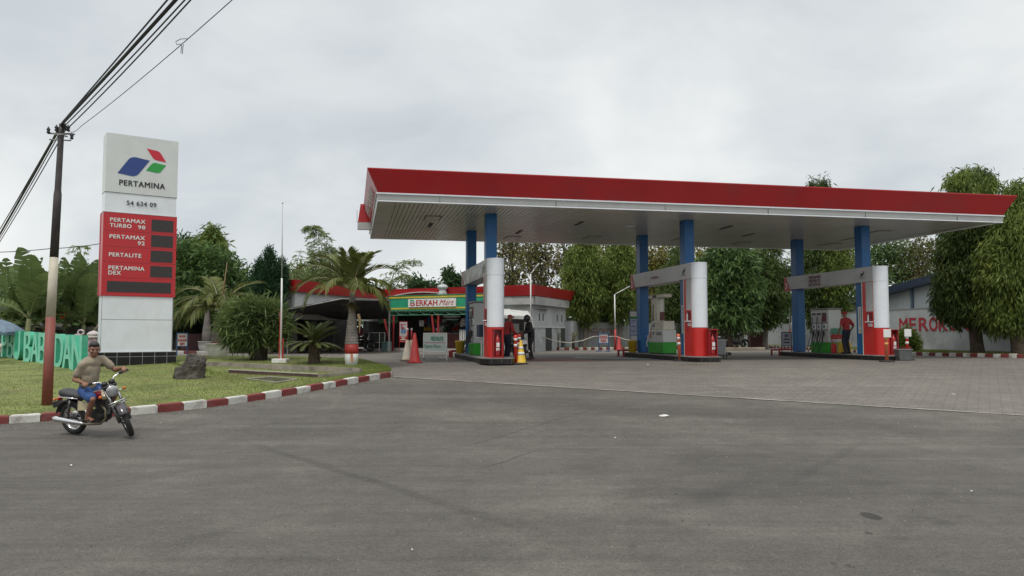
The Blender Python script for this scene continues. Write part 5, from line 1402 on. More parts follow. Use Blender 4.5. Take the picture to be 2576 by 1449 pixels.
for i in range(3):
    tt = thing('goods_shelf', ('left', 'middle', 'right')[i] + ' shelf of goods at the back of the dark shop', 'shelf', SP(1 + i * 2, -3.6, FZ), math.atan2(E.y, E.x), 'goods shelves in the shop')
    mb = MB()
    for z in (.0, .5, 1.0, 1.5): strip3(mb, .2 + i * 2, 1.9 + i * 2, FZ + z + .002, FZ + z + .04, -3.3, .4)
    strip3(mb, .2 + i * 2, 1.9 + i * 2, FZ, FZ + 1.8, -3.72, .03); mb.build('rack', STEEL, tt)
    random.seed(20 + i)
    for z in (.042, .542, 1.042, 1.542):
        x = .25 + i * 2
        while x < 1.72 + i * 2:
            w = random.uniform(.14, .24); mb = MB(); strip3(mb, x, x + w, FZ + z, FZ + z + random.uniform(.15, .36), -3.36, .25)
            tag(mb.build('packet', random.choice((REDP, YEL, LETW, TRG, mat('pack_blue', (.05, .12, .3)))), org=SP(x, -3.4, FZ + z)), 'small packet of goods on the shelves in the dark shop', 'packet', 'packets on the shop shelves'); x += w + .08
# red banner
a, b = at(1005, 860, 43.2), at(1024, 860, 43.0); a.z = b.z = FLOOR
r = board('banner_stand', 'narrow red and white banner on a stand before the dark shop', 'banner', a, b, .52, 1.66, mat('banner_white', (.50, .47, .47), .6, .06, 5), [], PR, fr=.018)
t, a, b, d, nn, g = r; w = (b - a).length
strip(REDP, .52, .86, .0, 1.0, 'red_field'); strip(mat('picture_blue', (.12, .22, .36), .6, .4, 9), 1.02, 1.24, .2, .85, 'picture')
for z, x0, x1, m in ((1.50, .1, .42, INKR), (1.50, .5, .85, INKR), (1.44, .15, .4, INKR), (1.34, .15, .6, INKR), (1.27, .2, .7, INKR), (.79, .2, .85, LETW), (.72, .35, .65, LETW), (.65, .12, .9, LETW), (.55, .1, .9, mat('banner_pink', (.5, .2, .2)))): strip(m, z, z + .04, x0, x1, 'banner_marks', .014)
# black net carport on the left wing
nt_ = thing('shade_net', 'black shade net carport roof hung along the left wing of the shop', 'carport', (P1.x, P1.y, FLOOR))
topL = [at(722, 779, 37.6), at(790, 766, 37.0), at(859, 752, 36.8), at(920, 753, 37.6), at(980, 755, 39.0)]
botL = [at(722, 784, 38.4), at(765, 791, 39.4), at(866, 804, 42.5), at(925, 806, 44.5), at(982, 801, 45.0)]
def lerpl(l, t):
    k = t * (len(l) - 1); i = min(int(k), len(l) - 2); return l[i].lerp(l[i + 1], k - i)
mb = MB(); nx, ny = 60, 14
for j in range(ny + 1):
    for i in range(nx + 1):
        s, r_ = i / nx, j / ny; p = lerpl(topL, s).lerp(lerpl(botL, s), r_)
        mb.v.append(p + Vector((0, 0, .06 * math.sin(r_ * 22 + s * 6 + 2 * noise.noise(Vector((s * 5, r_ * 3, 0)))) - .10 * math.sin(PI * r_))))
for j in range(ny):
    for i in range(nx):
        o = j * (nx + 1) + i; mb.f.append([o, o + 1, o + nx + 2, o + nx + 1]); mb.m.append(0)
mb.build('net', mat('black_net', (.022, .022, .024), .85, .4, 12, bump=.5, bs=30), nt_)
mb = MB()
for p, q in ((topL[0], botL[0]), (topL[2], botL[2]), (topL[4], botL[4])): mb.tube([p, q], .03, 6)
mb.tube(topL, .03, 6); mb.build('frame', STEEL, nt_)
for i, p in enumerate((topL[0] + Vector((0, .2, 0)), topL[4])):
    mb = MB(); mb.tube([Vector((p.x, p.y, FLOOR)), p], .04, 8); mb.build('post', STEEL, nt_)
for z, lab in ((3.35, 'upper'), (3.1, 'lower')):
    mb = MB(); a = P0 + Vector((0, -.1, z)); b = P1.lerp(P2, .4) + n1 * .5 + Vector((0, 0, z - .1))
    mb.tube([a, a.lerp(b, .5) - Vector((0, 0, .08)), b], .015, 5); tag(mb.build('slack_wire', WIRE, org=a), lab + ' slack black wire across the white wall of the left wing', 'cable', 'slack wires on the shop wall')
# table with teal box beside the shop
tt = thing('display_table', 'white framed glass stall with a teal box beside the shop post', 'stall', at(945, 880, 44), math.atan2(E.y, E.x))
a = at(928, 881, 43.6); a.z = FLOOR
mb = MB()
for dx in (0, .72):
    for dy in (0, .5): mb.tube([a + E * dx + NI * dy, a + E * dx + NI * dy + Vector((0, 0, 1.05))], .02, 5)
for z in (.12, .5, 1.05): mb.tube([a + Vector((0, 0, z)), a + E * .72 + Vector((0, 0, z))], .02, 5); mb.tube([a + NI * .5 + Vector((0, 0, z)), a + E * .72 + NI * .5 + Vector((0, 0, z))], .02, 5)
mb.build('frame', LETW, tt)
mb = MB(); q = a + Vector((0, 0, .5)); mb.add([q, q + E * .72, q + E * .72 + NI * .5, q + NI * .5], [(0, 1, 2, 3)]); mb.add([q + NI * .48, q + E * .72 + NI * .48, q + E * .72 + NI * .48 + Vector((0, 0, .5)), q + NI * .48 + Vector((0, 0, .5))], [(0, 1, 2, 3)]); mb.build('panels', mat('dull_glass', (.10, .12, .10), .3, .3, 6), tt)
mb = MB(); T = Matrix.Translation(a + E * .85) @ Matrix.Rotation(math.atan2(E.y, E.x), 4, 'Z'); mb.cbox(0, .42, 0, .4, .02, .55, .02, 0, T); tag(mb.build('cool_box', mat('teal_box', (.16, .27, .26), .5), org=a + E * .85), 'pale teal box on the ground between the stall and the red posts', 'box')
# white lean-to with dark door right of the sign
k_ = thing('side_kiosk', 'small kiosk with a white sheet awning behind the leftmost island', 'kiosk', P2 + E * 9)
a, b = at(1262, 793, 40.0), at(1338, 797, 38.6); a2, b2 = at(1262, 782, 41.5), at(1328, 788, 41.0)
mb = MB(); n = 26
for i in range(n):
    s0, s1 = i / n, (i + 1) / n; h0, h1 = (.03 if i % 2 else 0), (.03 if (i + 1) % 2 else 0)
    up_v = lambda h: Vector((0, 0, h))
    f0, f1, g0, g1 = a.lerp(b, s0) + up_v(h0), a.lerp(b, s1) + up_v(h1), a2.lerp(b2, s0) + up_v(.10 + h0), a2.lerp(b2, s1) + up_v(.10 + h1)
    mb.add([f0, f1, g1, g0], [(0, 1, 2, 3)]); mb.add([f0 - up_v(.16), f1 - up_v(.16), f1, f0], [(0, 1, 2, 3)])
mb.build('awning_sheet', mat('awning_white', (.50, .50, .48), .6, .1, 3, dirt=((.3, .28, .25), .5, 4)), k_)
mb = MB(); c0, c1 = at(1270, 880, 41.6), at(1318, 880, 41.0); c0.z = c1.z = 0; mb.slab(c0, c1, FLOOR, 2.6, .1); mb.build('dark_front', INT, k_)
mb = MB(); mb.slab(c1 + Vector((.02, 0, 0)), c1 + Vector((.5, .3, 0)), FLOOR, 2.55, .1); mb.build('white_side', WALLW, k_)
mb = MB(); c2, c3 = at(1290, 815, 41.3), at(1306, 815, 41.1); mb.slab(Vector((c2.x, c2.y - .05, 0)), Vector((c3.x, c3.y - .05, 0)), 1.75, 2.25, .04); mb.build('window', STEEL, k_)
mb = MB(); r0 = P3 - NI * .3 - E * 2.4; mb.add([r0 + Vector((0, 0, 3.28)), r0 + E * 2.3 + Vector((0, 0, 2.75)), r0 + E * 2.3 + Vector((0, 0, 2.62)), r0 + Vector((0, 0, 3.0))], [(0, 1, 2, 3)]); mb.build('red_rake', REDP, k_)

# ================================================================ BOUNDARY WALLS, WAREHOUSE, LAMPS
MWALL = mat('boundary_wall', (.37, .395, .405), .85, .06, .6, bump=.15, bs=14, dirt=((.18, .185, .18), .7, .55))
bw1 = thing('boundary_wall', 'grey boundary wall behind the islands with faded red writing', 'wall', (3.4, 48.3, FLOOR))
cA, cB, cC = V2(3.4, 48.4), V2(4.05, 49.4), V2(21.0, 58.0)
cA2 = at(1403, 870, 48.2); cA2.z = 0; cB2 = at(1442, 870, 48.0); cB2.z = 0
mb = MB(); mb.slab(cA2, cB2, FLOOR - .05, 2.50, .18); mb.slab(cB2, cB2 + V2(.6, 2.0), FLOOR - .05, 2.50, .18)
mb.slab(cB2 + V2(.5, 2.0), cC, FLOOR - .05, 2.42, .18); mb.build('wall', MWALL, bw1)
mb = MB(); mb.slab(cB2 + V2(.5, 1.97), cC, 2.42, 2.46, .22); mb.slab(cA2 - V2(0, .02), cB2 - V2(0, .02), 2.50, 2.53, .22); mb.build('coping', CONC, bw1)
dC = (cC - cB2 - V2(.5, 2)).normalized(); nC = Vector((dC.y, -dC.x, 0)); wst = cB2 + V2(.5, 2)
text('lettering', 'MEROKOK', mat('faded_red', (.22, .07, .075), .8, .2, 3), bw1, wst + dC * .75 + nC * .01 + Vector((0, 0, 1.55)), dC, (0, 0, 1), .52, 2.0, .0)
bw2 = thing('boundary_wall', 'pale grey boundary wall on the right painted with big red capitals', 'wall', (21, 46, FLOOR))
rw = [V2(21.0, 58.0), V2(20.95, 47.5), V2(21.2, 42.0), V2(21.9, 38.0), V2(23.0, 34.5), V2(25.5, 30.0), V2(31, 24)]
mb = MB()
for a, b in zip(rw[:-1], rw[1:]): mb.slab(a, b, FLOOR - .05, 3.02, .2)
mb.build('wall', MWALL, bw2)
mb = MB()
for a, b in zip(rw[:-1], rw[1:]): mb.slab(a + V2(-.02, 0), b + V2(-.02, 0), 3.02, 3.06, .24)
mb.build('coping', CONC, bw2)
# letters one by one along the bending wall
chs = [('M', 2263, 2283), ('E', 2288, 2304), ('R', 2312, 2335), ('O', 2338, 2358), ('K', 2362, 2384), ('O', 2389, 2410), ('K', 2414, 2438)]
RL = mat('wall_letter_red', (.30, .022, .035), .8, .12, 3)
def on_wall(px):
    r_ = ray(px, 800); k = r_.x / r_.y
    for a, b in zip(rw[:-1], rw[1:]):
        d = b - a; s = (k * a.y - a.x) / (d.x - k * d.y)
        if 0 <= s <= 1: return a + d * s
    return rw[-1]
for ch, x0, x1 in chs:
    p, q = on_wall(x0), on_wall(x1); d_ = (q - p).normalized(); n_ = Vector((d_.y, -d_.x, 0))
    text('lettering', ch, RL, bw2, p + n_ * .012 + Vector((0, 0, 1.86)), d_, (0, 0, 1), .68, (q - p).length, .03)
wh = thing('warehouse', 'white warehouse with a sloping dark blue roof behind the right wall', 'building', (24, 45, FLOOR))
gx = 23.9
def gzr(y): return 3.87 + (57 - y) * .0805
gy = [62, 57, 50, 43, 38, 33]
mb = MB(); vs = [(gx, y, FLOOR) for y in gy] + [(gx, y, gzr(y) - .3) for y in gy]; n = len(gy)
mb.add(vs, [(i, i + 1, n + i + 1, n + i) for i in range(n - 1)])
mb.add([(gx, 62, FLOOR), (gx + 12, 62, FLOOR), (gx + 12, 62, gzr(62)), (gx, 62, gzr(62) - .3)], [(0, 1, 2, 3)]); mb.add([(gx, 33, FLOOR), (gx + 12, 33, FLOOR), (gx + 12, 33, gzr(33)), (gx, 33, gzr(33) - .3)], [(3, 2, 1, 0)])
mb.build('wall', mat('warehouse_wall', (.50, .545, .545), .8, .05, .6, dirt=((.36, .38, .38), .4, .8)), wh)
mb = MB(); a, b = Vector((gx - .6, 63, gzr(63))), Vector((gx - .6, 32, gzr(32)))
q = [a, b, b + Vector((14, 0, 0)), a + Vector((14, 0, 0))]
mb.add(q + [p - Vector((0, 0, .42)) for p in (a, b)] + [p + Vector((.5, 0, -.42)) for p in (a, b)], [(0, 1, 2, 3), (4, 5, 1, 0), (6, 7, 5, 4)]); mb.build('roof', mat('blue_roof', (.022, .035, .065), .5, .2, 2), wh)
for px in (2139, 2294):
    k = (px - PCX) / PF; y = (gx - .1) / k; y = y * 1.0
    mb = MB(); mb.tube([(gx - .08, y, FLOOR), (gx - .08, y, gzr(y) - .3)], .10, 8); mb.build('downpipe', mat('pipe_blue_grey', (.13, .19, .25), .5), wh)
# verges with painted kerbs in front of the walls
VG = mat('verge_grass', (.10, .095, .035), .95, .4, 1.5, bump=.8, bs=30, dirt=((.12, .08, .05), .7, .9))
k1 = [cA2 + V2(-.6, -1.5), cB2 + V2(.2, -1.5), wst + dC * 3 + nC * 2.4, wst + dC * 8 + nC * 2.6, wst + dC * 14 + nC * 2.8, cC + V2(-2.8, -2.6), V2(18.3, 50), V2(17.9, 42), V2(17.9, 37.5), V2(18.3, 35.2), V2(19.6, 33.0), V2(22, 29.6), V2(27, 24)]
k2 = [cA2 + V2(-.6, 0), cB2 + V2(.1, 0), wst + dC * 3, wst + dC * 8, wst + dC * 14, cC, rw[1], rw[2], V2(21.6, 39.5), rw[3], rw[4], rw[5], V2(30, 25)]
mb = MB()
for i in range(len(k1) - 1): mb.add([k1[i] + V2(0, 0) + Vector((0, 0, FLOOR + .12)), k1[i + 1] + Vector((0, 0, FLOOR + .12)), k2[i + 1] + Vector((0, 0, FLOOR + .16)), k2[i] + Vector((0, 0, FLOOR + .16))], [(0, 1, 2, 3)])
struct(mb.build('verge', VG))
kerb('verge_kerb', smooth_line(resample([p - (q - p).normalized() * .1 for p, q in zip(k1, k2)], .15), 3), 2, 0, h=.16, wd=.15)
def vs_():
    i = random.randrange(6, len(k1) - 1) if random.random() < .6 else random.randrange(0, len(k1) - 1); s, r_ = random.random(), random.random()
    p = k1[i].lerp(k1[i + 1], s).lerp(k2[i].lerp(k2[i + 1], s), r_); return p.x, p.y, FLOOR + .12
stuff(quadmesh('verge_grass', blades(12000, vs_, (.04, .12), w=.014), BLADE, nv=3))
def lamp(px, pyb, pyt, arm, Y, label):
    p = at(px, pyb, Y); p.z = FLOOR; zt = at(px, pyt, Y).z
    t = thing('lamp_post', label, 'lamp post', p, 0, 'white and red lamp posts')
    zr = FLOOR + 1.25
    mb = MB(); mb.tube([p, (p.x, p.y, zr)], .06, 10); mb.build('red_section', REDP, t, True)
    mb = MB(); e_ = at(arm[0], arm[1], Y)
    mb.tube([(p.x, p.y, zr), (p.x - .02, p.y, zt)], [.042, .034], 10); mb.build('white_section', LETW, t, True)
    mb = MB(); mb.tube([(p.x - .02, p.y, zt), e_], .024, 8); mb.build('arm', LETW, t, True)
    dd = (e_ - Vector((p.x, p.y, zt))).normalized()
    mb = MB(); mb.tube([e_ - dd * .05, e_ + dd * .35], [.042, .03], 8); mb.build('lamp_head', GREYL, t, True)
lamp(1336, 880, 690, (1346, 676), 39, 'tall lamp post behind the man in black')
lamp(1548, 876, 741, (1572, 727), 46.6, 'lamp post at the rope barrier with an arm pointing right')
lamp(1988, 876, 697, (1966, 672), 51, 'lamp post beside the right rear column with an arm pointing left')
pts = [at(1362, 846, 44), at(1395, 858, 45), at(1430, 863, 45.6), at(1465, 857, 46), at(1494, 846, 46.4), at(1520, 847, 46.5), at(1548, 846, 46.6), at(1572, 854, 46), at(1604, 859, 45)]
mb = MB(); mb.tube(pts, .028, 6); tag(mb.build('barrier_rope', ROPE, org=pts[0]), 'pale rope strung between lamp post and bollard across the rear exit', 'rope')
p = at(1557, 878, 46); p.z = FLOOR; cone('traffic_cone', p, .85, .18, CONER, 'small red cone at the foot of the middle lamp post')
for px, w, h, Y, m, lab in ((1906, .95, 1.05, 51, MAR, 'maroon market cart parked under the dark trees'), (1816, .85, 1.0, 50, mat('dark_maroon_board', (.07, .012, .02), .5), 'dark maroon board with a white round mark behind the grey bin')):
    p = at(px, 872, Y); p.z = FLOOR + .02; t = thing('market_cart', lab, 'cart', p, 0)
    mb = MB(); mb.cbox(p.x - w / 2, p.x + w / 2, p.y, p.y + .6, FLOOR + .12, FLOOR + h, .02); mb.build('body', m, t)
    mb = MB(); mb.cbox(p.x - w / 2 - .05, p.x + w / 2 + .05, p.y - .05, p.y + .65, FLOOR + h + .002, FLOOR + h + .05, .01); mb.build('lid', mat('cart_lid', (.22, .17, .14), .7), t)
    mb = MB()
    for sx in (-1, 1): mb.lathe([(.12, -.03), (.12, .03)], 12, (p.x + sx * w * .35, p.y + .1, FLOOR + .12), 0, 'X')
    mb.build('wheels', RUB, t)
    if px == 1906: text('lettering', 'A', LETW, t, (p.x - w * .28, p.y - .006, FLOOR + h * .72), (1, 0, 0), (0, 0, 1), .2, .17, .02)
    else:
        mb = MB(); mb.lathe([(.11, -.004), (.11, .004)], 16, (p.x - .05, p.y - .008, FLOOR + .75), 0, 'Y'); mb.build('round_mark', LETW, t)
# speed-hump like slab by the parking bay and red bins left of the shop
p = at(1850, 878, 47); 
mb = MB(); mb.cbox(p.x - 2.0, p.x + 1.7, 46.6, 47.4, FLOOR - .02, FLOOR + .17, .03); tag(mb.build('concrete_slab', mat('slab_edge', (.34, .29, .22), .85, .2, 2), org=(p.x, 47, FLOOR)), 'long pale concrete step in front of the parked motorcycles', 'step')
for px, py, w, h, m, lab in ((630, 880, .5, .55, REDP, 'red plastic crate behind the shrub by the shop'), (583, 880, .42, .5, mat('pale_green_bin', (.06, .20, .10), .5), 'green plastic bin behind the white pot')):
    p = gp(px, py + 2); t = thing('plastic_crate', lab, 'crate', p)
    mb = MB(); taper(mb, p, w * .42, w * .5, .003, h); mb.build('crate_body', m, t, bevel=.015)
    mb = MB(); taper(mb, p, w * .54, w * .54, h - .05, h); mb.build('rim', m, t)
k3 = [gp(430, 891), gp(560, 889), gp(640, 886), gp(665, 884)]
kerb('driveway_kerb', resample(k3, .2), 3, 0, h=.14, wd=.2)
k4 = [gp(700, 884), gp(800, 883), gp(900, 882), gp(945, 882)]
kerb('shop_kerb', resample(k4, .15), 2, 0, h=.12, wd=.15)
mb = MB(); a, b = gp(735, 878), gp(800, 878); mb.slab(a, b, FLOOR, FLOOR + .55, .5); tag(mb.build('stone_planter', mat('planter_brown', (.12, .10, .085), .9, .3, 4, bump=.6, bs=12), org=a), 'low brown stone planter behind the flagpole and cycad', 'planter')
p = gp(786, 884); mb = MB(); mb.lathe([(.05, 0), (.045, .62), (.03, .66)], 8, p); tag(mb.build('white_post', LETW, None, True, org=p), 'short white post behind the cycad', 'post')
# shed behind the left trees; the shadows there are put into its dark colour
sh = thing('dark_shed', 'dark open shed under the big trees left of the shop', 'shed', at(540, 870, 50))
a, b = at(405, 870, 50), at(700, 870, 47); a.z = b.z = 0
mb = MB(); mb.slab(a, b, FLOOR, 3.0, .2); mb.build('wall', mat('shed_wall_shade', (.035, .032, .032), .9, .4, 1), sh)
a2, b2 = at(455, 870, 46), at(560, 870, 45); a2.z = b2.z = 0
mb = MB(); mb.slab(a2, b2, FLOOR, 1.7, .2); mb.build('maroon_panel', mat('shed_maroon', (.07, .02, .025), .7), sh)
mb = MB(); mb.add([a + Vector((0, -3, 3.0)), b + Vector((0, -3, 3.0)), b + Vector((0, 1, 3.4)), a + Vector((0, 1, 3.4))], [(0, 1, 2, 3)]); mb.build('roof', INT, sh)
# ================================================================ VEGETATION
LM_MANGO = leafmat('leaf_mango', (0.030, 0.063, 0.024), (0.133, 0.215, 0.063), (0.269, 0.343, 0.098))
LM_DARK = leafmat('leaf_dark', (0.017, 0.044, 0.020), (0.070, 0.127, 0.044), (0.109, 0.175, 0.066))
LM_CON = leafmat('leaf_conifer', (0.014, 0.039, 0.020), (0.043, 0.098, 0.043), None, .15)
LM_ASH = leafmat('leaf_ashoka', (0.035, 0.065, 0.015), (0.195, 0.258, 0.056), (0.338, 0.352, 0.087))
LM_ASHD = leafmat('leaf_ashoka_dark', (0.022, 0.046, 0.013), (0.119, 0.168, 0.046), (0.202, 0.242, 0.067))
LM_TEAK = leafmat('leaf_teak', (0.067, 0.065, 0.026), (0.192, 0.182, 0.067), (0.250, 0.163, 0.086))
LM_YEL = leafmat('leaf_yellowish', (0.068, 0.075, 0.018), (0.240, 0.217, 0.053), (0.330, 0.255, 0.090))
LM_BAMB = leafmat('leaf_bamboo', (0.094, 0.140, 0.048), (0.244, 0.290, 0.122), (0.319, 0.338, 0.150), .4)
LM_BAN = leafmat('leaf_banana', (0.091, 0.137, 0.046), (0.155, 0.209, 0.077), (0.218, 0.264, 0.118), .35, .35)
LM_PALM = leafmat('leaf_palm', (0.048, 0.072, 0.021), (0.182, 0.199, 0.055), (0.380, 0.293, 0.103), .3)
LM_CYC = leafmat('leaf_cycad', (0.033, 0.059, 0.018), (0.110, 0.147, 0.040), (0.258, 0.258, 0.074), .2, .35)
LM_SHR = leafmat('leaf_shrub', (0.031, 0.062, 0.023), (0.185, 0.245, 0.079), (0.492, 0.430, 0.153))
def unit(a): return a / np.maximum(np.linalg.norm(a, axis=1, keepdims=True), 1e-9)
def leafq(P, D, Lh, Wd, roll=None):
    n = len(P); D = unit(D)
    S = unit(np.cross(D, rng.normal(size=(n, 3)))) if roll is None else unit(np.cross(D, roll))
    Lh = np.asarray(Lh)[:, None]; Wd = np.asarray(Wd)[:, None]
    return np.stack([P, P + D * Lh * .45 + S * Wd * .5, P + D * Lh, P + D * Lh * .45 - S * Wd * .5], axis=1)
def crown(blobs, ncl, k, Lf, Wf, droop=.35, csize=.22, shell=.18, gap=0.05, outward=.8):
    w = np.array([b[1][0] * b[1][1] + b[1][1] * b[1][2] + b[1][0] * b[1][2] for b in blobs]) ** .7; w = w / w.sum()
    idx = rng.choice(len(blobs), ncl, p=w)
    Cn = np.array([list(b[0]) for b in blobs])[idx]; Rd = np.array([list(b[1]) for b in blobs])[idx]
    dr = unit(rng.normal(size=(ncl, 3)))
    q = dr * 3.1 + Cn * .7
    lump = .5 * np.sin(q[:, 0] * 1.9 + 1.3 * np.sin(q[:, 1] * 1.7)) + .5 * np.sin(q[:, 2] * 2.3 + 1.1 * np.sin(q[:, 0] * 1.3))
    rad = (1 - np.abs(rng.normal(0, shell, ncl))) * (1 + .24 * lump)
    rad = np.where(rng.random(ncl) < .09, rad * rng.uniform(1.05, 1.32, ncl), rad); inner = rng.random(ncl) < .12; rad = np.where(inner, rng.random(ncl) * .8, rad)
    P = Cn + dr * Rd * rad[:, None]
    if gap:
        h = np.sin(P[:, 0] * 2.3 + np.sin(P[:, 2] * 1.9) * 1.5) + np.sin(P[:, 2] * 2.7 + P[:, 1] * 1.3 + np.sin(P[:, 0] * 1.1))
        keep = h < (1.6 - gap * 2.4); P, dr = P[keep], dr[keep]; ncl = len(P)
    P = np.repeat(P, k, 0); dr = np.repeat(dr, k, 0); n = len(P)
    cl = np.repeat(rng.uniform(.7, 1.3, ncl), k)
    P = P + rng.normal(0, 1, (n, 3)) * csize * cl[:, None]
    D = dr * outward + rng.normal(0, .55, (n, 3)) + np.array([0, 0, -droop])
    s = rng.uniform(.7, 1.25, n) * cl
    return leafq(P, D, Lf * s, Wf * s)
def B(px, py, Y, rx, ry, rd=None):
    k = Y / PF; c = at(px, py, Y); return (c, (rx * k, (rd or rx) * k, ry * k))
def tree(name, label, base, blobs, ncl, k, Lf, Wf, leaf, bark=BROWNB, tr=.18, limbs=True, group='trees around the station', lean=None, **kw):
    t = thing(name, label, 'tree', base, 0, group)
    ctr = sum((b[0] for b in blobs), Vector()) / len(blobs); lowz = min(b[0].z - b[1][2] * .5 for b in blobs)
    mb = MB(); top = Vector((ctr.x, ctr.y, max(ctr.z, base.z + 1)))
    mid = base.lerp(top, .5) + Vector((random.uniform(-.15, .15), 0, 0))
    mb.tube([base - Vector((0, 0, .15)), base + Vector((0, 0, .25)), mid, top], [tr * 1.35, tr, tr * .8, tr * .35], 10)
    if limbs:
        for b in blobs:
            s = base.lerp(top, random.uniform(.45, .8)); e_ = b[0] + Vector((0, 0, b[1][2] * .35)); m_ = s.lerp(e_, .5) + Vector((0, 0, -.1))
            mb.tube([s, m_, e_], [tr * .45, tr * .3, tr * .08], 6)
            for _ in range(2):
                e2 = b[0] + Vector((random.uniform(-1, 1) * b[1][0], random.uniform(-1, 1) * b[1][1], random.uniform(-.2, 1) * b[1][2])) * .8
                mb.tube([m_, m_.lerp(e2, .6) + Vector((0, 0, .1)), e2], [tr * .22, tr * .14, tr * .04], 5)
    mb.build('trunk', bark, t, True)
    quadmesh('crown', crown(blobs, ncl, k, Lf, Wf, **kw), leaf, t)
    return t
def gbase(px, Y): p = at(px, 870, Y); p.z = gz(p.x, p.y); return p
# --- left of the shop
Y = 44
tree('mango_tree', 'big bushy dark green tree right of the totem', gbase(512, Y), [B(482, 690, Y, 42, 40), B(556, 680, Y, 40, 46), B(515, 650, Y, 30, 28), B(600, 715, Y, 34, 36), B(470, 765, Y, 50, 40), B(555, 760, Y, 58, 38), B(460, 640, Y, 24, 30), B(615, 770, Y, 34, 34), B(625, 740, Y, 20, 24), B(530, 715, Y, 40, 30)], 2100, 9, .34, .085, LM_MANGO, droop=.45, csize=.20)
Y = 47
tree('ashoka_tree', 'yellow green pointed tree rising above the big bushy tree', gbase(535, Y), [B(536, 590, Y, 12, 18), B(535, 620, Y, 24, 28), B(525, 655, Y, 34, 32), B(553, 640, Y, 16, 32), B(537, 572, Y, 5, 10), B(505, 620, Y, 14, 18)], 800, 9, .36, .08, LM_ASH, droop=.9, csize=.16)
Y = 48
tree('dark_tree', 'dark tree edge showing beside the right side of the totem', gbase(450, Y), [B(440, 640, Y, 50, 48), B(455, 720, Y, 50, 60), B(430, 790, Y, 60, 50)], 900, 9, .34, .09, LM_DARK, BARKG, csize=.22)
Y = 37.8
tree('cypress_tree', 'dense dark conifer with three blunt tips left of the shop', gbase(678, Y), [B(672, 740, Y, 38, 55), B(676, 690, Y, 24, 45), B(678, 650, Y, 9, 24), B(655, 715, Y, 22, 50), B(654, 682, Y, 12, 26), B(703, 735, Y, 17, 60), B(709, 690, Y, 12, 34), B(680, 790, Y, 36, 40)], 4200, 9, .10, .04, LM_CON, tr=.14, droop=-.5, csize=.08, shell=.08, limbs=False, outward=1.0, gap=0)
# --- bamboo: arching culms with feathery sprays
def bamboo(label, culms, Y, nleaf, spread, Lf=.34, group='bamboo behind the shop'):
    pts0 = [at(*c[0], Y) for c in culms]; base = pts0[0].copy(); base.z = FLOOR
    t = thing('bamboo', label, 'bamboo', base, 0, group)
    mb = MB(); Ps, Ds = [], []
    for c in culms:
        pts = [at(x, y, Y + random.uniform(-.6, .6)) for x, y in c]; pts[0].z = min(pts[0].z, FLOOR)
        n = len(pts); mb.tube(pts, [.06 * (1 - .85 * i / (n - 1)) for i in range(n)], 6)
        nlev = max(10, nleaf // 9)
        for lv in range(nlev):
            s = .12 + .88 * (lv + random.random() * .5) / nlev; kk = s * (n - 1); j = min(int(kk), n - 2); p = pts[j].lerp(pts[j + 1], kk - j)
            for sg in (-1, 1):
                a = random.gauss(0, .5) + (0 if sg > 0 else PI); ln_ = spread * (1.12 - .85 * s) * random.uniform(.7, 1.15) * min(1, .45 + s * 2.2)
                o = Vector((math.cos(a), math.sin(a), .55)); m_ = max(3, int(ln_ / .11))
                for q_ in range(m_):
                    t_ = (q_ + .5) / m_; q = p + o * ln_ * t_ - Vector((0, 0, ln_ * .75 * t_ * t_))
                    for _ in range(4):
                        Ps.append(list(q + Vector((random.gauss(0, .05), random.gauss(0, .12), random.gauss(0, .03))))); Ds.append([o.x * .7 + random.gauss(0, .45), o.y * .7 + random.gauss(0, .45), -.45 + random.gauss(0, .25)])
    mb.build('culms', mat('bamboo_culm', (.12, .14, .05), .5, .2, 3), t, True)
    n = len(Ps); s = rng.uniform(.7, 1.3, n)
    quadmesh('foliage', leafq(np.array(Ps), np.array(Ds), Lf * s, .055 * s), LM_BAMB, t)
bamboo('tall feathery bamboo with a drooping tip behind the shop', [[(822, 840), (826, 720), (815, 640), (800, 590), (784, 568), (776, 578)], [(826, 840), (834, 720), (836, 660), (828, 620)], [(815, 840), (808, 720), (800, 660), (795, 630)]], 60, 330, 1.55)
bamboo('thin sparse bamboo between the conifer and the tall bamboo', [[(745, 840), (746, 720), (748, 660), (756, 625)], [(740, 840), (738, 720), (734, 660)]], 62, 70, .85, .28)
bamboo('round topped bamboo behind the bottle palm crown', [[(890, 840), (888, 720), (885, 670), (900, 640), (925, 650)], [(885, 840), (876, 720), (868, 665), (880, 645)]], 62, 170, 1.3, .26)
bamboo('bamboo arching up to the right of the bottle palm', [[(965, 840), (975, 740), (990, 690), (1015, 665), (1040, 655), (1049, 668)], [(970, 840), (985, 735), (1010, 700), (1025, 690)], [(962, 840), (968, 740), (978, 700)]], 60, 150, 1.2)
Y = 62
tree('round_tree', 'small round tree peeping over the red shop parapet', gbase(1060, Y), [B(1060, 722, Y, 26, 20), B(1078, 728, Y, 16, 14), B(1045, 726, Y, 14, 14)], 260, 9, .36, .12, LM_DARK, csize=.2)
Y = 58
tree('forked_tree', 'small dark tree with two tufts behind the shop roof left of the gantry', gbase(1140, Y), [B(1130, 690, Y, 10, 14), B(1132, 708, Y, 11, 12), B(1146, 712, Y, 11, 12), B(1152, 704, Y, 6, 8)], 240, 9, .30, .11, LM_DARK, tr=.12, csize=.12)
Y = 66
tree('low_tree', 'low green tree crowns behind the left end of the parapet', gbase(760, Y), [B(735, 706, Y, 34, 20), B(790, 700, Y, 60, 26), B(850, 706, Y, 50, 20), B(700, 710, Y, 30, 20)], 800, 9, .4, .12, LM_BAMB, csize=.3)
hr = thing('house_roof', 'small red tiled house roof behind the shop ventilator', 'house', gbase(1110, 64))
mb = MB(); a, b, c_ = at(1088, 742, 64), at(1140, 742, 64), at(1108, 722, 64)
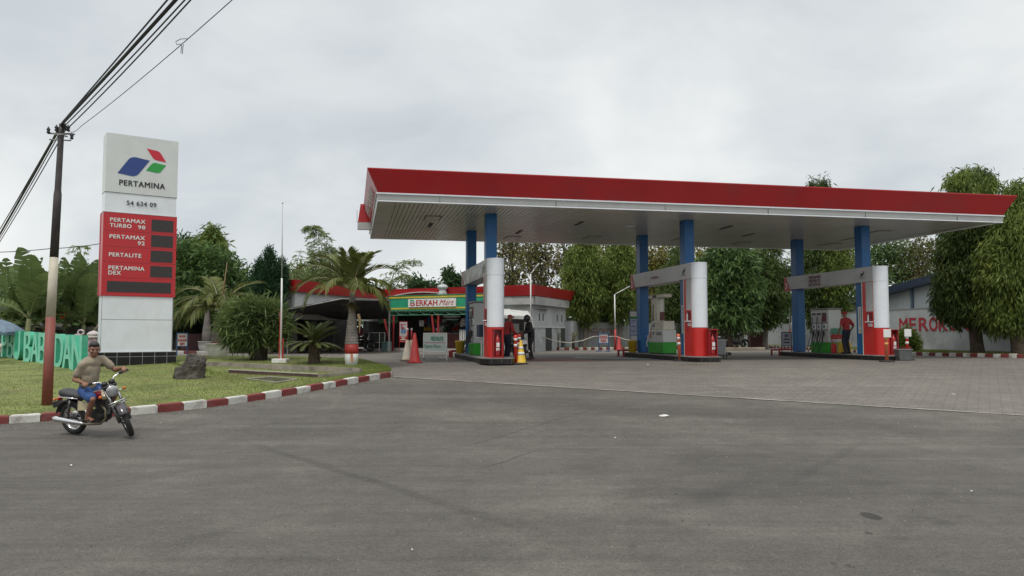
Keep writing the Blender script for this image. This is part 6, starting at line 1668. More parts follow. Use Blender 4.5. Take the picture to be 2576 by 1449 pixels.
mb.add([a, b, b + Vector((0, 3, .0)), a + Vector((0, 3, 0)), c_, c_ + Vector((.6, 3, 0))], [(0, 1, 4), (1, 2, 5, 4), (3, 5, 2), (0, 4, 5, 3)]); mb.build('tiled_roof', mat('old_tile', (.16, .06, .05), .8, .2, 3), hr)
mb = MB(); mb.box(a.x + .2, b.x - .2, 64.2, 66.8, FLOOR, a.z); mb.build('wall', WALLW, hr)
# --- sparse teak trees beyond the right wing
def bare_twigs(t, base, blobs, m, n=44, r=.055):
    mb = MB(); random.seed(int(base.x * 10))
    for _ in range(n):
        b = random.choice(blobs); s = Vector((base.x + random.uniform(-.5, .5), base.y, b[0].z - b[1][2] * .8)); e_ = b[0] + Vector((random.uniform(-1, 1) * b[1][0], random.uniform(-1, 1) * b[1][1], random.uniform(-.3, 1) * b[1][2]))
        m1 = s.lerp(e_, .5) + Vector((random.uniform(-.3, .3), 0, random.uniform(-.3, .3)))
        mb.tube([s, m1, e_], [r, r * .6, r * .2], 5)
    mb.build('bare_branches', m, t, True)
TW_ = mat('pale_twig', (.36, .31, .26), .9, .2, 4)
for px, Y, lab, w in ((1290, 63, 'sparse teak tree with brownish leaves nearest the leftmost gantry', 44), (1352, 60, 'sparse teak tree with a pale bare fork behind the tall lamp post', 46), (1420, 62, 'half bare brownish tree left of the columnar trees', 44)):
    b = gbase(px, Y); bl = [B(px - w * .4, 660, Y, w * .7, 40), B(px + w * .4, 670, Y, w * .7, 42), B(px, 620, Y, w * .8, 36), B(px - w * .3, 720, Y, w * .6, 34), B(px + w * .3, 735, Y, w * .6, 30), B(px, 575, Y, w * .6, 30)]
    t = tree('teak_tree', lab, b, bl, 700 if px < 1400 else 380, 6, .25, .15, LM_TEAK, BARKG, .2, csize=.32, shell=.35, gap=.30, droop=.4)
    bare_twigs(t, b, bl, TW_)
# --- columnar trees by the wall
def ash(px, Y, top, bot, w, lab, leaf=LM_ASH, n=1500, extra=()):
    b = gbase(px, Y); bl = []; m = 9
    for i in range(m):
        s = i / (m - 1); y = top + (bot - top) * s; ww = w * (.18 + .82 * min(1, (s + .06) * 2.0)) * (1 - .55 * max(0, s - .7) / .3)
        bl.append(B(px + w * .14 * math.sin(i * 2.4), y, Y, ww, (bot - top) / m * 1.0, ww * .9))
    bl += [B(*e_[:2], Y, *e_[2:]) for e_ in extra]
    return tree('ashoka_tree', lab, b, bl, int(n * 1.8), 9, .30, .052, leaf, BARKG, .16, limbs=False, droop=1.0, csize=.19, shell=.14, outward=.75)
ash(1472, 49.5, 596, 790, 48, 'bright columnar tree at the corner of the grey wall', n=1700)
ash(1560, 50.5, 600, 785, 42, 'columnar tree behind the middle lamp post', n=1400)
ash(1528, 52, 690, 800, 28, 'dark narrow columnar tree between two brighter ones', LM_DARK, n=900)
Y = 62
for px, lab, lf in ((1525, 'yellowish thin tree filling the gap between the two bright columnar trees', LM_YEL), (1665, 'yellowish thin tree seen between the two middle columns', LM_YEL), (1745, 'yellowish thin tree just right of the middle front column', LM_YEL), (1620, 'pale green thin tree behind the rear middle column', LM_YEL)):
    b = gbase(px, Y); bl = [B(px, 640, Y, 40, 34), B(px - 22, 690, Y, 34, 36), B(px + 24, 700, Y, 34, 40), B(px, 755, Y, 44, 40)]
    tree('thin_tree', lab, b, bl, 520, 8, .36, .12, lf, BARKG, .16, csize=.26, shell=.3, gap=.12, droop=.5)
Y = 47.5
tree('mango_tree', 'broad mango tree with long drooping leaves right of the middle gantry', gbase(1838, Y), [B(1830, 680, Y, 58, 50), B(1800, 740, Y, 48, 55), B(1860, 730, Y, 56, 55), B(1835, 790, Y, 66, 40), B(1785, 700, Y, 36, 40), B(1840, 640, Y, 50, 40)], 1900, 9, .42, .085, LM_MANGO, droop=.7, csize=.2)
ash(1925, 50, 600, 800, 56, 'wide dark columnar tree left of the right rear column', LM_ASHD, n=1700)
ash(1700, 54, 640, 830, 44, 'dark columnar tree behind the cream dispenser', LM_ASHD, n=1100)
ash(2057, 52, 505, 800, 52, 'tallest columnar tree whose tips rise above the canopy', LM_ASHD, n=2300, extra=((2044, 478, 6, 16), (2044, 462, 3, 10), (2070, 480, 7, 18), (2071, 464, 3, 9), (2086, 490, 4, 8)))
ash(2110, 51, 560, 770, 40, 'columnar tree with yellow green side right of the tallest one', LM_ASH, n=1100)
Y = 63
for px, lab in ((2215, 'sparse tree behind the warehouse roof left of the right column'), (2300, 'sparse reddish leaved tree above the warehouse roof')):
    b = gbase(px, Y); bl = [B(px, 620, Y, 50, 36), B(px - 24, 670, Y, 44, 40), B(px + 26, 660, Y, 44, 40), B(px, 715, Y, 56, 40)]
    tree('sparse_tree', lab, b, bl, 900, 8, .27, .10, LM_TEAK if px > 2250 else LM_MANGO, BARKG, .18, csize=.3, shell=.28, gap=.06, droop=.4)
Y = 37.5
def bigash(px, Y, top, bot, w, lab, n, tb, lf=LM_ASHD):
    b = tb; bl = []; m = 10
    for i in range(m):
        s = i / (m - 1); y = top + (bot - top) * s; ww = w * min(1, .42 + 1.1 * s)
        if s > .85: ww *= .8
        bl.append(B(px + w * .2 * math.sin(i * 1.9), y, Y, ww, (bot - top) / m * 1.05, ww * .85))
        if s > .3: bl.append(B(px + w * .75 * (1 if i % 2 else -1), y + 14, Y, w * .36, (bot - top) / m * 1.3))
    if w > 70: bl += [B(px - 38, 790, Y, 22, 24), B(px - 64, 745, Y, 20, 34), B(px + 60, 800, Y, 26, 22), B(2400, 462, Y, 8, 16), B(2424, 452, Y, 12, 18), B(2466, 448, Y, 14, 20), B(2488, 464, Y, 9, 14), B(2442, 466, Y, 18, 18)]
    return tree('ashoka_tree', lab, b, bl, int(n * 2.0), 10, .25, .046, lf, BROWNB, .28, limbs=False, droop=1.35, csize=.15, shell=.15, outward=.6)
tb = gbase(2458, 34.2); tb.z += .1
t1 = bigash(2448, tb.y, 492, 775, 76, 'massive drooping tree with a thick brown trunk in front of the red lettered wall', 4200, tb)
tb2 = gbase(2562, 32.3); tb2.z += .1
t2 = bigash(2556, tb2.y, 492, 800, 78, 'drooping tree at the right frame edge', 2600, tb2, LM_ASH)
Y = 37
b = gbase(2500, Y); b.z += .1
tree('drooping_tree', 'dark drooping tree filling the space between the two big trees on the right', b, [B(2500, 600, Y, 44, 70), B(2500, 690, Y, 52, 60), B(2520, 740, Y, 50, 44), B(2495, 560, Y, 28, 50), B(2540, 690, Y, 34, 60)], 3000, 9, .25, .05, LM_ASHD, BROWNB, .16, limbs=False, droop=1.1, csize=.16)
# hanging sprig on the trunk, bush, young plants by the wall
p = gp(2282, 886); p = at(2284, 880, 38); p.z = FLOOR + .12
k = 38 / PF; bl = [(p + Vector((0, 0, .62)), (20 * k, 18 * k, 22 * k)), (p + Vector((-.12, 0, .32)), (21 * k, 20 * k, 18 * k)), (p + Vector((.16, 0, .36)), (20 * k, 18 * k, 18 * k))]
t = thing('bush', 'rounded olive bush at the foot of the red lettered wall', 'bush', p)
quadmesh('foliage', crown(bl, 1500, 8, .12, .03, droop=-.2, csize=.07, shell=.12), LM_ASH, t)
mb = MB(); mb.tube([p, p + Vector((0, 0, .5))], [.05, .03], 6); mb.build('stem', BROWNB, t)
for px, Y, h, lab in ((1381, 46.5, 1.05, 'young leafy plant against the grey panel nearest the shop'), (1402, 46.8, .95, 'cut stump sapling with a hanging leaf by the dark panel'), (1442, 46.0, 1.0, 'short palm like stump with a tuft at the wall corner')):
    p = gbase(px, Y); p.z = FLOOR + .1; t = thing('young_tree', lab, 'young tree', p, 0, 'young plants by the wall')
    mb = MB(); mb.tube([p, p + Vector((.02, 0, h * .6)), p + Vector((0, 0, h))], [.09, .08, .06], 8); mb.build('stem', BROWNB, t, True)
    quadmesh('foliage', crown([(p + Vector((0, 0, h)), (.26, .26, .24))], 70 if px != 1402 else 22, 6, .15, .04, droop=.5, csize=.08), LM_ASH, t)
# distant wood closing the horizon
bl = [B(px, 790 + 12 * math.sin(px * .02), 90, 90, 50, 60) for px in range(-200, 2900, 110)]
stuff(quadmesh('distant_woods', crown(bl, 6000, 6, .9, .35, droop=.3, csize=.5), LM_DARK))
# ================================================================ BANANAS AND GREENERY ON THE LEFT
def frond_path(p0, az, e0, Lh, bend, n=14):
    pts = [Vector(p0)]; e_ = e0
    for i in range(n):
        e_ = e0 - bend * ((i + 1) / n) ** 1.3
        pts.append(pts[-1] + Vector((math.cos(az) * math.cos(e_), math.sin(az) * math.cos(e_), math.sin(e_))) * Lh / n)
    return pts
def banana(px, pyt, Y, lab, nl, seed, size=1.0):
    random.seed(seed)
    b = at(px, 900, Y); b.z = .35; top = at(px, pyt + 62, Y); reach = at(px, pyt - 70, Y).z - top.z
    t = thing('banana_plant', lab, 'banana plant', b, 0, 'banana plants on the left')
    hz = top.z
    mb = MB(); mb.tube([b, b.lerp(Vector((b.x, b.y, hz)), .5), Vector((b.x + .05, b.y, hz))], [.16, .13, .09], 10); mb.build('stem', mat('banana_stem', (.12, .13, .05), .7, .25, 3), t, True)
    Q = []; rib = MB()
    for i in range(nl):
        az = 2 * PI * i / nl + random.uniform(-.4, .4); e0 = R((84, 76, 70, 62, 78, 50, 40)[i % 7]); Lh = (reach + .3) * (1.0 + .25 * random.random()) * (1, .95, 1.05, .95, .8, .85, .8)[i % 7]; bend = R((12, 30, 45, 75, 25, 90, 100)[i % 7])
        n = 16; pts = frond_path((b.x + .05, b.y, hz), az, e0, Lh, bend, n)
        rib.tube(pts, [.03 * (1 - .8 * j / n) for j in range(n + 1)], 5)
        tilt = random.uniform(-.5, .5)
        for j in range(2, n):
            d = (pts[j + 1] - pts[j]).normalized(); sd = d.cross(Vector((0, 0, 1)))
            if sd.length < .1: sd = Vector((math.sin(az), -math.cos(az), 0))
            sd.normalize(); upv = sd.cross(d)
            f = lambda q: .42 * size * math.sin(PI * min(1, max(0, (q - 1.5) / (n - 1.2)))) ** .6
            for sg in (-1, 1):
                fold = .28 + .2 * random.random()
                def ed(jj, q): return pts[jj] + (sd * sg * math.cos(fold) + upv * (math.sin(fold) * .7 + tilt * sg) - d * -.25) * f(q)
                g = .05 if random.random() < .75 else .35
                a0, a1 = pts[j].lerp(pts[j + 1], g * .2), pts[j + 1]
                Q.append([list(a0), list(a1), list(ed(j + 1, j + 1) - d * g * .1 - Vector((0, 0, random.random() * .05))), list(ed(j, j) + d * g * .25 - Vector((0, 0, random.random() * .08)))])
    rib.build('midribs', mat('banana_rib', (.16, .18, .08), .6, .1, 3), t, True)
    quadmesh('leaves', np.array(Q), LM_BAN, t)
for i, (px, pyt, Y, lab, nl, sz) in enumerate(((20, 760, 34, 'banana plant at the left frame edge above the parasol', 9, 1.0), (66, 740, 33, 'tallest banana plant with upright split leaves left of the utility pole', 10, 1.15), (108, 770, 35, 'banana plant directly behind the utility pole', 9, 1.0), (160, 745, 36, 'banana plant just right of the utility pole', 9, 1.05), (205, 755, 36, 'banana plant halfway between pole and totem', 9, 1.1), (245, 760, 37, 'banana plant half hidden behind the totem', 8, 1.1), (-25, 765, 36, 'banana plant mostly outside the left frame edge', 8, 1.0))):
    banana(px, pyt, Y, lab, nl, 40 + i, sz)
Y = 40
tree('dark_tree', 'dark bushy greenery behind the banana plants at far left', gbase(30, Y), [B(-40, 800, Y, 70, 55), B(40, 790, Y, 70, 55), B(100, 800, Y, 60, 50)], 900, 9, .34, .10, LM_DARK, csize=.25)
tree('dark_tree', 'dark bushy greenery between the utility pole and the totem', gbase(190, Y), [B(150, 815, Y, 60, 50), B(215, 800, Y, 60, 60), B(260, 790, Y, 50, 60)], 1100, 9, .34, .09, LM_MANGO, csize=.25)
bamboo('thin bamboo rising between pole and totem', [[(212, 860), (212, 740), (208, 670), (200, 622), (214, 618)], [(216, 860), (222, 740), (226, 680)], [(205, 860), (196, 740), (188, 660)]], 42, 60, .95, .26, 'bamboo left of the totem')
q = at(160, 795, 35.4); mb = MB(); random.seed(9)
for i in range(9): mb.ell(q + Vector((random.uniform(-.12, .12), random.uniform(-.08, .08), random.uniform(-.1, .1))), (.05, .05, .08), 6)
tag(fuse('banana_flower', mb, .02, mat('flower_orange', (.45, .12, .03), .6), None, 1), 'small orange flower cluster among the banana leaves', 'flower')
p = at(252, 835, 35.5); mb = MB(); mb.tube([at(212, 862, 35.5), at(250, 815, 35.5)], .035, 6); tag(mb.build('leaning_stick', mat('pale_wood', (.3, .24, .17), .8), org=at(212, 862, 35.5)), 'pale stick leaning above the pink wall', 'stick')
# ================================================================ PALMS, CYCAD, SHRUB ON THE LAWN
def palm_frond(Q, rib, p0, az, e0, Lh, bend, ll, lw, nl=34, vee=.35, hang=.0):
    n = 16; pts = frond_path(p0, az, e0, Lh, bend, n)
    rib.tube(pts, [.035 * (1 - .85 * j / n) for j in range(n + 1)], 6)
    for i in range(nl):
        s = .14 + .86 * i / nl; k = s * n; j = min(int(k), n - 1); p = pts[j].lerp(pts[j + 1], k - j); d = (pts[j + 1] - pts[j]).normalized()
        sd = d.cross(Vector((0, 0, 1)));
        if sd.length < .15: sd = Vector((math.sin(az), -math.cos(az), 0))
        sd.normalize(); upv = sd.cross(d); l_ = ll * (.35 + .65 * math.sin(PI * (.12 + .80 * s))) * random.uniform(.88, 1.08)
        for sg in (-1, 1):
            dr = (sd * sg * .85 + d * (.55 + .4 * s) + upv * vee + Vector((0, 0, -hang)) + Vector((random.gauss(0, .06), random.gauss(0, .06), random.gauss(0, .06)))).normalized()
            m_ = p + dr * l_ * .5; e_ = p + dr * l_ + Vector((0, 0, -l_ * (.12 + hang * .3))); w = d * lw * .5
            Q.append([list(p), list(m_ + w), list(e_), list(m_ - w)])
def bottle_palm(p, zc, label, tr_prof, fronds, trunk_m, seed, fl=2.2):
    random.seed(seed)
    t = thing('bottle_palm', label, 'palm', p, 0, 'bottle palms')
    mb = MB(); mb.lathe([(r_, z) for r_, z in tr_prof[1]], 20, p); mb.build('trunk', tr_prof[0], t, True)
    for m_, pr in tr_prof[2:]:
        mb = MB(); mb.lathe(pr, 20, p); mb.build('painted_ring', m_, t, True)
    top = Vector((p.x, p.y, zc)); Q = []; rib = MB()
    for az, e0, L_, bend, hang in fronds:
        palm_frond(Q, rib, top + Vector((math.cos(az) * .06, math.sin(az) * .06, 0)), az, R(e0), L_, R(bend), .62, .075, 40, .38, hang)
    rib.build('frond_stalks', mat('frond_stalk', (.20, .18, .10), .6, .2, 4), t, True)
    quadmesh('fronds', np.array(Q), LM_PALM, t)
    return t
pb2 = lp(884, 919); kz = pb2.y / PF
Zp = lambda py: at(884, py, pb2.y).z - pb2.z
TRM = mat('ringed_trunk', (.23, .205, .185), .85, .25, 4, bump=.6, bs=12, dirt=((.10, .08, .07), .7, 5))
ring_prof = []
for z in np.linspace(Zp(866), Zp(786), 44):
    s = (z - Zp(866)) / (Zp(786) - Zp(866)); r_ = (16.8 - 8.0 * s ** 1.15) * kz; ring_prof.append((r_ + .010 * math.sin(s * 70), z))
ring_prof += [(.10, Zp(765)), (.08, Zp(735))]
fr = [(R(180), 42, 1.95, 95, .1), (R(168), 58, 2.05, 80, .0), (R(200), 28, 1.7, 105, .3), (R(150), 70, 1.9, 70, .0), (R(60), 78, 1.7, 60, .0), (R(20), 66, 1.6, 85, .05), (R(-10), 50, 1.35, 110, .4), (R(-25), 30, 1.4, 110, .5), (R(-70), 55, 1.3, 120, .5), (R(-120), 48, 1.4, 110, .4), (R(-50), 78, 1.4, 60, .1), (R(100), 60, 1.6, 80, .1), (R(8), 20, 1.3, 100, .6), (R(-95), 82, 1.3, 40, .0)]
bp_ = bottle_palm(pb2, pb2.z + Zp(728), 'bottle palm with a ringed grey trunk painted red and white at the foot', (TRM, ring_prof, (REDP, [(16.8 * kz, Zp(890)), (17.0 * kz, Zp(878)), (16.7 * kz, Zp(865.5))]), (WHITEP, [(14.5 * kz, -.05), (16.6 * kz, Zp(903)), (16.9 * kz, Zp(889.8))])), fr, TRM, 5)
mb = MB(); q = Vector((pb2.x, pb2.y - .1, pb2.z + Zp(762))); random.seed(4)
Q = []
for i in range(110):
    a = random.uniform(0, 2 * PI); d = Vector((math.cos(a), math.sin(a), random.uniform(-1.6, .2))).normalized(); w = d.cross(Vector((0, 0, 1))).normalized() * .018; l_ = random.uniform(.2, .45)
    Q.append([list(q + w), list(q - w), list(q - w * .3 + d * l_), list(q + w * .3 + d * l_)])
quadmesh('dry_skirt', np.array(Q), leafmat('dry_fibre', (.10, .075, .03), (.20, .16, .06)), bp_)
mb = MB(); p0 = Vector((pb2.x + 19 * kz, pb2.y - .2, pb2.z + Zp(790))); mb.tube([p0, p0 + Vector((.05, 0, -.22)), p0 + Vector((.04, 0, -.62))], [.05, .045, .008], 6); mb.build('dead_spathe', mat('dry_spathe', (.42, .28, .15), .8, .2, 8), bp_, True)
mb = MB(); p0 = Vector((pb2.x + 6 * kz, pb2.y - .235, pb2.z)); mb.add([p0 + Vector((-.06, -.02, Zp(889))), p0 + Vector((.02, -.02, Zp(889))), p0 + Vector((.03, -.03, Zp(905))), p0 + Vector((.0, -.03, Zp(912))), p0 + Vector((-.04, -.03, Zp(906)))], [(4, 3, 2, 1, 0)]); mb.build('paint_drip', mat('drip_orange', (.42, .17, .09), .7), bp_)
# left bottle palm in the white pot
pp = POT1[0].copy(); pp.z += .50; kz = pp.y / PF
Zq = lambda py: at(548, py, pp.y).z - pp.z
prof = [(.26, 0), (.25, Zq(850)), (.20, Zq(820)), (.15, Zq(800)), (.11, Zq(778))]
fr2 = [(R(180), 40, 2.1, 100, .2), (R(165), 55, 2.2, 85, .1), (R(205), 30, 1.9, 110, .4), (R(230), 45, 1.7, 115, .5), (R(270), 60, 1.5, 110, .5), (R(20), 60, 1.9, 60, .1), (R(-10), 48, 1.7, 80, .2), (R(130), 72, 1.8, 60, .1), (R(-60), 55, 1.6, 110, .4), (R(190), 15, 1.8, 90, .5), (R(245), 20, 1.6, 90, .7)]
b2 = bottle_palm(pp, pp.z + Zq(772), 'yellowish bottle palm growing in the white pot right of the totem', (TRM, prof, (REDP, [(.275, -.01), (.285, .12), (.28, Zq(862))])), fr2, TRM, 8)
mb = MB(); q = Vector((pp.x + .12, pp.y, pp.z + Zq(772))); mb.tube([q, q + Vector((.06, 0, .9)), q + Vector((.16, 0, 1.75))], [.035, .028, .008], 6); mb.build('spear_leaf', mat('spear', (.24, .15, .07), .6), b2, True)
pp2 = POT2[0].copy(); pp2.z += .48
Q = []; rib = MB(); random.seed(31)
t = thing('pot_plant', 'dark trunked plant in the smaller pot', 'plant', pp2)
mb = MB(); mb.lathe([(.2, 0), (.22, .5), (.14, 1.3), (.1, 1.7)], 12, pp2); mb.build('trunk', TRM, t, True)
for i in range(6): palm_frond(Q, rib, pp2 + Vector((0, 0, 1.65)), 2 * PI * i / 6 + .3, R(50), 1.2, R(100), .4, .06, 22, .3, .3)
rib.build('frond_stalks', mat('frond_stalk', (.20, .18, .10)), t); quadmesh('fronds', np.array(Q), LM_PALM, t)
# cycad
pc = lp(790, 916); random.seed(12)
t = thing('cycad', 'dark green cycad with a wide rosette on a short rough trunk', 'cycad', pc)
kz = pc.y / PF; zc = at(790, 866, pc.y).z
mb = MB(); prof = [(.20, -.05)]
for i, z in enumerate(np.linspace(0, zc - pc.z, 26)):
    s = i / 25; prof.append(((.20 - .10 * s + .06 * s * s) + (.025 if i % 2 else 0), z))
mb.lathe(prof, 14, pc); mb.build('trunk', mat('cycad_trunk', (.07, .052, .036), .95, .4, 8, bump=1.0, bs=16), t, True)
Q = []; rib = MB()
for i in range(26):
    palm_frond(Q, rib, (pc.x, pc.y, zc), 2 * PI * i / 26 * 2.4, R(random.uniform(42, 80)), random.uniform(.80, .98), R(random.uniform(35, 60)), .17, .024, 40, .35, .0)
for i in range(20):
    palm_frond(Q, rib, (pc.x, pc.y, zc), 2 * PI * i / 20 + .1, R(random.uniform(4, 22)), random.uniform(.9, 1.05), R(random.uniform(30, 55)), .17, .024, 40, .3, .1)
for i in range(12):
    palm_frond(Q, rib, (pc.x + .02, pc.y, pc.z + random.uniform(.18, .4)), random.uniform(0, 6.3), R(random.uniform(-10, 25)), .25, R(40), .08, .02, 10, .3, .1)
rib.build('frond_stalks', mat('cycad_stalk', (.13, .12, .04), .6), t); quadmesh('fronds', np.array(Q), LM_CYC, t)
# multi stemmed shrub
ps = lp(652, 907); Y = ps.y; random.seed(14)
t = thing('shrub', 'wide dense shrub with narrow leaves on a thick dark multi stemmed base', 'shrub', ps)
mb = MB()
for i in range(11):
    a = random.uniform(0, 2 * PI); r_ = random.uniform(.02, .22); e_ = at(652 + random.uniform(-70, 70), 805 + random.uniform(-20, 20), Y + random.uniform(-.7, .7)); s = ps + Vector((math.cos(a) * r_, math.sin(a) * r_, -.05))
    mb.tube([s, s.lerp(e_, .3) + Vector((0, 0, .25)), s.lerp(e_, .7) + Vector((0, 0, .12)), e_], [.13, .10, .05, .02], 7)
mb.build('stems', mat('shrub_stem', (.05, .04, .032), .95, .3, 6, bump=.8, bs=14), t, True)
bl = [B(600, 805, Y, 30, 28), B(645, 795, Y, 34, 28), B(682, 808, Y, 24, 30), B(590, 838, Y, 20, 18), B(640, 830, Y, 44, 26), B(690, 832, Y, 16, 24), B(620, 778, Y, 18, 14), B(672, 785, Y, 18, 13), B(706, 818, Y, 10, 13)]
quadmesh('foliage', crown(bl, 1500, 9, .36, .036, droop=.30, csize=.12, shell=.18, outward=1.0), LM_SHR, t)
# ================================================================ MOTORCYCLES
def torus(mb, c, Rr, r, n=32, m=10, mi=0, T=None, sy=1.0):
    vs = []; c = Vector(c)
    for i in range(n):
        a = 2 * PI * i / n
        for k in range(m):
            b = 2 * PI * k / m; q = Rr + r * math.cos(b)
            vs.append(c + Vector((q * math.cos(a), r * sy * math.sin(b), q * math.sin(a))))
    fs = [(i * m + k, i * m + (k + 1) % m, ((i + 1) % n) * m + (k + 1) % m, ((i + 1) % n) * m + k) for i in range(n) for k in range(m)]
    return mb.add(vs, fs, mi, T)
SEATM = mat('seat_vinyl', (.022, .022, .024), .5, .2, 8)
ENG = mat('engine_alloy', (.07, .07, .068), .45, .3, 8, metal=.5)
LENS = mat('headlight_glass', (.32, .33, .33), .08, .5, 14)
AMB = mat('amber_lens', (.5, .12, .01), .3)
def motorcycle(root, steer, tank_m, panel_m, fender_m, stripe_m=None, detail=True):
    H = Vector((.37, 0, .88)); ax = Vector((.25, 0, -.58)).normalized()
    S = Matrix.Translation(H) @ Matrix.Rotation(R(steer), 4, -ax) @ Matrix.Translation(-H)
    def wheel(name, c, T):
        mb = MB(); torus(mb, c, .252, .050, 36, 10, 0, T, .95); w_ = mb.build('tyre', RUB, root, True)
        w_.name = name
        mb = MB(); torus(mb, c, .205, .016, 32, 8, 0, T, 1.6); mb.build('rim', CHROME, w_, True)
        mb = MB(); mb.lathe([(.03, -.07), (.075, -.05), (.075, .05), (.03, .07)], 14, c, 0, 'Y', T); mb.build('hub', ENG, w_, True)
        mb = MB()
        for i in range(18):
            a = 2 * PI * i / 18; y = .045 if i % 2 else -.045; b = a + (.5 if i % 4 < 2 else -.5)
            mb.tube([Vector(c) + Vector((.07 * math.cos(b), y, .07 * math.sin(b))), Vector(c) + Vector((.195 * math.cos(a), 0, .195 * math.sin(a)))], .0035, 4, 0, False, T)
        mb.build('spokes', CHROME, w_)
    I = Matrix.Identity(4)
    wheel('front_wheel', (.62, 0, .302), S); wheel('rear_wheel', (-.60, 0, .302), I)
    mb = MB()
    for y in (-.085, .085): mb.tube([(.37, y, .90), (.50, y, .58)], .022, 10, 0, True, S)
    mb.build('fork_tube', CHROME, root, True)
    mb = MB()
    for y in (-.085, .085): mb.tube([(.49, y, .60), (.62, y, .30)], .030, 10, 0, True, S)
    mb.build('fork_slider', mat('fork_dark', (.09, .088, .09), .4, .2, 5, metal=.5), root, True)
    def fender(c, r, a0, a1, w, m, T, nm):
        mb = MB(); n, k = 16, 6; vs = []
        for i in range(n + 1):
            a = a0 + (a1 - a0) * i / n
            for j in range(k + 1):
                t_ = -1 + 2 * j / k; rr = r - .028 * t_ * t_
                vs.append(Vector(c) + Vector((rr * math.cos(a), w * t_, rr * math.sin(a))))
        mb.add(vs, [(i * (k + 1) + j, i * (k + 1) + j + 1, (i + 1) * (k + 1) + j + 1, (i + 1) * (k + 1) + j) for i in range(n) for j in range(k)], 0, T)
        o = mb.build(nm, m, root, True); sd = o.modifiers.new('thick', 'SOLIDIFY'); sd.thickness = .006
    fender((.62, 0, .302), .345, R(35), R(150), .075, fender_m, S, 'front_fender')
    fender((-.60, 0, .302), .36, R(40), R(165), .085, BLACK, I, 'rear_fender')
    # headlight, instruments, handlebar
    mb = MB(); mb.lathe([(.03, .34), (.075, .37), (.092, .43), (.094, .47)], 20, (0, 0, .845), 0, 'X', S); hl = mb.build('headlight', BLACK, root, True)
    mb = MB(); mb.lathe([(.094, .468), (.100, .475), (.100, .492), (.085, .495)], 20, (0, 0, .845), 0, 'X', S); mb.build('chrome_ring', CHROME, hl, True)
    mb = MB(); mb.lathe([(.086, .492), (.075, .505), (.045, .516), (.01, .52)], 20, (0, 0, .845), 0, 'X', S); mb.build('lens', LENS, hl, True)
    mb = MB(); mb.lathe([(.05, .95), (.055, 1.0), (.03, 1.015)], 12, (.36, .06, 0), 0, 'Z', S); mb.lathe([(.05, .95), (.055, 1.0), (.03, 1.015)], 12, (.36, -.06, 0), 0, 'Z', S); mb.cbox(.28, .42, -.12, .12, .885, .955, .02, 0, S); mb.build('instruments', BLACK, root, True)
    mb = MB(); mb.tube([(.20, -.37, 1.03), (.24, -.26, 1.045), (.32, -.12, 1.03), (.34, -.06, .95), (.34, .06, .95), (.32, .12, 1.03), (.24, .26, 1.045), (.20, .37, 1.03)], .0125, 8, 0, True, S); mb.build('handlebar', CHROME, root, True)
    for y in (-1, 1):
        mb = MB(); mb.tube([(.20, y * .38, 1.03), (.237, y * .27, 1.044)], .019, 8, 0, True, S); mb.build('grip', RUB, root, True)
        mb = MB(); mb.tube([(.27, y * .24, 1.04), (.30, y * .30, 1.035), (.265, y * .40, 1.02)], .008, 6, 0, True, S); mb.box(.24, .28, y * .25 - .03, y * .25 + .03, 1.02, 1.06, 0, S); mb.build('lever', BLACK, root)
        mb = MB(); mb.tube([(.40, y * .09, .80), (.41, y * .17, .80)], .008, 6, 0, True, S); ii = mb.build('indicator', CHROME, root, True)
        mb = MB(); mb.ell((.415, y * .20, .80), (.03, .032, .028), 10, 0, S); mb.build('amber_lens', AMB, ii, True)
        mb = MB(); mb.ell((-.80, y * .16, .68), (.03, .03, .026), 10); mb.tube([(-.78, y * .06, .68), (-.80, y * .16, .68)], .008, 6); mb.build('rear_indicator', AMB, root, True)
        mb = MB(); mb.tube([(-.60, y * .12, .32), (-.48, y * .12, .66)], .016, 8); sh_ = mb.build('shock_absorber', STEEL, root, True)
        mb = MB()
        for i in range(7):
            c = Vector((-.585, y * .12, .36)).lerp(Vector((-.50, y * .12, .60)), i / 6); mb.lathe([(.034, -.008), (.036, 0), (.034, .008)], 10, c)
        mb.build('spring', BLACK, sh_, True)
        mb = MB(); mb.tube([(.02, y * .10, .34), (.02, y * .27, .34)], .014, 8); mb.build('foot_peg', RUB, root, True)
        mb = MB(); mb.prism([(-.34, .48), (-.06, .50), (-.02, .62), (-.30, .66)], (0, y * .105 - .008, 0), (1, 0, 0), (0, 0, 1), -.016); mb.build('side_panel', panel_m, root)
    mb = MB()
    for z, s_ in ((.64, .17), (.60, .15)): mb.tube([(.50, -s_, z), (.55, -.10, z + .02), (.55, .10, z + .02), (.50, s_, z)], .010, 6, 0, True, S)
    mb.build('fork_guard', CHROME, root, True)
    # tank: rounded teardrop
    mb = MB(); n, k = 18, 16; vs = []
    for i in range(n + 1):
        s = i / n; x = .34 - .50 * s
        hw = .125 * (math.sin(PI * min(1, .16 + s * .62)) ** .7) * (1 if s < .6 else 1 - .35 * (s - .6) / .4); ht = .115 * (1 - .45 * s) * min(1, .55 + s * 2.2)
        zc = .755 - .03 * s
        if i in (0, n): hw *= .45; ht *= .5
        for j in range(k):
            a = 2 * PI * j / k; cx_, cz_ = math.cos(a), math.sin(a)
            e_ = .75; vs.append((x, hw * abs(cx_) ** e_ * (1 if cx_ > 0 else -1), zc + ht * abs(cz_) ** e_ * (1 if cz_ > 0 else -1) * (1 if cz_ > 0 else .8)))
    fs = [(i * k + j, i * k + (j + 1) % k, (i + 1) * k + (j + 1) % k, (i + 1) * k + j) for i in range(n) for j in range(k)] + [tuple(range(k)), tuple(range(n * k + k - 1, n * k - 1, -1))]
    mb.add(vs, fs); tank = mb.build('fuel_tank', tank_m, root, True)
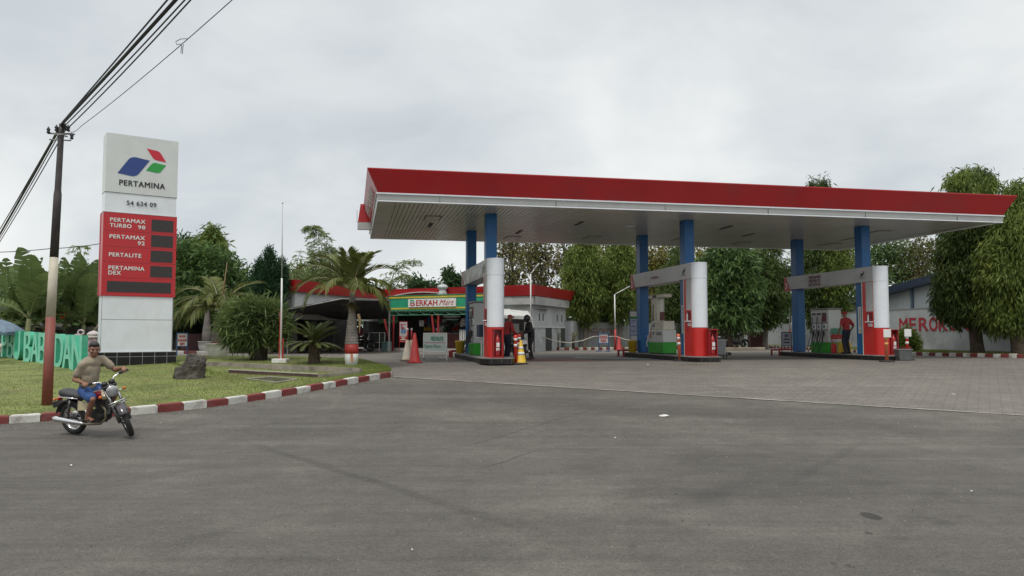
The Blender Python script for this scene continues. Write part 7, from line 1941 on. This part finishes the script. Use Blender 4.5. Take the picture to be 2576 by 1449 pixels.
    if stripe_m:
        for y in (-1, 1):
            mb = MB(); js = [-3, -2, -1, 0, 1, 2] if y > 0 else [5, 6, 7, 8, 9, 10, 11]; lo_, hi_ = 3, 13     # a skin laid over the side of the tank
            if y > 0: js = [-3, -2, -1, 0, 1, 2, 3]
            ax_ = lambda i: Vector((vs[i * k][0], 0, .755 - .03 * i / 18))
            for i in range(lo_, hi_ + 1):
                for j in js:
                    q = Vector(vs[i * k + j % k]); mb.v.append(q + (q - ax_(i)).normalized() * .004)
            nj = len(js)
            for i in range(hi_ - lo_):
                for j in range(nj - 1):
                    if (i in (0, hi_ - lo_ - 1)) and j in (0, nj - 2): continue
                    mb.f.append([i * nj + j, i * nj + j + 1, (i + 1) * nj + j + 1, (i + 1) * nj + j]); mb.m.append(0)
            mb.build('tank_panel', stripe_m, tank, True)
        mb = MB(); mb.lathe([(.03, .86), (.03, .875)], 14, (.1, 0, 0)); mb.build('filler_cap', CHROME, tank)
    mb = MB(); T = I
    sec = [(-.10, .10, .76, .70), (-.30, .125, .775, .69), (-.52, .125, .80, .70), (-.72, .11, .835, .72), (-.78, .08, .83, .75)]; vs = []
    for x, hw, zt, zb in sec:
        vs += [(x, -hw, zb), (x, -hw, zt - .03), (x, -hw * .75, zt), (x, hw * .75, zt), (x, hw, zt - .03), (x, hw, zb)]
    fs = [(i * 6 + j, i * 6 + (j + 1) % 6, (i + 1) * 6 + (j + 1) % 6, (i + 1) * 6 + j) for i in range(4) for j in range(6)] + [tuple(range(5, -1, -1)), tuple(range(24, 30))]
    mb.add(vs, fs); mb.build('seat', SEATM, root, True)
    mb = MB(); mb.tube([(-.28, -.13, .70), (-.70, -.12, .715), (-.80, -.06, .74), (-.80, .06, .74), (-.70, .12, .715), (-.28, .13, .70)], .011, 8); mb.build('grab_rail', CHROME, root, True)
    mb = MB(); mb.cbox(-.14, .16, -.13, .13, .28, .48, .03); mb.lathe([(.12, -.14), (.12, .14)], 18, (.06, 0, .37), 0, 'Y'); eng = mb.build('engine', ENG, root)
    mb = MB()
    for i in range(8):
        z = .47 + i * .022; mb.cbox(.04, .20, -.09, .09, z, z + .011, .004)
    mb.cbox(.05, .19, -.075, .075, .46, .66, .01); mb.build('cylinder_fins', mat('fin_alloy', (.055, .058, .055), .5, .2, 8, metal=.4), eng)
    mb = MB(); mb.tube([(.19, -.06, .58), (.30, -.09, .50), (.30, -.11, .36), (.18, -.13, .27), (-.10, -.14, .25), (-.22, -.15, .26)], .022, 10); mb.build('exhaust_pipe', mat('pipe_steel', (.22, .19, .13), .35, .3, 6, metal=.8), root, True)
    mb = MB(); mb.tube([(-.18, -.15, .26), (-.26, -.155, .27), (-.40, -.165, .285), (-.80, -.18, .33), (-.86, -.182, .335)], [.024, .03, .045, .056, .04], 14); mb.build('muffler', CHROME, root, True)
    mb = MB()
    for y in (-.07, .07):
        mb.tube([(.36, y * .4, .86), (.10, y, .70), (-.30, y, .68), (-.72, y, .70)], .016, 8); mb.tube([(.35, y * .5, .74), (.24, y, .40), (.10, y, .25), (-.20, y, .25), (-.30, y, .68)], .016, 8)
        mb.tube([(-.22, y * 1.5, .30), (-.60, y * 1.5, .302)], .018, 8)
    mb.tube([(.385, 0, .93), (.34, 0, .74)], .03, 10); mb.build('frame', BLACK, root, True)
    mb = MB(); mb.box(-.25, -.55, .085, .115, .26, .36); mb.build('chain_guard', BLACK, root)
    mb = MB(); mb.ell((-.86, 0, .66), (.035, .07, .04), 10); mb.build('tail_light', REDB, root, True)
    mb = MB(); T = Matrix.Translation((-.93, 0, .56)) @ Matrix.Rotation(R(-25), 4, 'Y'); mb.cbox(-.006, .006, -.11, .11, -.055, .055, .003, 0, T); mb.build('licence_plate', BLACK, root)
    return S

# ================================================================ PEOPLE
def ik(a, b, l1, l2, hint):
    a, b, hint = Vector(a), Vector(b), Vector(hint); d = b - a; D = min(d.length, (l1 + l2) * .999); d.normalize()
    x = (l1 * l1 - l2 * l2 + D * D) / (2 * D); h = math.sqrt(max(0, l1 * l1 - x * x)); p = (hint - d * hint.dot(d)).normalized()
    return a + d * x + p * h
def headprims(mb, T, hair=None):
    def e(c, r): mb.ell(c, r, 18, 0, T)
    e((-.008, 0, .025), (.094, .076, .095)); e((.02, 0, -.035), (.068, .062, .078)); e((.045, 0, -.075), (.040, .042, .034))
    e((.094, 0, -.012), (.016, .012, .026)); e((.104, 0, -.026), (.016, .018, .012)); e((.080, 0, -.058), (.016, .026, .009)); e((.079, 0, -.071), (.015, .022, .009))
    for s in (-1, 1):
        e((.078, s * .032, .030), (.016, .028, .008)); e((.062, s * .045, -.022), (.030, .024, .026)); e((-.005, s * .078, -.006), (.022, .010, .032))
def hairprims(mb, T):
    mb.ell((-.018, 0, .045), (.096, .081, .085), 18, 0, T); mb.ell((-.045, 0, -.0), (.068, .077, .08), 16, 0, T); mb.ell((.04, 0, .085), (.055, .066, .038), 14, 0, T)
def grip_hand(mb, wrist, g, a, fw, side):
    up = Vector((0, 0, 1)); w = Vector(wrist); g = Vector(g)
    kn = [g + a * o + up * .030 + fw * .004 for o in (-.036, -.012, .012, .034)]
    for k in kn: mb.limb(w, k, .022, .0125, 8)
    for i, k in enumerate(kn):
        l = (.95, 1.08, 1.0, .8)[i]
        p1 = k + fw * .036 * l - up * .006; p2 = p1 + fw * .006 - up * .036 * l; p3 = p2 - fw * .028 * l - up * .012
        mb.limb(k, p1, .0115, .0105, 8); mb.limb(p1, p2, .0105, .0095, 8); mb.limb(p2, p3, .0095, .008, 8)
    t0 = w.lerp(g, .5) + a * side * -.028; t1 = g + a * side * -.050 - up * .012; t2 = t1 + fw * .028 - up * .02
    mb.limb(t0, t1, .014, .011, 8); mb.limb(t1, t2, .011, .0085, 8)
def loose_hand(mb, wrist, d, inward):
    d = Vector(d).normalized(); inw = Vector(inward).normalized(); ac = d.cross(inw).normalized(); w = Vector(wrist)
    pc = w + d * .085
    for i, o in enumerate((-.030, -.010, .011, .031)):
        k = pc + ac * o; mb.limb(w, k, .022, .013, 8); l = (.9, 1.08, 1.0, .78)[i]
        p1 = k + (d * .9 + inw * .25).normalized() * .040 * l; p2 = p1 + (d * .7 + inw * .7).normalized() * .028 * l; p3 = p2 + (d * .4 + inw * .9).normalized() * .02 * l
        mb.limb(k, p1, .011, .010, 8); mb.limb(p1, p2, .010, .0092, 8); mb.limb(p2, p3, .0092, .008, 8)
    t0 = w + d * .03 - ac * .026; t1 = t0 + (d * .8 - ac * .5 + inw * .3).normalized() * .04; mb.limb(t0, t1, .014, .0115, 8); mb.limb(t1, t1 + (d * .9 + inw * .4).normalized() * .03, .0115, .009, 8)
def bodyprims(J, mb, part, g=0.0):
    """part: 'all' bare body, 'shirt', 'legs'"""
    V_ = lambda k: Vector(J[k])
    hip, nk, hd = V_('hip'), V_('neck'), V_('head')
    if part in ('all', 'shirt'):
        f = J['M']
        for s, rx, ry, rz in ((.10, .105, .150, .13), (.34, .106, .148, .14), (.60, .110, .158, .15), (.82, .098, .165, .11)):
            c = hip.lerp(nk, s); mb.ell(c, (rx + g, ry + g, rz + g), 18, 0, None, f)
        for sd in 'LR':
            mb.limb(hip.lerp(nk, .90), V_('sh' + sd), .068 + g * .8, .056 + g * .8, 12)
    if part == 'all':
        mb.limb(hip.lerp(nk, .97), hd + Vector((0, 0, -.03)), .058, .052, 12)
    for sd in 'LR':
        sh, el, wr = V_('sh' + sd), V_('el' + sd), V_('wr' + sd); hp, kn, an, to = V_('hp' + sd), V_('kn' + sd), V_('an' + sd), V_('to' + sd)
        if part == 'all':
            mb.chain([sh, sh.lerp(el, .5), el], [.056, .049, .041]); mb.chain([el, el.lerp(wr, .35), wr], [.041, .042, .027])
            mb.chain([hp, hp.lerp(kn, .5), kn], [.088, .074, .056]); mb.chain([kn, kn.lerp(an, .35), an], [.052, .055, .036])
            ft = (to - an); ft.z = 0; ft.normalize(); hl = an - ft * .045 + Vector((0, 0, -.045)); bl_ = Vector((to.x, to.y, to.z)) 
            mb.limb(an, hl, .036, .030, 10); mb.limb(an, bl_, .036, .022, 10); mb.limb(hl, bl_, .030, .024, 10)
            sdv = ft.cross(Vector((0, 0, 1)))
            for q, o in enumerate((-.034, -.016, .0, .015, .029)):
                o *= (1 if sd == 'L' else -1); mb.limb(bl_ + sdv * o, bl_ + sdv * o * 1.15 + ft * (.052 - .006 * q), .013 - .0007 * q, .010 - .0006 * q, 6)
        if part == 'shirt':
            e_ = sh.lerp(el, J.get('sleeve', .6)); e_ = e_ if J.get('sleeve', .6) <= 1 else el.lerp(wr, J['sleeve'] - 1)
            if J.get('sleeve', .6) <= 1: mb.limb(sh, e_, .064 + g * .6, .062 + g * .6, 12)
            else: mb.limb(sh, el, .062 + g * .6, .050 + g * .6, 12); mb.limb(el, e_, .050 + g * .6, .038 + g * .6, 12)
        if part == 'legs':
            lg = J.get('leglen', 2)
            mb.ell(hip, (.115 + g, .160 + g, .115), 16, 0, None, J['M'])
            if lg <= 1: mb.chain([hp, hp.lerp(kn, .5), hp.lerp(kn, lg)], [.100 + g, .090 + g, .084 + g])
            else: mb.chain([hp, hp.lerp(kn, .5), kn], [.098 + g, .084 + g, .066 + g]); mb.chain([kn, kn.lerp(an, .4), kn.lerp(an, lg - 1)], [.066 + g, .062 + g, .052 + g])
SKIN = mat('skin', (.225, .108, .066), .5, .10, 9)
HAIRM = mat('hair', (.012, .010, .009), .6, .3, 30, bump=.5, bs=60)
def wrist_of(el, grip, back): return Vector(grip) + (Vector(el) - Vector(grip)).normalized() * back
# ---- the rider and his motorcycle
Fc, Rc = gp(317, 1101.5), gp(192, 1091)
mid = (Fc + Rc) / 2; hd_ = math.atan2(Fc.y - Rc.y, Fc.x - Rc.x)
mid = Vector((mid.x, mid.y, gz(mid.x, mid.y) + .0))
LEAN = R(11)
rot = (LEAN, 0, hd_)
TC = mat('tank_cream', (.55, .48, .31), .3, .05, 3, coat=.5); TRD = mat('tank_red', (.17, .010, .016), .3, .1, 3, coat=.5)
bike = thing('motorcycle', 'cream and dark red classic motorcycle with a chrome muffler being ridden on the road', 'motorcycle', (0, 0, 0))
S = motorcycle(bike, -36, TC, TC, mat('fender_dark', (.028, .022, .026), .25, .2, 5, coat=.5), TRD)
bike.location = mid; bike.rotation_euler = rot; bike.scale = (.93, .93, .93)
rider = thing('person', 'man in a tan t-shirt and blue shorts riding the classic motorcycle barefoot', 'person', (0, 0, 0))
gR, gL = S @ Vector((.22, -.325, 1.045)), S @ Vector((.22, .325, 1.045))
axR = (S.to_3x3() @ Vector((-.037, -.11, -.014))).normalized(); axL = (S.to_3x3() @ Vector((-.037, .11, -.014))).normalized()
J = dict(hip=(-.16, .01, .855), neck=(-.08, .105, 1.395), head=(-.035, .13, 1.535), M=Matrix.Rotation(R(-14), 3, 'Z') @ Matrix.Rotation(R(-10), 3, 'X') @ Matrix.Rotation(R(6), 3, 'Y'), sleeve=.62, leglen=.86)
J['shL'], J['shR'] = (-.035, .275, 1.325), (-.115, -.08, 1.30)
fwd = Vector((1, 0, 0)); S3 = S.to_3x3(); fw = S3 @ fwd
J['wrL'] = gL - fw * .055 + Vector((0, 0, .035)); J['wrR'] = gR - fw * .05 + Vector((-.03, 0, .035))
J['elL'] = ik(J['shL'], J['wrL'], .29, .25, (0, .5, -1)); J['elR'] = ik(J['shR'], J['wrR'], .29, .25, (-.25, -.35, -1))
for sd, s in (('L', 1), ('R', -1)):
    J['hp' + sd] = (-.15, s * .09, .84); J['kn' + sd] = (.235, s * .215, .765); J['an' + sd] = (.0, s * .215, .405); J['to' + sd] = (.125, s * .235, .372)
    J['kn' + sd] = ik(J['hp' + sd], J['an' + sd], .41, .40, (1, s * .35, .3))
mb = MB(); bodyprims(J, mb, 'all')
grip_hand(mb, J['wrL'], gL, axL, fw, 1); grip_hand(mb, J['wrR'], gR, axR, fw, 1)
HT = Matrix.Translation(J['head']) @ Matrix.Rotation(R(-34), 4, 'Z') @ Matrix.Rotation(R(-9), 4, 'X') @ Matrix.Rotation(R(4), 4, 'Y') @ Matrix.Scale(1.12, 4)
headprims(mb, HT); fuse('body', mb, .0085, SKIN, rider, 3)
mb = MB(); bodyprims(J, mb, 'shirt', .014); shirt = fuse('t_shirt', mb, .011, mat('tan_cloth', (.27, .228, .165), .9, .14, 5, bump=.35, bs=9, dirt=((.33, .285, .21), .5, 6)), rider, 9)
shirt.data.materials  # cloth wrinkles
dt = shirt.modifiers.new('wrinkles', 'DISPLACE'); tx_ = bpy.data.textures.new('cloth', 'CLOUDS'); tx_.noise_scale = .11; dt.texture = tx_; dt.strength = .022; dt.mid_level = .5
mb = MB(); bodyprims(J, mb, 'legs', .008); sh2 = fuse('shorts', mb, .012, mat('denim_blue', (.022, .065, .20), .85, .25, 7, bump=.3, bs=14), rider, 3)
dt = sh2.modifiers.new('wrinkles', 'DISPLACE'); dt.texture = tx_; dt.strength = .022; dt.mid_level = .5
mb = MB(); hairprims(mb, HT); fuse('hair', mb, .008, HAIRM, rider, 1)
for s in (-1, 1):
    mb = MB(); mb.ell((.0855, s * .032, .008), (.007, .012, .0045), 10, 0, HT); ey = mb.build('eye', mat('eye_white', (.24, .20, .17), .4), rider, True)
    mb = MB(); mb.ell((.0895, s * .031, .008), (.005, .0065, .005), 8, 0, HT); mb.build('iris', mat('iris', (.015, .01, .008), .3), ey, True)
    mb = MB(); mb.ell((.089, s * .034, .029), (.007, .020, .0045), 10, 0, HT); mb.build('eyebrow', HAIRM, rider, True)
mb = MB(); mb.ell((.0925, 0, -.0645), (.006, .024, .004), 10, 0, HT); mb.build('mouth', mat('lips', (.15, .055, .045), .5), rider, True)
# pale worn print across the chest of the shirt
sm_ = shirt.data.materials[0]; t_ = sm_.node_tree; b_ = t_.nodes['Principled BSDF']; src = b_.inputs['Base Color'].links[0].from_socket
cN = Vector(J['hip']).lerp(Vector(J['neck']), .52) + J['M'] @ Vector((.13, 0, 0))
tcn = t_.nodes.new('ShaderNodeTexCoord'); mpn = t_.nodes.new('ShaderNodeMapping'); mpn.vector_type = 'TEXTURE'; mpn.inputs['Location'].default_value = cN; mpn.inputs['Rotation'].default_value = J['M'].to_euler(); mpn.inputs['Scale'].default_value = (.10, .095, .055)
t_.links.new(tcn.outputs['Object'], mpn.inputs[0]); ln = t_.nodes.new('ShaderNodeVectorMath'); ln.operation = 'LENGTH'; t_.links.new(mpn.outputs[0], ln.inputs[0])
nzn = t_.nodes.new('ShaderNodeTexNoise'); nzn.inputs['Scale'].default_value = 34; nzn.inputs['Detail'].default_value = 3; t_.links.new(tcn.outputs['Object'], nzn.inputs['Vector'])
ad = t_.nodes.new('ShaderNodeMath'); ad.operation = 'MULTIPLY_ADD'; ad.inputs[1].default_value = 1.6; t_.links.new(nzn.outputs[0], ad.inputs[0]); t_.links.new(ln.outputs['Value'], ad.inputs[2])
mr = t_.nodes.new('ShaderNodeMapRange'); mr.inputs[1].default_value = 1.35; mr.inputs[2].default_value = 1.6; mr.inputs[3].default_value = .85; mr.inputs[4].default_value = 0; t_.links.new(ad.outputs[0], mr.inputs[0])
mxn = t_.nodes.new('ShaderNodeMixRGB'); mxn.inputs[2].default_value = (.40, .37, .28, 1); t_.links.new(mr.outputs[0], mxn.inputs[0]); t_.links.new(src, mxn.inputs[1]); t_.links.new(mxn.outputs[0], b_.inputs['Base Color'])
rider.location = mid; rider.rotation_euler = rot; rider.scale = (.93, .93, .93)
# ---- parked and waiting motorcycles
m2 = thing('motorcycle', 'dark motorcycle with a white number panel waiting beside the man in black', 'motorcycle', (0, 0, 0))
motorcycle(m2, 8, mat('paint_black', (.02, .02, .022), .3), mat('paint_black', (.02, .02, .022), .3), BLACK)
mb = MB(); mb.cbox(-.955, -.93, -.13, .13, .60, .74, .01); mb.build('white_panel', LETW, m2)
mb = MB(); mb.cbox(-.90, -.80, -.12, .12, .66, .78, .03); mb.build('tail_fairing', mat('silver_paint', (.4, .4, .4), .35), m2)
p = W(5.35, 3.6, FLOOR); m2.location = p; m2.rotation_euler = (R(-6), 0, math.atan2(VX.y, VX.x))
p = at(908, 884, 43.6); dup(m2, (p.x, p.y, FLOOR), R(-20), 'dark motorcycle parked under the shop carport with a maroon bag')
p = at(1852, 872, 49); dup(m2, (p.x, p.y, FLOOR + .02), R(12), 'motorcycle with pale panels parked under the mango tree')
p = at(1838, 872, 50.4); dup(m2, (p.x, p.y, FLOOR + .02), R(-12), 'dark motorcycle parked behind the pale panelled one under the mango tree')
pq_ = at(1862, 872, 48.4); mb = MB(); mb.cbox(pq_.x - .55, pq_.x + .05, pq_.y - .2, pq_.y + .1, FLOOR + .50, FLOOR + .90, .05); tag(mb.build('cargo_box', mat('pale_box', (.33, .34, .33), .5, .1, 4), org=pq_), 'pale cargo box mounted beside the motorcycle under the mango tree', 'box')
p = at(906, 884, 43.2); T = Matrix.Translation((p.x - .1, p.y, FLOOR + .86)) @ Matrix.Rotation(R(-20), 4, 'Z')
mb = MB(); mb.cbox(-.50, .22, -.22, .22, 0, .50, .09, 0, T); tag(mb.build('delivery_bag', mat('maroon_bag', (.12, .02, .05), .8, .2, 5, bump=.5, bs=12), org=(p.x, p.y, FLOOR + .86)), 'maroon delivery bag on the motorcycle in the shop carport', 'bag')
# ---- standing people
def standing(label, loc, face, mats, arms, lean=0.0, headgear='cap', h=1.0, sleeve=1.85, stance=.10, shoes=BLACK, hyaw=0):
    t = thing('person', label, 'person', (0, 0, 0))
    K = h / 1.0
    J = dict(hip=(0, 0, .93), neck=(lean * .5, 0, 1.42), head=(lean * .5 + .03 + lean * .15, 0, 1.56), M=Matrix.Rotation(lean * .8, 3, 'Y'), sleeve=sleeve, leglen=1.93)
    for sd, s in (('L', 1), ('R', -1)):
        J['sh' + sd] = (lean * .45, s * .185, 1.345); J['wr' + sd] = arms[sd]; J['el' + sd] = ik(J['sh' + sd], arms[sd], .29, .26, (-.7, s * .8, -.5))
        J['hp' + sd] = (0, s * .09, .90); J['an' + sd] = (-.02 + (.10 if s > 0 else -.08) * (stance > .12), s * stance, .09); J['kn' + sd] = ik(J['hp' + sd], J['an' + sd], .415, .41, (1, 0, 0)); J['to' + sd] = (J['an' + sd][0] + .14, s * (stance + .02), .035)
    mb = MB(); bodyprims(J, mb, 'all')
    for sd, s in (('L', 1), ('R', -1)): loose_hand(mb, J['wr' + sd], Vector(J['wr' + sd]) - Vector(J['el' + sd]), (.3, -s, 0))
    HT = Matrix.Translation(J['head']) @ Matrix.Rotation(R(hyaw), 4, 'Z') @ Matrix.Rotation(lean * .5, 4, 'Y')
    headprims(mb, HT); fuse('body', mb, .011, SKIN, t, 3)
    mb = MB(); bodyprims(J, mb, 'shirt', .016); fuse('shirt', mb, .014, mats[0], t, 3)
    mb = MB(); bodyprims(J, mb, 'legs', .006); fuse('trousers', mb, .014, mats[1], t, 3)
    for sd in 'LR':
        a, to = Vector(J['an' + sd]), Vector(J['to' + sd]); mb = MB(); mb.limb(a + Vector((-.05, 0, -.035)), to + Vector((.03, 0, 0)), .046, .038, 10); mb.limb(a, a + Vector((-.02, 0, -.03)), .05, .05, 10); fuse('shoe', mb, .014, shoes, t, 2)
    if headgear == 'cap':
        mb = MB(); mb.ell((-.005, 0, .06), (.105, .086, .075), 16, 0, HT); mb.limb((.08, 0, .06), (.15, 0, .05), .035, .03, 8, 0, HT); fuse('cap', mb, .012, mats[2], t, 1)
    else:
        mb = MB(); mb.ell((-.005, 0, .02), (.135, .122, .14), 18, 0, HT); mb.ell((.05, 0, -.06), (.10, .10, .075), 14, 0, HT); he = fuse('helmet', mb, .014, mats[2], t, 2)
        mb = MB(); mb.ell((.045, 0, .0), (.10, .108, .055), 16, 0, HT); mb.build('visor', mat('visor', (.02, .025, .03), .1), he, True)
    t.location = loc; t.rotation_euler = (0, 0, face); t.scale = (1, 1, 1)
    return t
UNI = mat('uniform_red', (.30, .022, .022), .8, .15, 6, bump=.25, bs=12); UNID = mat('uniform_navy', (.014, .016, .030), .85, .2, 6)
JKT = mat('jacket_black', (.014, .013, .015), .7, .3, 6, bump=.3, bs=12); PNT = mat('trousers_dark', (.022, .020, .022), .85, .25, 6)
mp_ = standing('man in a black jacket and black helmet standing beside the leftmost island', gp(1336, 904.5), math.atan2(-UX.y, -UX.x) + R(8), (JKT, PNT, mat('helmet_black', (.015, .014, .015), .2, .2, 5)), dict(L=(.34, .12, 1.02), R=(.30, -.14, .98)), R(12), 'helmet', stance=.15)
mb = MB(); 
for z in (1.02,):
    pass
ap = W(4.62, 3.55, IZ); ap.z = FLOOR
standing('attendant in red uniform and red cap beside the leftmost gantry', W(4.78, 3.3, FLOOR), math.atan2(UX.y, UX.x) + R(20), (UNI, UNID, UNI), dict(L=(.28, .20, 1.02), R=(.30, -.18, .98)), R(10))
standing('attendant in red shirt and red cap seen from behind on the right island', W(PU[2] - .22, 2.78, IZ), math.atan2(VX.y, VX.x) + R(14), (UNI, UNID, UNI), dict(L=(.10, .30, .90), R=(.08, -.30, .90)), R(3), sleeve=.75)
